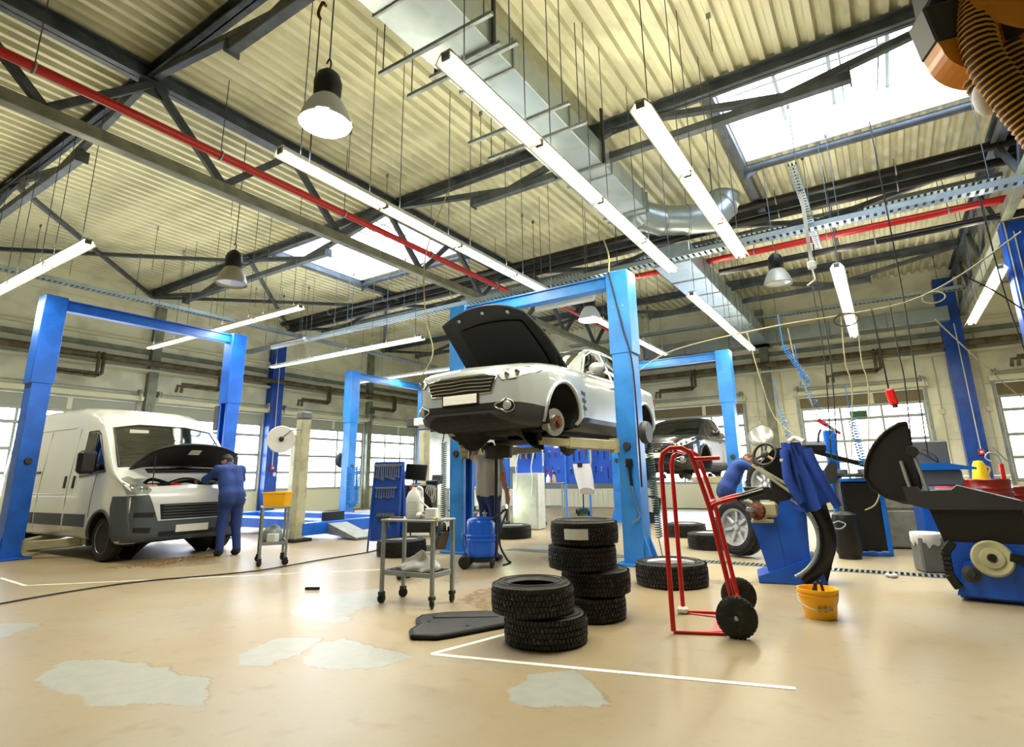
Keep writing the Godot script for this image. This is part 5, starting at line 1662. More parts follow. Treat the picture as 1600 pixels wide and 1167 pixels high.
func tyres():
	var a = make_tyre(0.3, 0.2, false, true, "bottom studded tyre of the low two-tyre stack in front", Vector3(-2.26, 0, -3.89), "studded winter tyres in stacks")
	copy_of(a, Vector3(-2.33, 0.206, -3.83), 40, "top studded tyre of the low two-tyre stack in front")
	var st4 = [[-2.28, -4.70, "bottom tyre of the tall four-tyre stack"], [-2.24, -4.73, "second tyre from the floor in the four-tyre stack"], [-2.33, -4.67, "third tyre from the floor in the four-tyre stack"], [-2.31, -4.69, "top tyre of the four-tyre stack, with white paper label"]]
	for i in 4:
		var c = copy_of(a, Vector3(st4[i][0], 0.1965 * i, st4[i][1]), 25.0 + i * 77.0, st4[i][2])
		c.scale = Vector3(0.965, 0.955, 0.965)
		if i == 3:
			var s = st(true)
			var g = []
			for k in 9:
				var an = deg_to_rad(-8.0 + k * 5.0) - deg_to_rad(25.0 + 3 * 77.0)
				g.append([Vector3(sin(an) * 0.309, 0.145, cos(an) * 0.309), Vector3(sin(an) * 0.307, 0.055, cos(an) * 0.307)])
			for k in 8: quad(s, g[k][0], g[k + 1][0], g[k + 1][1], g[k][1])
			part(c, "paper_label", s, M.white, "white paper label with blue end")
			s = st(true)
			quad(s, g[8][0], g[8][0] + (g[8][0] - g[7][0]) * 0.4, g[8][1] + (g[8][1] - g[7][1]) * 0.4, g[8][1])
			part(c, "label_stripe", s, M.denim)
	var b = make_tyre(0.38, 0.24, true, false, "big wheel lying flat beside the near lift post", Vector3(-2.15, 0, -6.46), "alloy wheels lying on the floor")
	copy_of(b, Vector3(-2.55, 0, -9.8), 20, "wheel lying flat nearest the bending worker's feet")
	copy_of(b, Vector3(-3.47, 0, -11.44), 50, "farthest wheel lying flat behind the hand truck")
	copy_of(b, Vector3(-6.61, 0, -6.93), 70, "wheel lying flat behind the grey trolley")
	copy_of(b, Vector3(-6.44, 0, -9.86), 10, "wheel lying flat in front of the grey cabinet")
	var u = copy_of(b, Vector3(-1.95, 0.38, -9.35), 0, "black wheel standing upright against the left blue machine")
	u.transform = T(Vector3(-1.88, 0.385, -9.1), 0, 60, 84)
	u = copy_of(b, Vector3.ZERO, 0, "wheel held upright on the stand before the bending worker")
	u.transform = T(Vector3(-1.55, 0.98, -9.95), 0, 52, 90)

# ---------------------------------------------------------------- carts and trucks
func caster(o: Node3D, p: Vector3, turn: float, r := 0.045):
	var c = pbox(o, "caster_fork", p + Vector3(0, r * 2.0, 0), Vector3(0.05, 0.035, 0.06), M.dark, 0.006)
	for e in [-1, 1]:
		pbox(c, "fork_cheek", Vector3(e * 0.018, r * 1.35, 0), Vector3(0.005, r * 1.6, 0.03), M.dark, 0.0, T(p, 0, turn, 0))
	plathe(c, "caster_wheel", [[0, -0.012], [r * 0.8, -0.014], [r, -0.008], [r, 0.008], [r * 0.8, 0.014], [0, 0.012]], M.black, T(p + Vector3(0, r, 0), 0, turn, 90), 18)

func trolley(at: Vector3, turn: float, w: float, d: float, h: float, label: String, shelf_y: float) -> Node3D:
	var o = thing("tool_trolley", label, "trolley", at, turn, "small steel trolleys")
	for sx in [-1, 1]:
		for sz in [-1, 1]:
			pbox(o, "leg", Vector3(sx * w / 2, (h + 0.1) / 2, sz * d / 2), Vector3(0.035, h - 0.1, 0.035), M.galv_dull, 0.004)
			caster(o, Vector3(sx * w / 2, 0, sz * d / 2), 30.0 * sx + 20.0 * sz)
	var t = pbox(o, "top_shelf", Vector3(0, h - 0.012, 0), Vector3(w + 0.05, 0.02, d + 0.05), M.galv_dull, 0.005)
	for sz in [-1, 1]:
		pbox(o, "shelf_rail", Vector3(0, shelf_y, sz * d / 2), Vector3(w, 0.045, 0.015), M.galv_dull, 0.003)
	for sx in [-1, 1]:
		pbox(o, "shelf_rail", Vector3(sx * w / 2, shelf_y, 0), Vector3(0.015, 0.045, d), M.galv_dull, 0.003)
	for i in 9:
		pbox(o, "shelf_slat", Vector3(-w / 2 + w * (i + 0.5) / 9, shelf_y, 0), Vector3(0.018, 0.008, d), M.dark)
	for i in 4:
		pbox(o, "cross_slat", Vector3(0, shelf_y + 0.006, -d / 2 + d * (i + 0.5) / 4), Vector3(w, 0.008, 0.014), M.dark)
	return o

func hand_truck():
	var o = thing("hand_truck", "red tubular hand truck with two black wheels", "hand truck", Vector3(-1.36, 0, -4.92))
	var A = Vector3(-0.16, 0, 0.41)
	var B = Vector3(-0.29, 0, -0.27)
	var u = Vector3(0.43, 0, -0.17).normalized()
	var i = 0
	for p in [A, B]:
		var q = [p + Vector3(0, 0.02, 0), p + Vector3(0, 0.7, 0), p + Vector3(0, 1.24, 0), p + u * 0.02 + Vector3(0, 1.32, 0), p + u * 0.08 + Vector3(0, 1.36, 0), p + u * 0.17 + Vector3(0, 1.36, 0), p + u * 0.23 + Vector3(0, 1.32, 0), p + u * 0.26 + Vector3(0, 1.22, 0), p + u * 0.34 + Vector3(0, 0.9, 0), p + u * 0.45 + Vector3(0, 0.17, 0)]
		ptube(o, "side_frame", q, 0.019, M.red, 10)
		# handle bar with black grip
		var b: Vector3 = p + u * 0.345 + Vector3(0, 0.88, 0)
		var e: Vector3 = b + u * 0.34 + Vector3(0, 0.12, 0)
		ptube(o, "handle_bar", curve([b, b + u * 0.06 + Vector3(0, 0.055, 0), e], 5), 0.017, M.red, 8)
		ptube(o, "grip", [b.lerp(e, 0.58) + Vector3(0, 0.012, 0), e + u * 0.06 + Vector3(0, 0.02, 0)], 0.022, M.black, 10)
		ptube(o, "toe_bar", [p + Vector3(0, 0.012, 0), p + u * 0.4 + Vector3(0, 0.012, 0)], 0.012, M.red, 6)
		var c: Vector3 = p + u * 0.46 + Vector3(0, 0.14, 0) + (A - B).normalized() * (0.07 if i == 0 else -0.07)
		var ax = rad_to_deg(atan2(-(A - B).z, (A - B).x))
		var t = T(c, 0, ax, -90)
		var w = plathe(o, "wheel", [[0.06, -0.035], [0.11, -0.04], [0.135, -0.025], [0.14, 0.0], [0.135, 0.025], [0.11, 0.04], [0.06, 0.035]], M.rubber, t, 28)
		var s = st()
		for k in 28:
			for row in [-0.018, 0.0, 0.018]:
				box(s, Vector3(0.139, row, 0), Vector3(0.008, 0.012, 0.018), t * T(Vector3.ZERO, 0, k * 360.0 / 28 + row * 300, 0))
		part(w, "tread_blocks", s, M.rubber)
		plathe(w, "hub", [[0, -0.045], [0.018, -0.045], [0.02, -0.03], [0.06, -0.02], [0.065, 0.02], [0.02, 0.03], [0.018, 0.045], [0, 0.045]], M.black, t, 20)
		plathe(w, "hub_cap", [[0, 0.045], [0.017, 0.045], [0.012, 0.055], [0, 0.056]], M.galv, t, 12)
		plathe(w, "hub_cap", [[0, -0.056], [0.012, -0.055], [0.017, -0.045], [0, -0.045]], M.galv, t, 12)
		i += 1
	var s = st()
	prism(s, [Vector2(0, 0), Vector2(0.03, 0), Vector2(0.40, 0.11), Vector2(0.40, 0.58), Vector2(0.06, 0.68), Vector2(0.0, 0.68), Vector2(0.27, 0.56), Vector2(0.27, 0.12)], 0.006, Transform3D(Basis(u, (B - A).normalized(), Vector3.UP), A + Vector3(0, 0.006, 0)))
	part(o, "toe_plate", s, mat(Color(0.78, 0.32, 0.32), 0.4), "faded red toe plate")
	for h in [[0.0, 1.34, 0.12], [0.33, 0.93, 0.0], [0.45, 0.16, 0.0]]:
		ptube(o, "cross_bar", [A + u * (h[0] + h[2]) + Vector3(0, h[1], 0), B + u * (h[0] + h[2]) + Vector3(0, h[1], 0)], 0.015, M.red, 8)
	ptube(o, "upper_peg", [A + u * 0.245 + Vector3(0, 1.27, 0), A + u * 0.45 + Vector3(0, 1.275, 0)], 0.016, M.red, 8)
	pbox(o, "foot_cloth", B + Vector3(0.0, 0.03, 0.02), Vector3(0.09, 0.05, 0.07), M.cloth, 0.015)

func oil_drainer():
	var o = thing("oil_drainer", "blue waste oil tank on wheels with mast and pan", "oil drainer", Vector3(-4.73, 0, -6.48), 30)
	plathe(o, "tank", [[0.0, 0.12], [0.15, 0.12], [0.185, 0.15], [0.195, 0.2], [0.195, 0.33], [0.205, 0.34], [0.205, 0.36], [0.195, 0.37], [0.195, 0.385], [0.205, 0.395], [0.205, 0.415], [0.195, 0.425], [0.195, 0.56], [0.18, 0.61], [0.13, 0.64], [0.0, 0.65]], M.tank_blue, Transform3D(), 36)
	plathe(o, "skirt", [[0.0, 0.08], [0.17, 0.08], [0.18, 0.13], [0.0, 0.13]], M.dark, Transform3D(), 24)
	for x in [-0.07, 0.05]:
		plathe(o, "valve", [[0, 0.64], [0.02, 0.64], [0.02, 0.68], [0.035, 0.685], [0.03, 0.7], [0.008, 0.71], [0.008, 0.73], [0, 0.73]], M.tool, T(Vector3(x, 0, 0.02)), 10)
	for e in [-1, 1]:
		plathe(o, "wheel", [[0, -0.025], [0.07, -0.028], [0.085, -0.015], [0.085, 0.015], [0.07, 0.028], [0, 0.025]], M.black, T(Vector3(-0.2, 0.085, e * 0.15), 90, 0, 0), 24)
		caster(o, Vector3(0.15, 0, e * 0.12), 25, 0.035)
	ptube(o, "mast", [Vector3(0.2, 0.15, 0), Vector3(0.2, 0.7, 0), Vector3(0.21, 1.42, 0)], 0.022, M.dark, 10)
	ptube(o, "mast_inner", [Vector3(0.23, 0.9, 0.0), Vector3(0.24, 1.5, 0.0)], 0.014, M.tool, 8)
	plathe(o, "oil_pan", [[0.05, 1.40], [0.19, 1.42], [0.205, 1.46], [0.21, 1.58], [0.2, 1.58], [0.195, 1.46], [0.05, 1.43]], M.black, T(Vector3(0.24, 0, 0)), 30, true, false)
	pbox(o, "pan_floor", Vector3(0.24, 1.42, 0), Vector3(0.3, 0.01, 0.3), M.black)
	ptube(o, "suction_hose", curve([Vector3(0.16, 0.62, 0.12), Vector3(0.24, 0.66, 0.16), Vector3(0.36, 0.74, 0.12), Vector3(0.28, 0.5, 0.2), Vector3(0.27, 0.3, 0.22), Vector3(0.36, 0.12, 0.2), Vector3(0.4, 0.08, 0.18), Vector3(0.3, 0.05, 0.2)], 6), 0.014, M.black, 8)
	ptube(o, "push_handle", curve([Vector3(-0.2, 0.15, -0.12), Vector3(-0.24, 0.4, -0.12), Vector3(-0.24, 0.4, 0.12), Vector3(-0.2, 0.15, 0.12)], 4), 0.012, M.machine_blue, 6)
	var p = thing("undertray", "flat dark undertray panel hanging loose below the silver car", "undertray", Vector3(-4.15, 1.63, -6.75), 20)
	var s = st()
	prism(s, [Vector2(-0.5, -0.14), Vector2(-0.3, -0.22), Vector2(0.35, -0.16), Vector2(0.48, 0.0), Vector2(0.3, 0.16), Vector2(-0.4, 0.2)], 0.018, T(Vector3.ZERO, 84, 0, 4))
	part(p, "panel", s, M.black_matt)
	for x in [-0.25, 0.2]:
		ptube(p, "fixing_strap", [Vector3(x, 0.0, 0), Vector3(x, 0.12, 0)], 0.012, M.dark, 6)

# ---------------------------------------------------------------- tyre machines
# each machine is drawn in its own axes: x to the right seen from its front, z towards its front
func balancer_left():
	var o = thing("wheel_balancer", "blue wheel balancer with steering wheel and jacket hung on it", "tyre machine", Vector3(-1.05, 0, -7.25), 12)
	var s = st()
	prism(s, [Vector2(-0.36, 0.01), Vector2(-0.36, 0.07), Vector2(0.24, 0.29), Vector2(0.3, 0.0)], 0.5)
	part(o, "foot", s, M.machine_blue)
	s = st()
	prism(s, [Vector2(-0.37, 0.62), Vector2(-0.25, 0.11), Vector2(0.17, 0.25), Vector2(0.2, 0.9), Vector2(-0.06, 0.84), Vector2(-0.12, 0.68)], 0.4)
	part(o, "cabinet", s, M.machine_blue)
	pbox(o, "panel_seam", Vector3(-0.06, 0.42, 0.201), Vector3(0.006, 0.5, 0.004), M.denim, 0.0, T(Vector3.ZERO, 0, 0, 5))
	pbox(o, "shaft_bed", Vector3(-0.25, 0.64, 0.06), Vector3(0.22, 0.04, 0.32), M.beige, 0.008)
	pbox(o, "shaft_housing", Vector3(-0.18, 0.76, 0.1), Vector3(0.2, 0.17, 0.24), M.beige, 0.03)
	pbox(o, "motor", Vector3(-0.1, 0.72, 0.02), Vector3(0.2, 0.16, 0.28), M.black, 0.03)
	var fl = plathe(o, "shaft_flange", [[0, -0.02], [0.095, -0.02], [0.1, 0.0], [0.095, 0.02], [0.06, 0.03], [0.05, 0.04], [0, 0.04]], M.rust, T(Vector3(-0.3, 0.75, 0.28), 80, -40, 0), 26)
	plathe(fl, "shaft", [[0, 0.0], [0.024, 0.0], [0.022, 0.16], [0.015, 0.17], [0, 0.17]], M.tool, T(Vector3(-0.3, 0.75, 0.28), 80, -40, 0), 14)
	# dark head with weight tray
	s = st()
	prism(s, [Vector2(-0.2, 1.27), Vector2(-0.06, 1.42), Vector2(0.2, 1.46), Vector2(0.24, 0.86), Vector2(0.02, 0.84), Vector2(-0.08, 1.02)], 0.34, T(Vector3(0, 0, -0.1)))
	part(o, "head_panel", s, M.black)
	s = st()
	prism(s, [Vector2(-0.42, 1.0), Vector2(-0.14, 1.0), Vector2(-0.08, 0.86), Vector2(-0.36, 0.86)], 0.3, T(Vector3(0, 0, -0.02)))
	part(o, "weight_tray", s, M.dark)
	s = st()
	prism(s, [Vector2(-0.12, 1.08), Vector2(0.12, 0.98), Vector2(0.22, 0.80), Vector2(-0.12, 0.80)], 0.3, T(Vector3(0, 0, 0.02)))
	part(o, "side_cover", s, M.dark)
	for b in [[Vector3(-0.3, 1.25, 0.16), Vector3(0.2, 0.83, 0.2)], [Vector3(-0.24, 1.22, 0.1), Vector3(0.2, 0.92, 0.22)]]:
		s = st()
		bar(s, b[0], b[1], 0.045 if b[0].x < -0.27 else 0.02, 0.03, 0.004)
		part(o, "guard_arm", s, M.beige)
	# quarter-round wheel guard
	var rings = []
	for i in 15:
		var a = lerpf(deg_to_rad(62), deg_to_rad(-62), i / 14.0)
		rings.append([Vector3(-0.2 + cos(a) * 0.5, 0.5 + sin(a) * 0.46, 0.3), Vector3(-0.2 + cos(a) * 0.64, 0.5 + sin(a) * 0.56, 0.26), Vector3(-0.2 + cos(a) * 0.66, 0.5 + sin(a) * 0.58, -0.2), Vector3(-0.2 + cos(a) * 0.52, 0.5 + sin(a) * 0.48, -0.24)])
	s = st(true)
	skin(s, rings, true, true)
	part(o, "wheel_guard", s, M.black)
	var arc = []
	for i in 15:
		var a = lerpf(deg_to_rad(55), deg_to_rad(-62), i / 14.0)
		arc.append(Vector3(-0.24 + cos(a) * 0.5, 0.5 + sin(a) * 0.46, 0.33))
	ptube(o, "guard_rim", arc, 0.018, M.galv, 8)
	s = st()
	prism(s, [Vector2(0.2, 0.85), Vector2(0.42, 0.82), Vector2(0.46, 0.6), Vector2(0.42, 0.25), Vector2(0.33, 0.0), Vector2(0.26, 0.02), Vector2(0.3, 0.3), Vector2(0.32, 0.6)], 0.1, T(Vector3(0, 0, -0.05)))
	part(o, "guard_backing", s, M.charcoal)
	# clamp wheel like a car's steering wheel
	var ring = []
	var t = T(Vector3(-0.15, 1.36, 0.2), 70, -25, 0)
	for k in 33: ring.append(t * Vector3(cos(TAU * k / 32) * 0.125, 0, sin(TAU * k / 32) * 0.125))
	s = st(true)
	tube(s, ring, 0.016, 8, false)
	var sw = part(o, "steering_wheel", s, M.black)
	plathe(sw, "hub", [[0, -0.02], [0.04, -0.02], [0.045, 0.01], [0.02, 0.03], [0, 0.03]], M.charcoal, t, 16)
	for k in 3:
		ptube(sw, "spoke", [t * Vector3(0, 0, 0), t * Vector3(cos(TAU * k / 3 + 0.6) * 0.12, 0, sin(TAU * k / 3 + 0.6) * 0.12)], 0.014, M.charcoal if k else M.rag, 6)
	# jacket thrown over the head
	var j = thing("work_jacket", "crumpled blue work jacket draped over the left balancer", "jacket", Vector3(-0.85, 0.78, -7.12), 12)
	s = st(true)
	var g = []
	for i in 13:
		var row = []
		for k in 11:
			var u = i / 12.0
			var v = k / 10.0
			var x = lerpf(-0.06, 0.1, v) + (u - 0.5) * lerpf(0.18, 0.46, v) + 0.02 * sin(u * 21 + v * 3)
			var y = 0.70 - v * lerpf(0.62, 0.74, sin(u * 5.0) * 0.5 + 0.5)
			var z = 0.1 + 0.06 * sin(u * PI) + 0.035 * sin(u * 17.0 + v * 4) * v + 0.05 * v
			row.append(Vector3(x, y, z))
		g.append(row)
	for i in 12:
		for k in 10:
			quad(s, g[i][k], g[i + 1][k], g[i + 1][k + 1], g[i][k + 1])
			quad(s, g[i][k] - Vector3(0, 0, 0.02), g[i][k + 1] - Vector3(0, 0, 0.02), g[i + 1][k + 1] - Vector3(0, 0, 0.02), g[i + 1][k] - Vector3(0, 0, 0.02))
	part(j, "body", s, M.denim)
	for e in [[Vector3(-0.12, 0.62, 0.14), Vector3(-0.12, 0.3, 0.2), Vector3(-0.02, 0.06, 0.22)], [Vector3(0.1, 0.62, 0.12), Vector3(0.2, 0.3, 0.16), Vector3(0.32, 0.02, 0.16)]]:
		ptube(j, "sleeve", curve(e, 6), [0.05, 0.055, 0.052, 0.05, 0.05, 0.055, 0.055, 0.05, 0.05, 0.048, 0.046, 0.045, 0.042], M.denim, 10)
	ptube(j, "collar", curve([Vector3(-0.08, 0.70, 0.16), Vector3(0.0, 0.745, 0.1), Vector3(0.08, 0.70, 0.16)], 5), 0.026, M.cloth, 8)
	pbox(j, "badge", Vector3(-0.115, 0.52, 0.2), Vector3(0.07, 0.03, 0.006), M.cloth, 0.0, T(Vector3.ZERO, 0, 0, 4))

func balancer_right():
	var o = thing("wheel_balancer", "blue wheel balancer with raised black guard at right", "tyre machine", Vector3(0.68, 0, -7.15), -4)
	var s = st()
	prism(s, [Vector2(-0.33, 0.5), Vector2(-0.28, 0.02), Vector2(0.42, 0.0), Vector2(0.3, 0.5)], 0.5)
	part(o, "base_cabinet", s, M.machine_blue)
	s = st()
	prism(s, [Vector2(-0.2, 0.34), Vector2(-0.3, 0.05), Vector2(0.36, 0.04), Vector2(0.18, 0.34)], 0.12, T(Vector3(0, 0, 0.28)))
	part(o, "front_step", s, M.machine_blue)
	s = st()
	prism(s, [Vector2(-0.4, 0.8), Vector2(-0.33, 0.5), Vector2(0.3, 0.5), Vector2(0.28, 0.8)], 0.48)
	part(o, "front_panel", s, M.black)
	s = st()
	prism(s, [Vector2(-0.56, 0.84), Vector2(-0.58, 1.0), Vector2(-0.46, 1.0), Vector2(-0.44, 0.96), Vector2(-0.2, 0.97), Vector2(-0.15, 1.01), Vector2(0.3, 0.87), Vector2(0.3, 0.8), Vector2(-0.4, 0.79)], 0.56)
	part(o, "weight_tray", s, M.charcoal)
	# D-shaped guard, hollow towards the right
	var outer = []
	var pts = [Vector2(-0.46, 1.64), Vector2(-0.52, 1.635), Vector2(-0.66, 1.55), Vector2(-0.78, 1.42), Vector2(-0.87, 1.25), Vector2(-0.90, 1.1), Vector2(-0.85, 0.98), Vector2(-0.74, 0.89), Vector2(-0.60, 0.84), Vector2(-0.43, 0.82)]
	var rings = []
	for e in [[0.18, 0.93], [0.2, 0.97], [0.2, 1.0], [0.12, 1.02], [-0.12, 1.02], [-0.18, 1.0], [-0.2, 0.95]]:
		var row = []
		for p in pts:
			var c = Vector2(-0.46, 1.24)
			var q: Vector2 = c + (p - c) * e[1]
			row.append(Vector3(q.x, q.y, e[0]))
		rings.append(row)
	s = st(true)
	skin(s, rings, false, false)
	part(o, "guard_shell", s, M.black)
	for z in [0.17, -0.18]:
		s = st()
		var pl = []
		for p in pts: pl.append(p)
		prism(s, pl, 0.012, T(Vector3(0, 0, z)))
		part(o, "guard_side", s, M.black_matt)
	var e2 = []
	for p in pts: e2.append(Vector3(p.x, p.y, 0.19))
	ptube(o, "guard_bead", curve(e2.slice(1, 6), 4), 0.006, M.grey, 5)
	for x in [[-0.56, -0.5, 1.25], [-0.44, -0.36, 1.28]]:
		ptube(o, "guard_post", [Vector3(x[0], x[2], 0.2), Vector3(x[1], 0.84, 0.24)], 0.018, M.galv_dull, 8)
	plathe(o, "adjust_knob", [[0, 0], [0.05, 0], [0.055, 0.02], [0.05, 0.04], [0, 0.04]], M.dark, T(Vector3(-0.45, 1.34, 0.2), 90, 0, 0), 16)
	# face plates of the clamping gear
	var d = plathe(o, "flange_plate", [[0, 0], [0.15, 0], [0.155, 0.012], [0.14, 0.03], [0.09, 0.022], [0.085, 0.035], [0.04, 0.038], [0.035, 0.02], [0, 0.02]], M.beige, T(Vector3(0.0, 0.38, 0.345), 78, 0, 0), 36)
	plathe(d, "centre_hole", [[0, 0.036], [0.03, 0.036], [0.03, 0.042], [0, 0.042]], M.black, T(Vector3(0.0, 0.38, 0.345), 78, 0, 0), 16)
	plathe(o, "small_flange", [[0, 0], [0.07, 0], [0.072, 0.02], [0.04, 0.03], [0.03, 0.05], [0, 0.05]], M.charcoal, T(Vector3(-0.17, 0.24, 0.345), 80, 0, 0), 22)
	for b in [[[-0.27, 0.5], [-0.33, 0.42], [-0.33, 0.22], [-0.28, 0.12]], [[0.13, 0.4], [0.22, 0.38], [0.34, 0.24], [0.3, 0.06]]]:
		for k in b.size() - 1:
			for q in 5:
				var a = Vector2(b[k][0], b[k][1]).lerp(Vector2(b[k + 1][0], b[k + 1][1]), (q + 0.5) / 5)
				var an = rad_to_deg(atan2(b[k + 1][1] - b[k][1], b[k + 1][0] - b[k][0]))
				pbox(o, "holder_link", Vector3.ZERO, Vector3(0.04, 0.075, 0.04), M.black, 0.008, T(Vector3(a.x, a.y, 0.36), 0, 0, an))
	pbox(o, "pliers_holder", Vector3(-0.12, 0.46, 0.27), Vector3(0.05, 0.1, 0.06), M.dark, 0.01, T(Vector3.ZERO, 0, 0, -10))
	# waste bin beside it
	var b = thing("waste_bin", "grey waste bin with white bag beside the right balancer", "bin", Vector3(0.25, 0, -8.62), 20)
	pbox(b, "bin_body", Vector3(0, 0.2, 0), Vector3(0.26, 0.4, 0.26), M.grey, 0.02)
	s = st(true)
	var rr = []
	for e in [[0.13, 0.3], [0.15, 0.34], [0.15, 0.42], [0.145, 0.44], [0.12, 0.42]]:
		var row = []
		for k in 24: row.append(Vector3(cos(-TAU * k / 24) * e[0] * 1.08, e[1] - 0.03 * sin(k * 2.3) * (1 if e[1] < 0.32 else 0), sin(-TAU * k / 24) * e[0] * 1.08))
		rr.append(row)
	skin(s, rr, true, false)
	part(b, "bin_bag", s, M.cloth)

func changer():
	var o = thing("tyre_changer", "blue edged black tyre changer with tilting arm", "tyre machine", Vector3(-0.45, 0, -10.05), 15)
	pbox(o, "cabinet", Vector3(0, 0.52, 0), Vector3(0.5, 1.0, 0.5), M.black, 0.03)
	for e in [[Vector3(0, 1.04, 0.24), Vector3(0.54, 0.05, 0.06)], [Vector3(0.25, 0.53, 0.24), Vector3(0.06, 1.06, 0.06)], [Vector3(0.0, 0.03, 0.24), Vector3(0.54, 0.06, 0.06)]]:
		pbox(o, "edge_frame", e[0], e[1], M.bright_blue, 0.01)
	pbox(o, "rear_column", Vector3(-0.2, 0.9, -0.3), Vector3(0.16, 1.8, 0.16), M.bright_blue, 0.02)
	var s = st()
	bar(s, Vector3(-0.55, 1.48, 0.05), Vector3(0.28, 1.2, 0.1), 0.07, 0.07, 0.01)
	part(o, "swing_arm", s, M.black)
	pbox(o, "arm_head", Vector3(-0.55, 1.5, 0.05), Vector3(0.32, 0.16, 0.16), M.black, 0.04, T(Vector3.ZERO, 0, 0, -2))
	ptube(o, "mount_lever", [Vector3(-0.62, 1.46, 0.05), Vector3(-0.78, 1.28, 0.06)], 0.014, M.dark, 6)
	ptube(o, "mount_lever", [Vector3(-0.45, 1.5, 0.05), Vector3(-0.4, 1.72, 0.0), Vector3(-0.36, 1.8, 0.0)], 0.02, M.dark, 6)
	pbox(o, "arm_bracket", Vector3(-0.58, 1.28, 0.05), Vector3(0.1, 0.36, 0.1), M.black, 0.02)
	plathe(o, "turntable", [[0, 1.08], [0.28, 1.08], [0.3, 1.1], [0.28, 1.13], [0, 1.13]], M.dark, T(Vector3(-0.02, 0, 0.02)), 28)
	for k in 4:
		pbox(o, "clamp_jaw", Vector3(0.2, 1.16, 0), Vector3(0.1, 0.07, 0.06), M.galv_dull, 0.01, T(Vector3(-0.02, 0, 0.02), 0, 45.0 + 90 * k, 0))
	s = st()
	prism(s, [Vector2(-0.1, 0.0), Vector2(0.02, 0.02), Vector2(0.06, 0.3), Vector2(-0.02, 0.34), Vector2(-0.12, 0.2)], 0.12, T(Vector3(-0.32, 0.98, 0.22)))
	part(o, "bead_breaker_pad", s, M.charcoal)
	ptube(o, "air_hose", curve([Vector3(0.2, 1.2, 0.2), Vector3(0.22, 0.9, 0.3), Vector3(0.14, 0.7, 0.3), Vector3(0.0, 0.62, 0.3)], 6), 0.012, M.cord_pale, 6)
	for x in [-0.18, 0.0, 0.16]:
		plathe(o, "pedal", [[0, 0], [0.045, 0], [0.045, 0.015], [0, 0.02]], M.galv_dull, T(Vector3(x, 0.06, 0.34)), 12)
	# black air receiver
	var r = thing("air_receiver", "round black air receiver between the two balancers", "tank", Vector3(-0.62, 0, -9.42), 10)
	plathe(r, "drum", [[0, 0.06], [0.15, 0.06], [0.165, 0.1], [0.165, 0.52], [0.15, 0.58], [0.06, 0.62], [0, 0.62]], M.black, Transform3D(), 26)
	plathe(r, "foot_ring", [[0.13, 0], [0.14, 0], [0.14, 0.07], [0.13, 0.07]], M.dark, Transform3D(), 20, true, false)
	ptube(r, "hose_ring", curve([Vector3(-0.1, 0.5, 0.18), Vector3(-0.22, 0.44, 0.2), Vector3(-0.1, 0.4, 0.22), Vector3(-0.02, 0.46, 0.2), Vector3(-0.1, 0.5, 0.18)], 6), 0.01, M.galv_dull, 6)
	# grey steel cabinet behind
	var c = thing("steel_cabinet", "grey steel cabinet behind the raised black guard", "cabinet", Vector3(0.02, 0, -11.1), 12)
	pbox(c, "body", Vector3(0, 0.58, 0), Vector3(0.95, 1.12, 0.5), M.arm, 0.01)
	for k in 2:
		pbox(c, "drawer_front", Vector3(0.02, 0.3 + k * 0.56, 0.255), Vector3(0.86, 0.52, 0.02), M.arm, 0.006)
	# second blue machine with grey monitor head, behind the right balancer
	var m = thing("tyre_changer", "blue and grey tyre changer with control head by barrels", "tyre machine", Vector3(0.55, 0, -10.2), 10)
	pbox(m, "cabinet", Vector3(0, 0.42, 0), Vector3(0.6, 0.8, 0.5), M.machine_blue, 0.02)
	pbox(m, "work_top", Vector3(0.02, 0.86, 0), Vector3(0.8, 0.08, 0.55), M.bright_blue, 0.015)
	pbox(m, "head_box", Vector3(0.0, 1.05, -0.05), Vector3(0.56, 0.22, 0.3), M.grey, 0.02)
	s = st()
	prism(s, [Vector2(-0.35, 0.0), Vector2(-0.35, 0.09), Vector2(0.1, 0.09), Vector2(0.42, 0.03), Vector2(0.42, 0.0)], 0.4, T(Vector3(0, 1.16, 0)))
	part(m, "upper_tray", s, M.bright_blue)
	pbox(m, "control_panel", Vector3(-0.05, 1.4, -0.1), Vector3(0.5, 0.34, 0.16), M.grey, 0.02)
	for k in 2:
		ptube(m, "panel_cable", curve([Vector3(-0.2 + 0.1 * k, 1.45, 0.0), Vector3(-0.1 + 0.1 * k, 1.36, 0.1), Vector3(0.02, 1.26, 0.12)], 5), 0.008, M.black, 5)

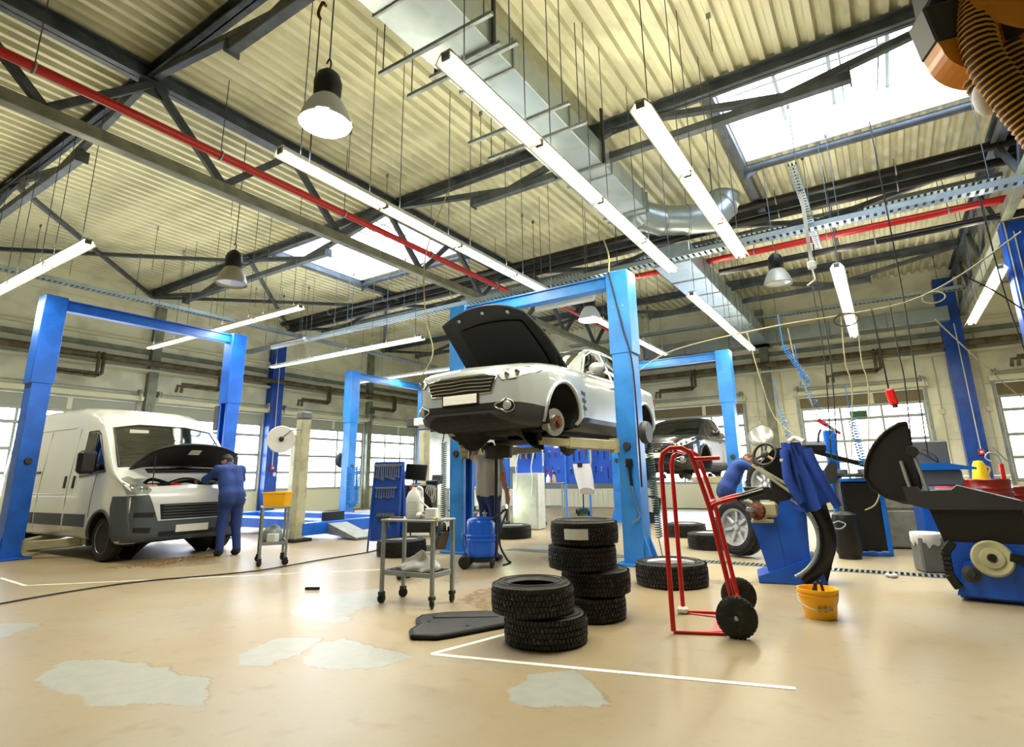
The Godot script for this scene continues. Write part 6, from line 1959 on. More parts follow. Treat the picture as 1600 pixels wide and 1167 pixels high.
func barrels():
	var b = thing("oil_barrel", "dark red ribbed oil barrel with white label", "barrel", Vector3(1.3, 0.13, -12.0), 0, "red oil barrels")
	var prof = [[0.0, 0.0], [0.28, 0.0], [0.29, 0.015], [0.28, 0.03], [0.28, 0.27], [0.292, 0.285], [0.28, 0.3], [0.28, 0.56], [0.292, 0.575], [0.28, 0.59], [0.28, 0.66], [0.288, 0.67], [0.28, 0.68], [0.28, 0.73], [0.288, 0.74], [0.28, 0.75], [0.28, 0.85], [0.29, 0.865], [0.28, 0.88], [0.265, 0.87], [0, 0.87]]
	plathe(b, "drum", prof, M.barrel_brown, Transform3D(), 36)
	plathe(b, "bung", [[0, 0.87], [0.035, 0.87], [0.035, 0.895], [0, 0.895]], M.galv, T(Vector3(0.12, 0, 0.1)), 12)
	pbox(b, "label_sheet", Vector3(0.1, 0.42, 0.262), Vector3(0.13, 0.13, 0.006), M.white, 0.0, T(Vector3.ZERO, 0, 14, 0))
	var c = thing("oil_barrel", "bright red ribbed oil barrel left of the dark one", "barrel", Vector3(0.80, 0.13, -12.42), 0, "red oil barrels")
	plathe(c, "drum", prof, M.barrel_red, Transform3D(), 36)
	plathe(c, "bung", [[0, 0.87], [0.035, 0.87], [0.035, 0.895], [0, 0.895]], M.galv, T(Vector3(0.12, 0, 0.1)), 12)
	var d = thing("oil_barrel", "dark red barrel partly hidden behind the labelled one", "barrel", Vector3(1.72, 0.0, -12.75), 0, "red oil barrels")
	plathe(d, "drum", prof, M.barrel_brown, Transform3D(), 30)
	var p = thing("spill_pallet", "low dark spill pallet under the red barrels", "pallet", Vector3(1.08, 0, -12.17), -38)
	pbox(p, "deck", Vector3(0, 0.115, 0), Vector3(1.3, 0.03, 0.75), M.dark, 0.005)
	for x in [-0.6, 0.0, 0.6]: pbox(p, "bearer", Vector3(x, 0.05, 0), Vector3(0.08, 0.1, 0.75), M.dark)
	for a in [[Vector3(1.22, 1.01, -11.98), "yellow pouring jug standing on the dark red barrel"], [Vector3(0.78, 1.01, -12.38), "yellow pouring jug standing on the bright red barrel"]]:
		var f = thing("pouring_jug", a[1], "jug", a[0], 20, "yellow jugs on the barrels")
		plathe(f, "jug_body", [[0.0, 0.0], [0.12, 0.0], [0.11, 0.05], [0.085, 0.22], [0.06, 0.28], [0.0, 0.29]], M.cone_yellow, Transform3D(), 20)
		ptube(f, "jug_handle", curve([Vector3(0.09, 0.2, 0), Vector3(0.15, 0.16, 0), Vector3(0.11, 0.06, 0)], 5), 0.012, M.cone_yellow, 6)
	var h = thing("hand_pump", "red barrel pump with bent steel spout", "pump", Vector3(1.5, 1.0, -11.95))
	ptube(h, "pump_body", [Vector3(0, 0, 0), Vector3(0, 0.24, 0)], 0.032, M.red, 12)
	ptube(h, "spout", curve([Vector3(0, 0.24, 0), Vector3(-0.02, 0.36, 0), Vector3(-0.12, 0.42, 0), Vector3(-0.18, 0.34, 0), Vector3(-0.12, 0.28, 0.03)], 5), 0.012, M.galv, 8)
	ptube(h, "pump_lever", [Vector3(-0.06, 0.5, 0), Vector3(0.12, 0.22, 0.02)], 0.012, M.galv, 6)

func hose_reel():
	var o = thing("exhaust_hose_reel", "orange exhaust hose reel hung at the top right", "hose reel", Vector3(0.72, 3.12, -3.08), 20)
	for z in [0.12, -0.16]:
		plathe(o, "reel_disc", [[0.03, -0.008], [0.27, -0.008], [0.285, 0.0], [0.27, 0.008], [0.03, 0.008]], M.orange, T(Vector3(0.1, 0.16, z), 90, 0, 0), 40)
	plathe(o, "drum_core", [[0.0, -0.15], [0.12, -0.15], [0.12, 0.12], [0, 0.12]], M.dark, T(Vector3(0.1, 0.16, 0), 90, 0, 0), 24)
	plathe(o, "hub_bolt", [[0, 0], [0.03, 0], [0.03, 0.02], [0, 0.025]], M.black, T(Vector3(0.06, 0.08, 0.13), 90, 0, 0), 10)
	# bracket plates with rounded orange cover
	var s = st()
	var pl = [Vector2(-0.28, 0.0), Vector2(-0.28, -0.04)]
	for k in 9:
		var a = deg_to_rad(185 + k * 10.0)
		pl.append(Vector2(-0.08 + cos(a) * 0.19, -0.06 + sin(a) * 0.17))
	pl.append(Vector2(-0.02, -0.2))
	pl.append(Vector2(-0.02, 0.03))
	prism(s, pl, 0.14, T(Vector3(0, 0, -0.04)))
	part(o, "cover", s, M.orange)
	pbox(o, "bracket_box", Vector3(-0.16, 0.1, -0.04), Vector3(0.26, 0.2, 0.16), M.charcoal, 0.01, T(Vector3.ZERO, 0, 0, 8))
	pbox(o, "bracket_box", Vector3(-0.15, 0.32, -0.05), Vector3(0.24, 0.24, 0.15), M.charcoal, 0.01)
	s = st()
	prism(s, [Vector2(-0.02, 0.55), Vector2(0.05, 0.55), Vector2(-0.02, -0.06), Vector2(-0.08, -0.06)], 0.02, T(Vector3(0, 0.05, 0.09)))
	part(o, "hanger_plate", s, M.galv)
	ptube(o, "hanger_pipe", [Vector3(-0.1, 0.4, -0.05), Vector3(-0.1, ROOF - 3.2, -0.05)], 0.03, M.galv_dull, 8)
	var h = thing("exhaust_hose", "thick black exhaust hose with orange spiral winding", "hose", Vector3(0.72, 3.12, -3.08), 20)
	for path in [[Vector3(0.02, 0.42, 0.0), Vector3(-0.1, 0.12, 0.05), Vector3(-0.14, -0.14, 0.06), Vector3(-0.06, -0.38, 0.04), Vector3(0.04, -0.62, 0.02), Vector3(0.1, -0.95, 0.0), Vector3(0.13, -1.25, 0.0)], [Vector3(0.14, -0.1, -0.08), Vector3(0.06, -0.22, -0.06), Vector3(-0.06, -0.26, -0.06), Vector3(-0.12, -0.1, -0.05)], [Vector3(-0.02, -0.1, 0.0), Vector3(0.05, -0.3, -0.04), Vector3(0.16, -0.5, -0.06), Vector3(0.24, -0.8, -0.06)]]:
		var c = curve(path, 10)
		var tb = ptube(h, "hose_body", c, 0.068, M.black_matt, 14)
		# spiral
		var len_ = 0.0
		for i in c.size() - 1: len_ += c[i].distance_to(c[i + 1])
		var turns = len_ / 0.026
		var n = int(turns * 12)
		var q = []
		var i = 0
		var run = 0.0
		for k in n + 1:
			var want = len_ * k / n
			while i < c.size() - 2 and run + c[i].distance_to(c[i + 1]) < want:
				run += c[i].distance_to(c[i + 1])
				i += 1
			var d: Vector3 = (c[i + 1] - c[i])
			var p: Vector3 = c[i] + d.normalized() * (want - run)
			var dn = d.normalized()
			var x = dn.cross(Vector3(0, 0, 1)).normalized()
			var y = dn.cross(x)
			q.append(p + (x * cos(TAU * k / 12.0) + y * sin(TAU * k / 12.0)) * 0.07)
		ptube(tb, "spiral_winding", q, 0.0062, M.hose_orange, 4)
	for e in [Vector3(0.13, -1.25, 0.0), Vector3(0.24, -0.8, -0.06)]:
		plathe(h, "rubber_nozzle", [[0.0, -0.26], [0.05, -0.26], [0.055, -0.24], [0.06, -0.1], [0.085, -0.02], [0.085, 0.03], [0.0, 0.03]], M.rubber, T(e, 0, 0, 6), 18)
	s = st(true)
	ball(s, Vector3(-0.11, -0.32, -0.04), Vector3(0.045, 0.09, 0.045), 12)
	part(h, "wrapped_nozzle", s, M.cloth)

func big_things():
	tyres()
	hand_truck()
	oil_drainer()
	balancer_left()
	balancer_right()
	changer()
	barrels()
	hose_reel()

# ---------------------------------------------------------------- smaller things
func spanner(at: Transform3D, ln: float, called: String, parent: Node3D):
	var s = st()
	box(s, Vector3(0, -ln / 2, 0), Vector3(ln * 0.07, ln * 0.8, 0.008), at)
	prism(s, [Vector2(-0.09, 0.0), Vector2(-0.1, 0.12), Vector2(-0.04, 0.12), Vector2(-0.035, 0.05), Vector2(0.035, 0.05), Vector2(0.04, 0.12), Vector2(0.1, 0.12), Vector2(0.09, 0.0)].map(func(p): return p * ln), 0.009, at * T(Vector3(0, -ln * 0.1, 0)))
	lathe(s, [[ln * 0.05, -0.005], [ln * 0.09, -0.005], [ln * 0.09, 0.005], [ln * 0.05, 0.005]], 12, at * T(Vector3(0, -ln * 0.95, 0), 90, 0, 0), false)
	part(parent, called, s, M.tool)

func small_things():
	# near grey trolley and what lies on it
	trolley(Vector3(-3.98, 0, -4.4), 4, 0.6, 0.32, 0.775, "grey steel trolley with white jug in front of the tank", 0.28)
	var top = Vector3(-3.98, 0.775, -4.4)
	var j = thing("oil_jug", "white plastic jug with red cap on the near trolley", "jug", top + Vector3(-0.05, 0, 0.0), 12)
	var s = st(true)
	var rr = []
	for e in [[0.0, 0.075, 0.055], [0.01, 0.085, 0.062], [0.19, 0.085, 0.062], [0.25, 0.06, 0.05], [0.28, 0.03, 0.03], [0.30, 0.028, 0.028]]:
		var row = []
		for k in 24:
			var a = -TAU * k / 24
			var cx = signf(cos(a)) * pow(absf(cos(a)), 0.55)
			var cz = signf(sin(a)) * pow(absf(sin(a)), 0.55)
			row.append(Vector3(cx * e[1], e[0], cz * e[2]))
		rr.append(row)
	skin(s, rr, true, true)
	part(j, "jug_body", s, M.white)
	for k in 5: pbox(j, "jug_rib", Vector3(0.01, 0.05 + k * 0.028, 0.0625), Vector3(0.1, 0.006, 0.004), M.white)
	plathe(j, "cap", [[0, 0.295], [0.022, 0.295], [0.022, 0.325], [0, 0.327]], M.red, T(Vector3(-0.035, -0.012, 0)), 14)
	ptube(j, "handle", curve([Vector3(0.03, 0.3, 0), Vector3(0.075, 0.28, 0), Vector3(0.08, 0.2, 0)], 5), 0.014, M.white, 8)
	var b = thing("roll_box", "small white carton on the near trolley", "box", top + Vector3(0.19, 0, 0.02), 20)
	pbox(b, "carton", Vector3(0, 0.05, 0), Vector3(0.11, 0.1, 0.09), M.white, 0.006)
	ptube(b, "brush", [Vector3(-0.03, 0.1, 0), Vector3(-0.12, 0.17, 0.01)], 0.007, M.cloth, 6)
	var g = thing("shop_rag", "soiled crumpled rag beside the white jug", "rag", top + Vector3(0.09, 0, 0.05))
	s = st(true)
	for k in 6: ball(s, Vector3(0.03 * cos(k * 2.1), 0.03 + 0.012 * sin(k * 3.0), 0.025 * sin(k * 1.7)), Vector3(0.035, 0.028, 0.03), 8)
	part(g, "cloth", s, M.cloth)
	s = st(true)
	for k in 4: ball(s, Vector3(0.04 * cos(k * 1.9 + 1), 0.03 + 0.01 * k, 0.03 * sin(k * 2.7 + 1)), Vector3(0.018, 0.015, 0.018), 8)
	part(g, "stain", s, M.rag)
	var d = thing("screwdriver", "yellow handled screwdriver on the trolley edge", "tool", top + Vector3(0.27, 0.012, 0.08), -30)
	ptube(d, "handle", [Vector3(0, 0, 0), Vector3(0.08, 0, 0)], 0.012, M.cone_yellow, 8)
	ptube(d, "blade", [Vector3(0.08, 0, 0), Vector3(0.19, 0, 0)], 0.004, M.tool, 6)
	var p = thing("pry_bar", "dark flat pry tool on the left of the trolley", "tool", top + Vector3(-0.21, 0.008, 0.08), 10)
	pbox(p, "blade", Vector3(0, 0, 0), Vector3(0.14, 0.016, 0.03), M.brown_box, 0.004)
	ptube(p, "hook_end", curve([Vector3(-0.07, 0, 0), Vector3(-0.09, -0.03, 0.02), Vector3(-0.05, -0.1, 0.05)], 4), 0.008, M.tool, 6)
	var w = thing("white_bag", "crumpled white plastic bag on the trolley's lower shelf", "bag", Vector3(-3.95, 0.3, -4.4), 8)
	s = st(true)
	rr = []
	for i in 8:
		var v = i / 7.0
		var row = []
		for k in 28:
			var a = -TAU * k / 28
			var r: float = [1.0, 1.05, 1.0, 0.85, 0.62, 0.4, 0.24, 0.05][i] * (1 + 0.10 * sin(k * 2.0 + i) + 0.07 * sin(k * 5.0 + i * 2))
			row.append(Vector3(cos(a) * 0.2 * r + 0.03 * v, 0.16 * v + 0.025 * sin(k * 1.0) * v, sin(a) * 0.11 * r))
		rr.append(row)
	skin(s, rr, true, true)
	part(w, "film", s, M.cloth)
	# far trolley with yellow crate
	trolley(Vector3(-7.72, 0, -5.4), -32, 0.6, 0.34, 0.8, "grey steel trolley carrying a yellow crate beside the worker", 0.3)
	var c = thing("yellow_crate", "open yellow plastic crate on the left trolley", "crate", Vector3(-7.68, 0.8, -5.4), 30)
	open_tub(c, 0.34, 0.24, 0.2, 0.9, M.yellow)
	c = thing("plastic_canister", "clear plastic canister on the left trolley's lower shelf", "canister", Vector3(-7.72, 0.31, -5.4), -30)
	plathe(c, "canister_body", [[0, 0], [0.13, 0], [0.14, 0.03], [0.13, 0.14], [0.08, 0.2], [0.03, 0.22], [0, 0.22]], M.galv_dull, T(Vector3(-0.06, 0, 0)), 24)
	c = thing("paper_box", "white paper box on the left trolley's lower shelf", "box", Vector3(-7.6, 0.31, -5.32), 20)
	pbox(c, "carton", Vector3(0, 0.055, 0), Vector3(0.14, 0.11, 0.1), M.white, 0.006)
	# yellow bucket in front
	var k = thing("yellow_bucket", "yellow plastic bucket with tools in the foreground", "bucket", Vector3(-0.64, 0, -5.58), 0)
	plathe(k, "bucket_body", [[0.0, 0.0], [0.115, 0.0], [0.12, 0.01], [0.145, 0.2], [0.155, 0.205], [0.155, 0.225], [0.145, 0.225], [0.135, 0.2], [0.112, 0.012], [0.0, 0.012]], M.yellow, Transform3D(), 36)
	plathe(k, "rim_band", [[0.146, 0.17], [0.153, 0.172], [0.153, 0.18], [0.148, 0.182]], M.yellow, Transform3D(), 36, true, false)
	ptube(k, "bail", curve([Vector3(-0.15, 0.2, 0.0), Vector3(-0.13, 0.12, 0.1), Vector3(0, 0.08, 0.155), Vector3(0.13, 0.12, 0.1), Vector3(0.15, 0.2, 0)], 6), 0.004, M.galv, 6)
	for e in [[-0.09, 0.03, -20.0], [-0.02, 0.06, -5.0], [0.06, -0.05, 8.0]]:
		pbox(k, "brush_handle", Vector3(0, 0.15, 0), Vector3(0.022, 0.2, 0.022), M.black, 0.005, T(Vector3(e[0], 0.03, e[1]), 0, 0, e[2]))
	var lab = T(Vector3(0.0, 0, 0), 0, 30, 0)
	for r in 3:
		pbox(k, "printed_mark", Vector3(-0.06 + 0.045 * r, 0.09, 0.1355), Vector3(0.03, 0.05 if r < 2 else 0.03, 0.002), M.hose_orange if r < 2 else M.rag, 0.0, lab)
	# undershield lying on the floor
	var u = thing("engine_undershield", "black moulded engine undershield lying flat on the floor", "undershield", Vector3(-3.08, 0.0, -3.88))
	var out = [[-3.12, -3.42], [-3.24, -3.53], [-3.3, -3.7], [-3.44, -3.82], [-3.48, -3.93], [-3.36, -4.1], [-3.1, -4.3], [-2.86, -4.34], [-2.74, -4.2], [-2.72, -4.05], [-2.9, -3.62], [-2.96, -3.5]]
	var pl = []
	for q in out: pl.append(Vector2(q[0] + 3.08, -(q[1] + 3.88)))
	s = st()
	prism(s, pl, 0.012, T(Vector3(0, 0.03, 0), -90, 0, 0))
	part(u, "sheet", s, M.charcoal)
	var edge = []
	for q in out + [out[0]]: edge.append(Vector3(q[0] + 3.08, 0.02, q[1] + 3.88))
	ptube(u, "raised_edge", edge, 0.02, M.black_matt, 6)
	for q in [[-0.2, 0.1], [-0.1, -0.15], [0.12, -0.25], [0.15, 0.05], [-0.28, -0.05]]:
		plathe(u, "fixing_hole", [[0, 0.037], [0.018, 0.037], [0.018, 0.039], [0, 0.039]], M.black, T(Vector3(q[0], 0, q[1])), 10)
	ptube(u, "stiffening_rib", [Vector3(-0.25, 0.038, 0.0), Vector3(0.2, 0.038, -0.3)], 0.008, M.charcoal, 6)
	# black cable over the floor
	s = st(true)
	var cab = thing("floor_cable", "thin black cable lying across the floor from the left", "cable", Vector3(-7.5, 0, -4.0))
	var pts = []
	for q in [[-7.2, -1.2], [-7.63, -2.31], [-7.77, -3.1], [-7.72, -3.7], [-7.4, -4.3], [-7.2, -4.83], [-7.22, -5.4], [-7.28, -5.9], [-7.3, -6.88], [-7.5, -7.4]]:
		pts.append(Vector3(q[0] + 7.5, 0.011, q[1] + 4.0))
	ptube(cab, "cable_run", curve(pts, 6), 0.009, M.cord, 6)
	# blue tool board with spanners
	var tb = thing("tool_board", "upright blue tool board hung with spanners", "tool board", Vector3(-7.25, 0, -7.25), 20)
	pbox(tb, "front_board", Vector3(0, 0.8, 0.12), Vector3(0.52, 1.3, 0.025), M.blue_col, 0.005, T(Vector3.ZERO, -4, 0, 0))
	pbox(tb, "rear_board", Vector3(0, 0.8, -0.12), Vector3(0.52, 1.3, 0.025), M.blue_col, 0.005, T(Vector3.ZERO, 4, 0, 0))
	for sx in [-1, 1]:
		for sz in [-1, 1]:
			ptube(tb, "leg", [Vector3(sx * 0.25, 0, sz * 0.2), Vector3(sx * 0.25, 1.45, sz * 0.04)], 0.016, M.blue_col, 8)
	pbox(tb, "hook_rail", Vector3(0, 1.4, 0.08), Vector3(0.5, 0.02, 0.03), M.galv)
	pbox(tb, "hook_rail", Vector3(0, 1.02, 0.1), Vector3(0.4, 0.02, 0.03), M.galv)
	for i in 12:
		spanner(T(Vector3(-0.22 + i * 0.04, 1.4, 0.1), -3, 0, rng.randf_range(-2, 2)), 0.2 + 0.012 * (i % 5), "spanner", tb)
	for i in 8:
		spanner(T(Vector3(-0.16 + i * 0.045, 1.02, 0.125), -3, 0, rng.randf_range(-3, 3)), 0.15 + 0.01 * (i % 3), "spanner", tb)
	pbox(tb, "bit_tray", Vector3(0.05, 0.55, 0.17), Vector3(0.34, 0.04, 0.1), M.charcoal, 0.008)
	for i in 9:
		plathe(tb, "socket_piece", [[0, 0], [0.014, 0], [0.014, 0.04], [0, 0.042]], M.tool, T(Vector3(-0.1 + i * 0.035, 0.57, 0.18)), 8)
	# computer cart
	var m = thing("computer_cart", "black diagnostic cart with tilted monitor and keyboard", "computer cart", Vector3(-8.35, 0, -9.3), 28)
	pbox(m, "cabinet", Vector3(0, 0.58, 0), Vector3(0.6, 0.92, 0.5), M.black, 0.02)
	pbox(m, "side_panel", Vector3(-0.33, 0.55, 0), Vector3(0.06, 0.95, 0.46), M.machine_blue, 0.01)
	pbox(m, "monitor_foot", Vector3(-0.12, 1.06, 0), Vector3(0.2, 0.02, 0.16), M.black, 0.006)
	ptube(m, "monitor_stem", [Vector3(-0.12, 1.06, -0.02), Vector3(-0.12, 1.2, -0.03)], 0.02, M.black, 8)
	var mo = pbox(m, "monitor", Vector3(0, 0, 0), Vector3(0.46, 0.34, 0.04), M.black, 0.01, T(Vector3(-0.12, 1.3, 0.0), -12, 6, -5))
	pbox(mo, "screen", Vector3(0, 0, 0.022), Vector3(0.42, 0.3, 0.004), M.screen, 0.0, T(Vector3(-0.12, 1.3, 0.0), -12, 6, -5))
	pbox(m, "printer_lid", Vector3(0.26, 1.2, 0), Vector3(0.24, 0.2, 0.02), M.charcoal, 0.008, T(Vector3.ZERO, -18, 0, 0))
	pbox(m, "printer", Vector3(0.26, 1.08, 0.05), Vector3(0.26, 0.1, 0.24), M.black, 0.02)
	for i in 6:
		ptube(m, "lead", curve([Vector3(0.2 + 0.03 * i, 1.02, 0.26), Vector3(0.18 + 0.04 * i, 0.9 - 0.03 * i, 0.34), Vector3(0.3, 0.8 - 0.02 * i, 0.3), Vector3(0.34 + 0.01 * i, 0.98, 0.26)], 6), 0.009, M.cord_pale if i % 2 else M.tool, 5)
	for sx in [-1, 1]:
		for sz in [-1, 1]: caster(m, Vector3(sx * 0.26, 0, sz * 0.2), 15)
	pbox(m, "base_tray", Vector3(0, 0.11, 0), Vector3(0.62, 0.03, 0.52), M.dark, 0.006)
	# engine parts sack near the far post
	var es = thing("parts_crate", "brown crate of scrap parts behind the near trolley", "crate", Vector3(-6.55, 0, -7.9), 30)
	open_tub(es, 0.4, 0.3, 0.28, 0.85, M.brown_box)
	for i in 7:
		pbox(es, "scrap_piece", Vector3(rng.randf_range(-0.12, 0.12), 0.25 + 0.02 * i, rng.randf_range(-0.08, 0.08)), Vector3(0.05, 0.16, 0.05), M.under, 0.01, T(Vector3.ZERO, rng.randf_range(-20, 20), i * 40.0, rng.randf_range(-25, 25)))
	var imp = thing("impact_gun", "black impact wrench lying on the floor by the trolley", "tool", Vector3(-5.1, 0.0, -5.4), 20)
	pbox(imp, "motor_body", Vector3(0, 0.045, 0), Vector3(0.2, 0.09, 0.09), M.black, 0.025)
	pbox(imp, "grip", Vector3(0.02, 0.03, 0.12), Vector3(0.06, 0.05, 0.16), M.black, 0.015)
	ptube(imp, "anvil", [Vector3(0.1, 0.045, 0), Vector3(0.17, 0.045, 0)], 0.016, M.tool, 8)
	# grey cabinet with blue pegboard behind the worker
	var gc = thing("workshop_cabinet", "tall grey cabinet with blue tool panel above", "cabinet", Vector3(-7.1, 0, -11.62), 12)
	pbox(gc, "body", Vector3(0, 0.63, 0), Vector3(0.62, 1.24, 0.5), M.cabinet, 0.012)
	pbox(gc, "door", Vector3(-0.02, 0.63, 0.256), Vector3(0.56, 1.16, 0.012), M.cabinet, 0.005)
	pbox(gc, "back_panel", Vector3(0, 1.62, -0.1), Vector3(0.62, 0.75, 0.04), M.sky_panel, 0.008)
	pbox(gc, "tool_shelf", Vector3(0, 1.78, 0.0), Vector3(0.4, 0.03, 0.14), mat(Color(0.75, 0.3, 0.1), 0.5), 0.006)
	for i in 6:
		pbox(gc, "pliers", Vector3(-0.2 + i * 0.075, 1.66, 0.0), Vector3(0.025, 0.16, 0.02), M.black if i % 2 else M.rag, 0.006)
	for x in [-0.2, 0.18]:
		ptube(gc, "white_lead", curve([Vector3(x, 1.75, 0.08), Vector3(x - 0.02, 1.4, 0.27), Vector3(x, 1.1, 0.27), Vector3(x - 0.03, 0.75, 0.27)], 6), 0.01, M.cloth, 6)
	# third trolley and bottle
	trolley(Vector3(-6.95, 0, -12.5), 20, 0.5, 0.4, 1.02, "tall wire trolley with bottles near the blue panels", 0.45)
	for q in [[-0.1, "clear spray bottle with red trigger on the tall trolley"], [0.06, "small brown bottle beside the spray bottle"]]:
		var bt = thing("bottle", q[1], "bottle", Vector3(-6.95 + q[0], 1.02, -12.45))
		plathe(bt, "bottle_body", [[0, 0], [0.05, 0], [0.055, 0.02], [0.05, 0.12], [0.02, 0.17], [0.018, 0.2], [0, 0.2]], M.cloth if q[0] < 0 else M.rag, Transform3D(), 16)
		pbox(bt, "trigger_head", Vector3(0.01, 0.225, 0), Vector3(0.07, 0.05, 0.03), M.red if q[0] < 0 else M.black, 0.008)
	tool_rack()
	hanging_lines()
	wall_bits()

func open_tub(o: Node3D, w: float, d: float, h: float, foot: float, m: Material):
	var s = st()
	var rr = []
	for e in [[0.0, foot, 0.0], [h, 1.0, 0.0], [h, 1.06, 0.0], [h - 0.02, 1.06, 0.0], [h - 0.02, 1.03, 0.0]]:
		rr.append([Vector3(-w / 2 * e[1], e[0], -d / 2 * e[1]), Vector3(-w / 2 * e[1], e[0], d / 2 * e[1]), Vector3(w / 2 * e[1], e[0], d / 2 * e[1]), Vector3(w / 2 * e[1], e[0], -d / 2 * e[1])])
	skin(s, [rr[0], rr[1]], true, false)
	skin(s, [rr[3], rr[2]], true, false)
	skin(s, [rr[1], rr[2]], true, false)
	var inn = []
	for p in rr[1]: inn.append(p * Vector3(0.96, 1, 0.96))
	var bot = []
	for p in rr[0]: bot.append(p * Vector3(0.95, 1, 0.95) + Vector3(0, 0.01, 0))
	skin(s, [inn, bot], true, false)
	quad(s, bot[0], bot[1], bot[2], bot[3])
	quad(s, rr[0][3], rr[0][2], rr[0][1], rr[0][0])
	skin(s, [rr[1], inn], true, false)
	part(o, "tub", s, m)
	pbox(o, "rim", Vector3(0, h - 0.01, d / 2 * 1.03), Vector3(w * 1.06, 0.025, 0.012), m, 0.004)
	pbox(o, "rim", Vector3(0, h - 0.01, -d / 2 * 1.03), Vector3(w * 1.06, 0.025, 0.012), m, 0.004)

func tool_rack():
	# blue perforated panels on poles, hung with tools, in front of the grey dado
	var o = thing("tool_rack", "row of blue perforated tool panels on blue poles", "tool rack", Vector3(-8.0, 0, -15.2), 8)
	for i in 4:
		var x = -1.15 + i * 0.75
		pbox(o, "panel", Vector3(x, 1.5, -0.05 - 0.1 * (i % 2)), Vector3(0.7, 1.1, 0.03), M.sky_panel, 0.006)
		for k in 7:
			var l = rng.randf_range(0.12, 0.34)
			var c = Vector3(x - 0.28 + 0.09 * k, 1.9 - 0.5 * (k % 2), -0.01)
			pbox(o, "hung_tool", c - Vector3(0, l / 2, 0), Vector3(0.025, l, 0.02), [M.tool, M.black, M.dark][k % 3], 0.005)
			plathe(o, "tool_head", [[0, 0], [0.03, 0], [0.03, 0.02], [0, 0.02]], [M.tool, M.dark, M.red][(k + i) % 3], T(c, 90, 0, 0), 8)
	for x in [-1.55, -0.78, 0.0, 0.72, 1.5]:
		pbox(o, "pole", Vector3(x, 1.03, 0.02), Vector3(0.05, 2.06, 0.05), M.lift_sky, 0.006)
		pbox(o, "pole_foot", Vector3(x, 0.01, 0.0), Vector3(0.1, 0.02, 0.4), M.lift_sky)
	pbox(o, "top_rail", Vector3(0, 2.06, 0.02), Vector3(3.1, 0.04, 0.04), M.lift_sky)
	var b = thing("cloth_bag", "large white cloth bag hanging from the blue rack", "bag", Vector3(-7.3, 0.75, -14.85), 8)
	var s = st(true)
	var rr = []
	for i in 7:
		var v = i / 6.0
		var row = []
		for k in 20:
			var a = -TAU * k / 20
			row.append(Vector3(cos(a) * lerpf(0.22, 0.26, sin(v * 2.2)) * (1 + 0.05 * sin(k * 3.0)) + 0.12 * (1 - v), v * 0.75 + 0.1 * (1 - v) * sin(a), sin(a) * lerpf(0.1, 0.16, v)))
		rr.append(row)
	skin(s, rr, true, true)
	part(b, "bag_body", s, M.cloth)
	pbox(b, "dark_patch", Vector3(0.0, 0.72, 0.17), Vector3(0.14, 0.12, 0.01), M.dark)
	# work bench with wheels beneath and a trolley jack
	var w = thing("work_bench", "long low workbench cluttered with parts under the panels", "workbench", Vector3(-9.6, 0, -13.0), 10)
	pbox(w, "bench_top", Vector3(0, 0.88, 0), Vector3(1.7, 0.05, 0.6), M.galv_dull, 0.008)
	pbox(w, "blue_panel", Vector3(0.1, 1.35, -0.28), Vector3(1.5, 0.85, 0.04), M.sky_panel, 0.008)
	for sx in [-1, 1]:
		for sz in [-1, 1]: pbox(w, "leg", Vector3(sx * 0.8, 0.43, sz * 0.26), Vector3(0.05, 0.86, 0.05), M.galv_dull)
	pbox(w, "lower_shelf", Vector3(0, 0.3, 0), Vector3(1.6, 0.03, 0.55), M.dark)
	for i in 6:
		plathe(w, "part_piece", [[0, 0], [0.08, 0], [0.09, 0.06], [0.05, 0.1], [0.05, 0.16], [0, 0.16]], [M.dark, M.tool, M.under][i % 3], T(Vector3(-0.65 + i * 0.26, 0.905 if i % 2 else 0.315, 0.05)), 12)
	var wl = thing("work_lamp", "slim glowing inspection lamp leaning at the cabinet", "lamp", Vector3(-7.45, 0, -11.2))
	ptube(wl, "glow_tube", [Vector3(0, 0.42, 0), Vector3(0, 0.82, 0)], 0.02, M.work_glow, 10)
	ptube(wl, "handle", [Vector3(0, 0.2, 0), Vector3(0, 0.42, 0)], 0.024, M.black, 8)
	pbox(wl, "stand", Vector3(0, 0.1, 0), Vector3(0.12, 0.2, 0.12), M.dark, 0.02)
	var ll = OmniLight3D.new()
	ll.name = "work_lamp_light"
	ll.position = Vector3(0.06, 0.62, 0.06)
	ll.light_color = Color(0.95, 1.0, 0.8)
	ll.light_energy = 0.25
	ll.light_size = 0.05
	ll.omni_range = 40
	ll.omni_attenuation = 2
	ll.shadow_enabled = true
	wl.add_child(ll)
	var jk = thing("trolley_jack", "teal green trolley jack on the floor by the rack", "jack", Vector3(-8.2, 0, -16.6), -60)
	s = st()
	prism(s, [Vector2(-0.6, 0.06), Vector2(-0.6, 0.13), Vector2(-0.1, 0.2), Vector2(0.45, 0.18), Vector2(0.6, 0.06)], 0.28)
	part(jk, "frame", s, M.teal)
	for sx in [-0.5, 0.5]:
		for sz in [-0.16, 0.16]: plathe(jk, "wheel", [[0, -0.03], [0.07, -0.03], [0.07, 0.03], [0, 0.03]], M.black, T(Vector3(sx, 0.07, sz), 90, 0, 0), 16)
	ptube(jk, "handle", [Vector3(0.45, 0.16, 0), Vector3(0.7, 1.0, 0)], 0.02, M.black, 8)
	var bk = thing("drain_case", "open black tool case with white sheet leaning by the post", "case", Vector3(-5.2, 0, -14.2), 10)
	pbox(bk, "case", Vector3(0, 0.33, 0), Vector3(0.5, 0.42, 0.12), M.black, 0.02, T(Vector3(0, 0.12, 0), 0, 0, -12))
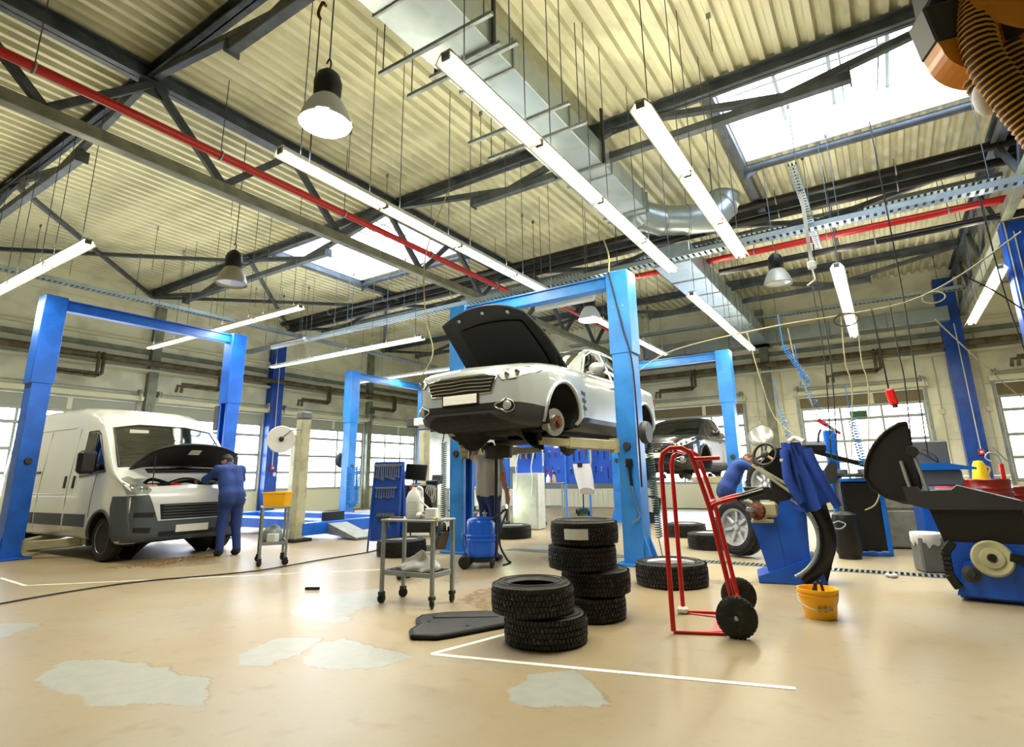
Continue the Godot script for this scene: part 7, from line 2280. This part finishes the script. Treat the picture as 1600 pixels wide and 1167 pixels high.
	pbox(bk, "white_sheet", Vector3(-0.05, 0.33, 0.065), Vector3(0.3, 0.34, 0.008), M.plate, 0.0, T(Vector3(0, 0.12, 0), 0, 0, -12))
	pbox(bk, "stand", Vector3(0, 0.12, 0), Vector3(0.3, 0.24, 0.1), M.dark, 0.01)

func hanging_lines():
	# span wire with loops of cable over the tyre machines
	var o = thing("span_wire", "pale cable strung across above the tyre machines", "cable", Vector3(-1.0, 3.4, -9.5))
	ptube(o, "wire", curve([Vector3(-3.4, 0.02, -2.5), Vector3(-2.0, -0.03, -0.6), Vector3(-0.3, 0.0, 0), Vector3(0.85, 0.03, 0), Vector3(1.57, 0.09, 0), Vector3(2.2, 0.35, 0), Vector3(2.9, 0.8, 0)], 8), 0.012, M.cord_pale, 6)
	for a in [[0.78, 0.16], [1.85, 0.13]]:
		var ring = []
		for k in 41: ring.append(Vector3(a[0] + cos(TAU * k / 20.0) * a[1], (0.04 if a[0] < 1 else 0.16) - a[1] * 0.6 + sin(TAU * k / 20.0) * a[1] * 0.62, 0.02 + 0.0006 * k))
		ptube(o, "cable_loop", ring, 0.009, M.cord if a[0] < 1 else M.cord_pale, 5)
	var drops = [[-0.62, 1.9, "M.cord_pale", 0.35, "leftmost pale cable drooping from the span wire"], [0.42, 4.62, "M.cord", 0.0, "long dark cable hanging past the span wire"], [0.5, 4.62, "M.cord", 0.0, "second long dark cable hanging past the span wire"], [0.72, 3.42, "M.cord_pale", 0.1, "pale cable dropping to the tyre changer"], [0.92, 3.42, "M.cord_pale", 0.08, "pale cable dropping beside the green exit sign"], [1.34, 3.5, "M.cord", -0.1, "dark cable dropping to the red socket"], [1.5, 6.4, "M.cord", -0.12, "longest dark cable hanging from the roof"]]
	for d in drops:
		var c = thing("drop_cable", d[4], "cable", Vector3(-1.0 + d[0], d[1], -9.5), 0, "cables hanging over the tyre machines")
		var y: float = d[1]
		var m: Material = M.cord_pale if d[2] == "M.cord_pale" else M.cord
		if y < 2: ptube(c, "cable_run", curve([Vector3(0, 3.4 - y, 0), Vector3(0.12, 0.7, 0), Vector3(0.25, 0.1, 0), Vector3(0.5, -0.2, 0.1)], 6), 0.009, m, 5)
		else: ptube(c, "cable_run", curve([Vector3(0, 0, 0), Vector3(-0.02 - d[3] * 0.2, -0.7, 0), Vector3(-0.1 * d[3], -(y - 1.6) * 0.6, 0), Vector3(-d[3] * 0.5 - 0.1, -(y - 1.35), 0)], 8), 0.009, m, 5)
	# blue spiral air hoses
	for a in [[Vector3(-1.1, 3.05, -9.4), Vector3(-0.82, 2.47, -9.4), 0.032, 20, 0.009, "thick blue spiral hose tied along the span wire"], [Vector3(-0.93, 2.55, -9.45), Vector3(-0.6, 1.62, -9.45), 0.05, 8, 0.006, "loosely stretched pale blue spiral hose"], [Vector3(-1.3, 2.1, -9.6), Vector3(-1.12, 1.3, -9.6), 0.045, 14, 0.006, "blue spiral hose left of the jacket"], [Vector3(-0.36, 1.9, -9.7), Vector3(-0.3, 1.25, -9.7), 0.05, 16, 0.009, "blue spiral hose above the tyre changer arm"]]:
		var c = thing("air_hose_coil", a[5], "hose", a[0], 0, "spiral air hoses")
		coil(c, "hose_spiral", Vector3.ZERO, a[1] - a[0], a[2], a[3], a[4], M.coil_blue)
		ptube(c, "hose_lead", curve([Vector3(0, 0, 0), Vector3(-0.05, 0.3, 0), Vector3(-0.3, 0.7, 0.02)], 5) if a[3] > 20 else [Vector3(0, 0, 0), Vector3(-0.02, 0.5, 0)], 0.007, M.cord_pale if a[3] > 20 else M.coil_blue, 5)
	# red plug connectors
	for a in [[Vector3(0.17, 2.16, -9.5), 10.0, "red socket box hanging beside the exit sign", true], [Vector3(-0.72, 1.86, -9.55), 50.0, "red and white plug dangling left of the exit sign", false]]:
		var c = thing("plug_connector", a[2], "plug", a[0], 0, "hanging plugs")
		var t = T(Vector3.ZERO, 0, 0, a[1])
		if a[3]:
			pbox(c, "housing", Vector3(0, 0, 0), Vector3(0.11, 0.24, 0.09), mat(Color(0.85, 0.08, 0.05), 0.35), 0.025, t)
			plathe(c, "outlet", [[0, 0], [0.035, 0], [0.035, 0.05], [0, 0.05]], M.dark, T(Vector3(0.02, -0.15, 0)), 12)
			ptube(c, "lead", [Vector3(-0.02, 0.1, 0), Vector3(-0.06, 1.3, 0)], 0.012, M.cord, 6)
		else:
			ptube(c, "plug_body", [t * Vector3(0, 0.08, 0), t * Vector3(0, -0.06, 0)], 0.035, M.red, 10)
			ptube(c, "plug_collar", [t * Vector3(0, -0.06, 0), t * Vector3(0, -0.2, 0)], 0.028, M.beige, 10)
			ptube(c, "plug_tip", [t * Vector3(0, -0.2, 0), t * Vector3(0, -0.26, 0)], 0.024, M.red, 10)
			ptube(c, "lead", curve([t * Vector3(0, 0.08, 0), Vector3(-0.14, 0.4, 0), Vector3(-0.25, 0.9, 0), Vector3(-0.3, 1.5, 0)], 6), 0.009, M.cord_pale, 5)
	# slack lines on the right
	for a in [[[Vector3(0.95, 3.5, -11), Vector3(1.35, 2.9, -11.2), Vector3(1.9, 2.2, -11.6), Vector3(2.6, 1.75, -12)], "pale slack cable crossing the blue wall column"], [[Vector3(1.2, 3.75, -9.5), Vector3(1.5, 3.5, -9.6), Vector3(1.9, 3.1, -9.8), Vector3(2.3, 2.8, -10)], "dark slack cable beside the right tube light"], [[Vector3(1.65, 5.0, -10.0), Vector3(1.68, 3.6, -10.0), Vector3(1.76, 2.6, -10.0), Vector3(1.84, 1.9, -10)], "dark cable hanging in front of the right door"]]:
		var c = thing("slack_cable", a[1], "cable", a[0][0], 0, "slack cables at the right")
		var q = []
		for p in a[0]: q.append(p - a[0][0])
		ptube(c, "cable_run", curve(q, 8), 0.01, M.cord_pale if a[1].begins_with("pale") else M.cord, 5)
	for a in [[[Vector3(-12.6, 3.9, -2.9), Vector3(-12.5, 3.2, -3.0), Vector3(-12.3, 2.5, -3.2), Vector3(-12.32, 1.6, -3.35)], "dark cable hanging beside the near van lift post"], [[Vector3(-6.6, 6.8, -8.0), Vector3(-6.55, 5.2, -7.3), Vector3(-6.5, 4.0, -7.25), Vector3(-6.35, 3.3, -7.3), Vector3(-6.6, 2.9, -7.3)], "pale cable hanging left of the open bonnet"]]:
		var c = thing("slack_cable", a[1], "cable", a[0][0], 0, "slack cables at the left")
		var q = []
		for p in a[0]: q.append(p - a[0][0])
		ptube(c, "cable_run", curve(q, 8), 0.012, M.cord_pale if a[1].begins_with("pale") else M.cord, 5)
	# white conduit drop with its little bracket
	var z = thing("power_drop", "white square power drop pole with socket and clips", "power pole", Vector3(-0.55, 4.15, -9.3))
	pbox(z, "pole", Vector3(0.0, 0.7, 0), Vector3(0.05, 1.2, 0.05), M.white, 0.005)
	pbox(z, "socket_box", Vector3(0, 0.07, 0), Vector3(0.12, 0.11, 0.1), M.white, 0.015)
	ptube(z, "clip", [Vector3(0, 0, 0), Vector3(0.02, -0.16, 0), Vector3(-0.1, -0.24, 0)], 0.014, M.white, 6)
	# pull hook near the lit bell lamp
	var k = thing("ceiling_hook", "rusty steel hook and rod by the lit bell lamp", "hook", Vector3(-4.6, 5.2, -3.3))
	ptube(k, "rod", [Vector3(0, -0.9, 0), Vector3(0, 0.95, 0)], 0.008, M.steel, 6)
	ptube(k, "hook", curve([Vector3(0, 0.95, 0), Vector3(-0.04, 1.05, 0), Vector3(0.02, 1.15, 0), Vector3(0.08, 1.08, 0)], 5), 0.018, M.rust, 8)
	# slotted hanger rods under the roof sheet that carry nothing yet
	for i in 22:
		var x = -16.5 + 0.8 * i + rng.randf_range(-0.3, 0.3)
		var zz: float = [-5.4, -9.9, -14.8, -6.9][i % 4] + rng.randf_range(-0.4, 0.4)
		if x > -4.6 and x < -2.6: continue
		if zz < -8.0 and zz > -11.3 and ((x > SKY_L[0] - 0.2 and x < SKY_L[1] + 0.2) or x > SKY_R[0] - 0.2): continue
		var r = thing("hanger_rod", "thin bare hanger rod under the roof sheet", "rod", Vector3(x, ROOF - 0.02, zz), 0, "bare hanger rods")
		ptube(r, "rod", [Vector3.ZERO, Vector3(0, -rng.randf_range(0.5, 1.1), 0)], 0.006, M.steel, 5)
		pbox(r, "clip", Vector3(0, -0.05, 0), Vector3(0.06, 0.08, 0.02), M.galv_dull)

func wall_bits():
	var e = thing("exit_sign", "green exit sign hanging in the back door glass", "sign", Vector3(-0.55, 2.86, WB + 0.3))
	pbox(e, "sign_box", Vector3(0, 0, 0), Vector3(0.46, 0.19, 0.05), M.green, 0.008)
	for x in [-0.12, 0.12]: ptube(e, "chain", [Vector3(x, 0.09, 0), Vector3(x, 0.3, 0)], 0.006, M.dark, 5)
	var m = thing("traffic_mirror", "round convex mirror on the wall by the far lift", "mirror", Vector3(-2.35, 1.98, -14.0), 10)
	plathe(m, "mirror_face", [[0.27, 0.0], [0.25, 0.03], [0.15, 0.06], [0, 0.075]], M.mirror, T(Vector3.ZERO, 62, 0, 12), 30, true, false)
	plathe(m, "mirror_back", [[0, -0.03], [0.2, -0.03], [0.28, 0.0], [0.28, 0.012], [0.265, 0.005]], M.grey, T(Vector3.ZERO, 62, 0, 12), 30, true, false)
	ptube(m, "stand_pole", [Vector3(0, -1.98, -0.08), Vector3(0, -0.05, -0.06)], 0.025, M.grey, 8)
	plathe(m, "stand_foot", [[0, 0], [0.18, 0], [0.18, 0.03], [0, 0.04]], M.dark, T(Vector3(0, -1.98, -0.08)), 18)
	# white emergency flex and red buttons on the blue columns
	for a in [[Vector3(2.14, 1.62, WB + 0.5), "red emergency button on the blue back wall column"], [Vector3(WL + 0.42, 1.62, -12.4), "red emergency button on the blue left wall column"]]:
		var o = thing("emergency_button", a[1], "button", a[0], 0.0 if a[0].x > 0 else 90.0, "red emergency buttons")
		pbox(o, "box", Vector3.ZERO, Vector3(0.13, 0.15, 0.08), mat(Color(0.75, 0.1, 0.06), 0.4), 0.012)
		plathe(o, "push_knob", [[0, 0], [0.03, 0], [0.035, 0.02], [0, 0.03]], M.white, T(Vector3(0, 0, 0.04), 90, 0, 0), 14)
		ptube(o, "conduit", [Vector3(0, 0.07, 0), Vector3(-0.02, 3.6, 0)], 0.014, M.white, 6)
	var o = thing("switch_box", "small white switch box on the blue left wall column", "switch", Vector3(WL + 0.4, 1.4, -12.52), 90)
	pbox(o, "box", Vector3.ZERO, Vector3(0.1, 0.13, 0.06), M.white, 0.01)
	pbox(o, "rocker", Vector3(0, 0, 0.032), Vector3(0.05, 0.07, 0.01), M.white, 0.004)
	o = thing("heater_unit", "long white radiant heater with dark end by the left lift", "heater", Vector3(-12.9, 3.05, -14.6), 0)
	pbox(o, "casing", Vector3(0.5, 0, 0), Vector3(2.0, 0.26, 0.3), M.cream_trim, 0.03)
	pbox(o, "end_motor", Vector3(-0.66, 0.0, 0), Vector3(0.34, 0.34, 0.36), M.charcoal, 0.05)
	for x in [0.0, 1.2]: ptube(o, "hanger_rod", [Vector3(x, 0.1, 0), Vector3(x, ROOF - 3.07, 0)], 0.008, M.steel, 5)
	# vertical conduits on the back wall piers
	for x in [-3.4, -2.6, 1.5, 2.55]:
		var c = thing("wall_conduit", "thin cream conduit with junction box, " + {-3.4: "left edge of the middle back pier", -2.6: "right edge of the middle back pier", 1.5: "left of the blue back column", 2.55: "right of the blue back column"}[x], "conduit", Vector3(x, 1.2, WB + 0.03), 0, "cream conduits on the back wall")
		ptube(c, "pipe_run", [Vector3(0, 0, 0), Vector3(0, 4.6, 0)], 0.02, M.cream_trim, 6)
		pbox(c, "junction_box", Vector3(0, 1.6, 0.01), Vector3(0.14, 0.14, 0.06), M.cream_trim, 0.01)
	# sawdust thrown under the van's bumper
	var sd = thing("sawdust", "loose sawdust strewn on the floor under the van", "sawdust", Vector3(-9.35, 0, -4.75))
	sd.set_meta("kind", "stuff")
	var ss = st()
	for i in 420:
		var a = rng.randf() * TAU
		var q = sqrt(rng.randf())
		box(ss, Vector3(cos(a) * q * 0.28 + 0.1 * sin(a * 3), 0.004, sin(a) * q * 0.75), Vector3(0.022, 0.008, 0.012), T(Vector3.ZERO, 0, 0, 0))
	part(sd, "chips", ss, M.sawdust)
	# litter on the floor
	for a in [[-0.15, -7.95, "crumpled white tissue lying by the drain grating", 0], [-1.55, -7.0, "small blue plastic piece left of the balancer", 1], [-5.45, -4.35, "small dark bracket on the floor left of the trolley", 2]]:
		var l = thing("floor_litter", a[2], "litter", Vector3(a[0], 0, a[1]))
		var s = st(true)
		if a[3] == 0:
			for k in 6: ball(s, Vector3(0.04 * cos(k * 1.3), 0.022, 0.03 * sin(k * 2.1)), Vector3(0.03, 0.022, 0.025), 8)
			part(l, "tissue", s, M.cloth)
		else:
			s = st()
			box(s, Vector3(0, 0.014, 0), Vector3(0.05 if a[3] == 1 else 0.16, 0.028, 0.03), T(Vector3.ZERO, 0, 30, 0), 0.006)
			part(l, "piece", s, M.bright_blue if a[3] == 1 else M.under)

# ---------------------------------------------------------------- people
# bones: [from, to, radius from, radius to, colour]; one smooth skin is drawn round all of them
func bones_mesh(s: SurfaceTool, bones: Array, cell: float, blend: float):
	var lo = Vector3(1e9, 1e9, 1e9)
	var hi = -lo
	for b in bones:
		var r: float = maxf(b[2], b[3]) + cell * 3
		lo = lo.min(b[0] - Vector3.ONE * r).min(b[1] - Vector3.ONE * r)
		hi = hi.max(b[0] + Vector3.ONE * r).max(b[1] + Vector3.ONE * r)
	var n = Vector3i((hi - lo) / cell) + Vector3i(2, 2, 2)
	var nx = n.x
	var nxy = n.x * n.y
	var f = PackedFloat32Array()
	f.resize(nxy * n.z)
	f.fill(1.0)
	var near = PackedFloat32Array()
	near.resize(f.size())
	near.fill(1.0)
	var who = PackedByteArray()
	who.resize(f.size())
	for bi in bones.size():
		var b = bones[bi]
		var a: Vector3 = b[0]
		var d: Vector3 = b[1] - a
		var ra: float = b[2]
		var dr: float = b[3] - ra
		var dd = maxf(d.length_squared(), 1e-9)
		var m = maxf(ra, b[3]) + blend + cell * 1.5
		var p0 = Vector3i(((a.min(b[1]) - Vector3.ONE * m) - lo) / cell).max(Vector3i.ZERO)
		var p1 = Vector3i(((a.max(b[1]) + Vector3.ONE * m) - lo) / cell).min(n - Vector3i.ONE)
		for z in range(p0.z, p1.z + 1):
			for y in range(p0.y, p1.y + 1):
				var i = z * nxy + y * nx + p0.x
				for x in range(p0.x, p1.x + 1):
					var p = lo + Vector3(x, y, z) * cell - a
					var t = clampf(p.dot(d) / dd, 0.0, 1.0)
					var v = (p - d * t).length() - ra - dr * t
					if v < near[i]:
						near[i] = v
						who[i] = bi
					var o = f[i]
					var h = maxf(blend - absf(o - v), 0.0) / blend
					f[i] = minf(o, v) - h * h * blend * 0.25
					i += 1
	var idx = {}
	var pos = []
	var col = []
	var offs = [0, 1, nx, nx + 1, nxy, nxy + 1, nxy + nx, nxy + nx + 1]
	var corner = [Vector3(0, 0, 0), Vector3(1, 0, 0), Vector3(0, 1, 0), Vector3(1, 1, 0), Vector3(0, 0, 1), Vector3(1, 0, 1), Vector3(0, 1, 1), Vector3(1, 1, 1)]
	var edges = [[0, 1], [2, 3], [4, 5], [6, 7], [0, 2], [1, 3], [4, 6], [5, 7], [0, 4], [1, 5], [2, 6], [3, 7]]
	for z in n.z - 1:
		for y in n.y - 1:
			var i = z * nxy + y * nx
			for x in nx - 1:
				var v0 = f[i]
				if v0 < 0.9 and absf(v0) < cell * 2.5:
					var neg = 0
					for k in 8:
						if f[i + offs[k]] < 0: neg += 1
					if neg > 0 and neg < 8:
						var c = Vector3.ZERO
						var m = 0
						for e in edges:
							var a: float = f[i + offs[e[0]]]
							var b: float = f[i + offs[e[1]]]
							if (a < 0) != (b < 0):
								c += corner[e[0]].lerp(corner[e[1]], a / (a - b))
								m += 1
						idx[i] = pos.size()
						pos.append(lo + (Vector3(x, y, z) + c / m) * cell)
						col.append(bones[who[i]][4])
				i += 1
	var steps = [1, nx, nxy]
	for i in idx:
		for a in 3:
			var u: int = steps[(a + 1) % 3]
			var w: int = steps[(a + 2) % 3]
			var v0: float = f[i]
			var v1: float = f[i + steps[a]]
			if (v0 < 0) == (v1 < 0): continue
			if not (idx.has(i - u) and idx.has(i - w) and idx.has(i - u - w)): continue
			var q = [idx[i], idx[i - u], idx[i - u - w], idx[i - w]]
			if v0 < 0: q.reverse()
			for k in [0, 1, 2, 0, 2, 3]:
				s.set_color(col[q[k]])
				s.add_vertex(pos[q[k]])

func hand_bones(wrist: Vector3, dirv: Vector3, palm: Vector3, thumb: Vector3, curl: float, c: Color) -> Array:
	# dirv points along the fingers, palm is where the palm faces, thumb the side the thumb leaves
	var out = []
	dirv = dirv.normalized()
	thumb = (thumb - dirv * thumb.dot(dirv)).normalized()
	palm = dirv.cross(thumb) * signf(dirv.cross(thumb).dot(palm))
	var lens = [0.072, 0.08, 0.075, 0.06]
	for k in 4:
		var side = thumb * (0.03 - 0.02 * k)
		out.append([wrist + side * 0.5, wrist + dirv * 0.085 + side, 0.017, 0.013, c])
		var p = wrist + dirv * 0.085 + side
		var d = dirv
		for j in 3:
			var a = curl * (0.5 + 0.35 * j)
			d = (d * cos(a) + palm * sin(a)).normalized()
			var q: Vector3 = p + d * lens[k] * [0.45, 0.32, 0.25][j]
			out.append([p, q, 0.0095 - 0.001 * j, 0.0085 - 0.001 * j, c])
			p = q
	var t0 = wrist + thumb * 0.02 + dirv * 0.02
	var t1 = t0 + (thumb * 0.7 + dirv * 0.7 + palm * 0.25).normalized() * 0.045
	out.append([t0, t1, 0.015, 0.012, c])
	out.append([t1, t1 + (dirv + thumb * 0.25 + palm * 0.35).normalized() * 0.035, 0.011, 0.009, c])
	return out

const SKIN := Color(0.46, 0.24, 0.14)

# joints in the figure's own axes, +z forward
func figure(at: Vector3, turn: float, label: String, j: Dictionary, top: Color, legs: Color, hair: Color, short_sleeve: bool):
	var o = thing("person", label, "person", at, turn)
	var shoe = Color(0.015, 0.015, 0.02)
	var B = []
	var k1 = 1.14 if short_sleeve else 1.0
	var mid: Vector3 = (j.hip_l + j.hip_r) / 2
	var chest: Vector3 = (j.sh_l + j.sh_r) / 2
	var side: Vector3 = (j.sh_l - j.sh_r).normalized()
	var up: Vector3 = (chest - mid).normalized()
	# trunk
	for e in [-1.0, 1.0]:
		B.append([mid + side * e * 0.07 + up * 0.02, mid.lerp(chest, 0.5) + side * e * 0.07, 0.125 * k1, 0.12 * k1, top])
		B.append([mid.lerp(chest, 0.5) + side * e * 0.07, chest + side * e * 0.085 - up * 0.06, 0.12 * k1, 0.115 * k1, top])
		B.append([mid + side * e * 0.08 - up * 0.06, mid + side * e * 0.07 + up * 0.01, 0.12, 0.125, legs])
	B.append([chest - up * 0.03, j.neck, 0.09, 0.062, top])
	for k in ["l", "r"]:
		B.append([chest + (j["sh_" + k] - chest) * 0.5 - up * 0.01, j["sh_" + k], 0.085, 0.07, top])
		var el: Vector3 = j["el_" + k]
		var sh: Vector3 = j["sh_" + k]
		var wr: Vector3 = j["wr_" + k]
		if short_sleeve:
			B.append([sh, sh.lerp(el, 0.62 if el.y < sh.y else 0.3), 0.072, 0.066, top])
			B.append([sh.lerp(el, 0.6 if el.y < sh.y else 0.35), el, 0.046, 0.042, SKIN])
			B.append([el, wr, 0.043, 0.028, SKIN])
		else:
			B.append([sh, el, 0.07, 0.054, top])
			B.append([el, wr, 0.054, 0.038, top])
		var hp: Vector3 = j["hip_" + k]
		var kn: Vector3 = j["kn_" + k]
		var an: Vector3 = j["an_" + k]
		B.append([hp, kn, 0.105, 0.075, legs])
		B.append([kn, an + Vector3(0, 0.02, 0), 0.073, 0.062, legs])
		B.append([an + Vector3(0, -0.035, -0.03), an + Vector3(0, -0.045, 0.06), 0.045, 0.043, shoe])
		B.append([an + Vector3(0, -0.045, 0.06), an + Vector3(0, -0.053, 0.15), 0.043, 0.034, shoe])
	B.append([j.neck, j.head - (j.head - j.neck) * 0.25, 0.055, 0.058, SKIN])
	var s = st(true)
	bones_mesh(s, B, 0.019, 0.05)
	# head on a finer grid: skull, jaw, nose, ears, eyes, hair
	var hu: Vector3 = j.head_up.normalized()
	var hf: Vector3 = j.face.normalized()
	var hs: Vector3 = hu.cross(hf).normalized()
	var c: Vector3 = j.head
	var Hd = [[c - hf * 0.02, c + hf * 0.02 + hu * 0.01, 0.083, 0.078, SKIN], [c - hu * 0.06 + hf * 0.03, c - hu * 0.085 + hf * 0.055, 0.055, 0.035, SKIN], [c + hf * 0.085 + hu * 0.005, c + hf * 0.108 - hu * 0.03, 0.008, 0.014, SKIN], [c + hf * 0.085 - hu * 0.066 + hs * 0.018, c + hf * 0.085 - hu * 0.066 - hs * 0.018, 0.008, 0.008, Color(0.35, 0.12, 0.09)]]
	for e in [-1.0, 1.0]:
		Hd.append([c + hs * e * 0.084 - hu * 0.02, c + hs * e * 0.088 + hu * 0.02 - hf * 0.01, 0.012, 0.015, SKIN])
		Hd.append([c + hs * e * 0.032 + hf * 0.086 + hu * 0.01, c + hs * e * 0.034 + hf * 0.086 + hu * 0.01, 0.009, 0.009, Color(0.03, 0.02, 0.02)])
		Hd.append([c + hs * e * 0.035 + hu * 0.045 - hf * 0.035, c + hs * e * 0.035 + hu * 0.05 + hf * 0.03, 0.064, 0.052, hair])
	Hd.append([c - hf * 0.045 + hu * 0.01, c - hf * 0.04 - hu * 0.03, 0.072, 0.06, hair])
	bones_mesh(s, Hd, 0.0085, 0.02)
	for k in ["l", "r"]:
		var w: Vector3 = j["wr_" + k]
		var fw: Vector3 = j["fing_" + k]
		bones_mesh(s, hand_bones(w, fw, j["palm_" + k], j["thumb_" + k], j.get("curl", 0.5), SKIN), 0.0055, 0.008)
	part(o, "body", s, M.skin_vc)
	return o

func people():
	var blue = Color(0.012, 0.05, 0.24)
	var navy = Color(0.008, 0.032, 0.16)
	# worker leaning into the van's engine bay, back to the camera
	var a = figure(Vector3(-9.22, 0, -5.62), -100, "worker in blue overalls leaning into the van's engine bay", {
		"hip_l": Vector3(0.09, 0.92, -0.02), "hip_r": Vector3(-0.09, 0.92, -0.02), "kn_l": Vector3(0.11, 0.49, 0.03), "kn_r": Vector3(-0.11, 0.49, 0.02), "an_l": Vector3(0.13, 0.09, -0.03), "an_r": Vector3(-0.13, 0.09, -0.06),
		"sh_l": Vector3(0.19, 1.36, 0.2), "sh_r": Vector3(-0.19, 1.36, 0.2), "neck": Vector3(0, 1.43, 0.25), "head": Vector3(0.0, 1.48, 0.34), "head_up": Vector3(0, 0.8, 0.6), "face": Vector3(0.05, -0.65, 0.75),
		"el_l": Vector3(0.3, 1.2, 0.4), "el_r": Vector3(-0.3, 1.2, 0.4), "wr_l": Vector3(0.24, 1.13, 0.62), "wr_r": Vector3(-0.22, 1.13, 0.62),
		"fing_l": Vector3(-0.2, -0.4, 0.9), "fing_r": Vector3(0.2, -0.4, 0.9), "palm_l": Vector3(0, -1, 0), "palm_r": Vector3(0, -1, 0), "thumb_l": Vector3(-1, 0, 0), "thumb_r": Vector3(1, 0, 0)}, blue, navy, Color(0.02, 0.015, 0.012), false)
	var p = st(true)
	lathe(p, [[0.10, 0.0], [0.098, 0.04], [0.08, 0.075], [0.04, 0.095], [0.0, 0.1]], 18, T(Vector3(0.0, 1.52, 0.36), 37, 0, 0), false)
	box(p, Vector3(0, 0.005, 0.12), Vector3(0.15, 0.012, 0.1), T(Vector3(0.0, 1.52, 0.36), 37, 0, 0), 0.004)
	part(a, "cap", p, M.black_matt)
	pbox(a, "pocket_flap", Vector3(-0.14, 0.9, -0.125), Vector3(0.09, 0.03, 0.012), M.cloth, 0.003)
	# worker under the raised car, one arm up
	figure(Vector3(-5.04, 0, -7.1), 170, "worker in grey shirt and blue trousers reaching up under the car", reach_pose(), Color(0.42, 0.43, 0.44), navy, Color(0.03, 0.02, 0.015), true)
	# worker bending to a wheel on the right
	figure(Vector3(-2.34, 0, -10.38), 115, "worker in blue overalls bending over a wheel at right", {
		"hip_l": Vector3(0.09, 0.9, -0.05), "hip_r": Vector3(-0.09, 0.9, -0.05), "kn_l": Vector3(0.11, 0.48, 0.02), "kn_r": Vector3(-0.11, 0.48, 0.05), "an_l": Vector3(0.12, 0.09, -0.02), "an_r": Vector3(-0.12, 0.09, 0.02),
		"sh_l": Vector3(0.19, 1.3, 0.2), "sh_r": Vector3(-0.19, 1.3, 0.2), "neck": Vector3(0, 1.36, 0.27), "head": Vector3(0.0, 1.38, 0.37), "head_up": Vector3(0, 0.55, 0.85), "face": Vector3(0.0, -0.85, 0.5),
		"el_l": Vector3(0.24, 1.26, 0.42), "el_r": Vector3(-0.22, 1.24, 0.42), "wr_l": Vector3(0.15, 1.24, 0.6), "wr_r": Vector3(-0.12, 1.22, 0.6),
		"fing_l": Vector3(-0.2, -0.2, 0.9), "fing_r": Vector3(0.2, -0.2, 0.9), "palm_l": Vector3(0, -1, 0), "palm_r": Vector3(0, -1, 0), "thumb_l": Vector3(-1, 0, 0), "thumb_r": Vector3(1, 0, 0)}, blue, navy, Color(0.12, 0.06, 0.025), false)

func reach_pose() -> Dictionary:
	return {"hip_l": Vector3(0.09, 0.95, 0), "hip_r": Vector3(-0.09, 0.95, 0), "kn_l": Vector3(0.11, 0.5, 0.03), "kn_r": Vector3(-0.11, 0.5, 0.03), "an_l": Vector3(0.14, 0.09, 0.0), "an_r": Vector3(-0.13, 0.09, -0.04),
		"sh_l": Vector3(0.2, 1.42, 0.0), "sh_r": Vector3(-0.2, 1.39, 0.0), "neck": Vector3(0.0, 1.46, 0.0), "head": Vector3(-0.02, 1.57, -0.01), "head_up": Vector3(0, 0.9, -0.4), "face": Vector3(0, 0.45, 0.9),
		"el_l": Vector3(0.44, 1.47, 0.1), "el_r": Vector3(-0.29, 1.16, 0.0), "wr_l": Vector3(0.27, 1.68, 0.1), "wr_r": Vector3(-0.31, 0.92, 0.07), "curl": 0.35,
		"fing_l": Vector3(-0.1, 0.85, 0.3), "fing_r": Vector3(0.0, -0.95, 0.15), "palm_l": Vector3(0, 0.3, 1), "palm_r": Vector3(1, 0, 0), "thumb_l": Vector3(-1, 0, 0), "thumb_r": Vector3(0, 0, 1)}
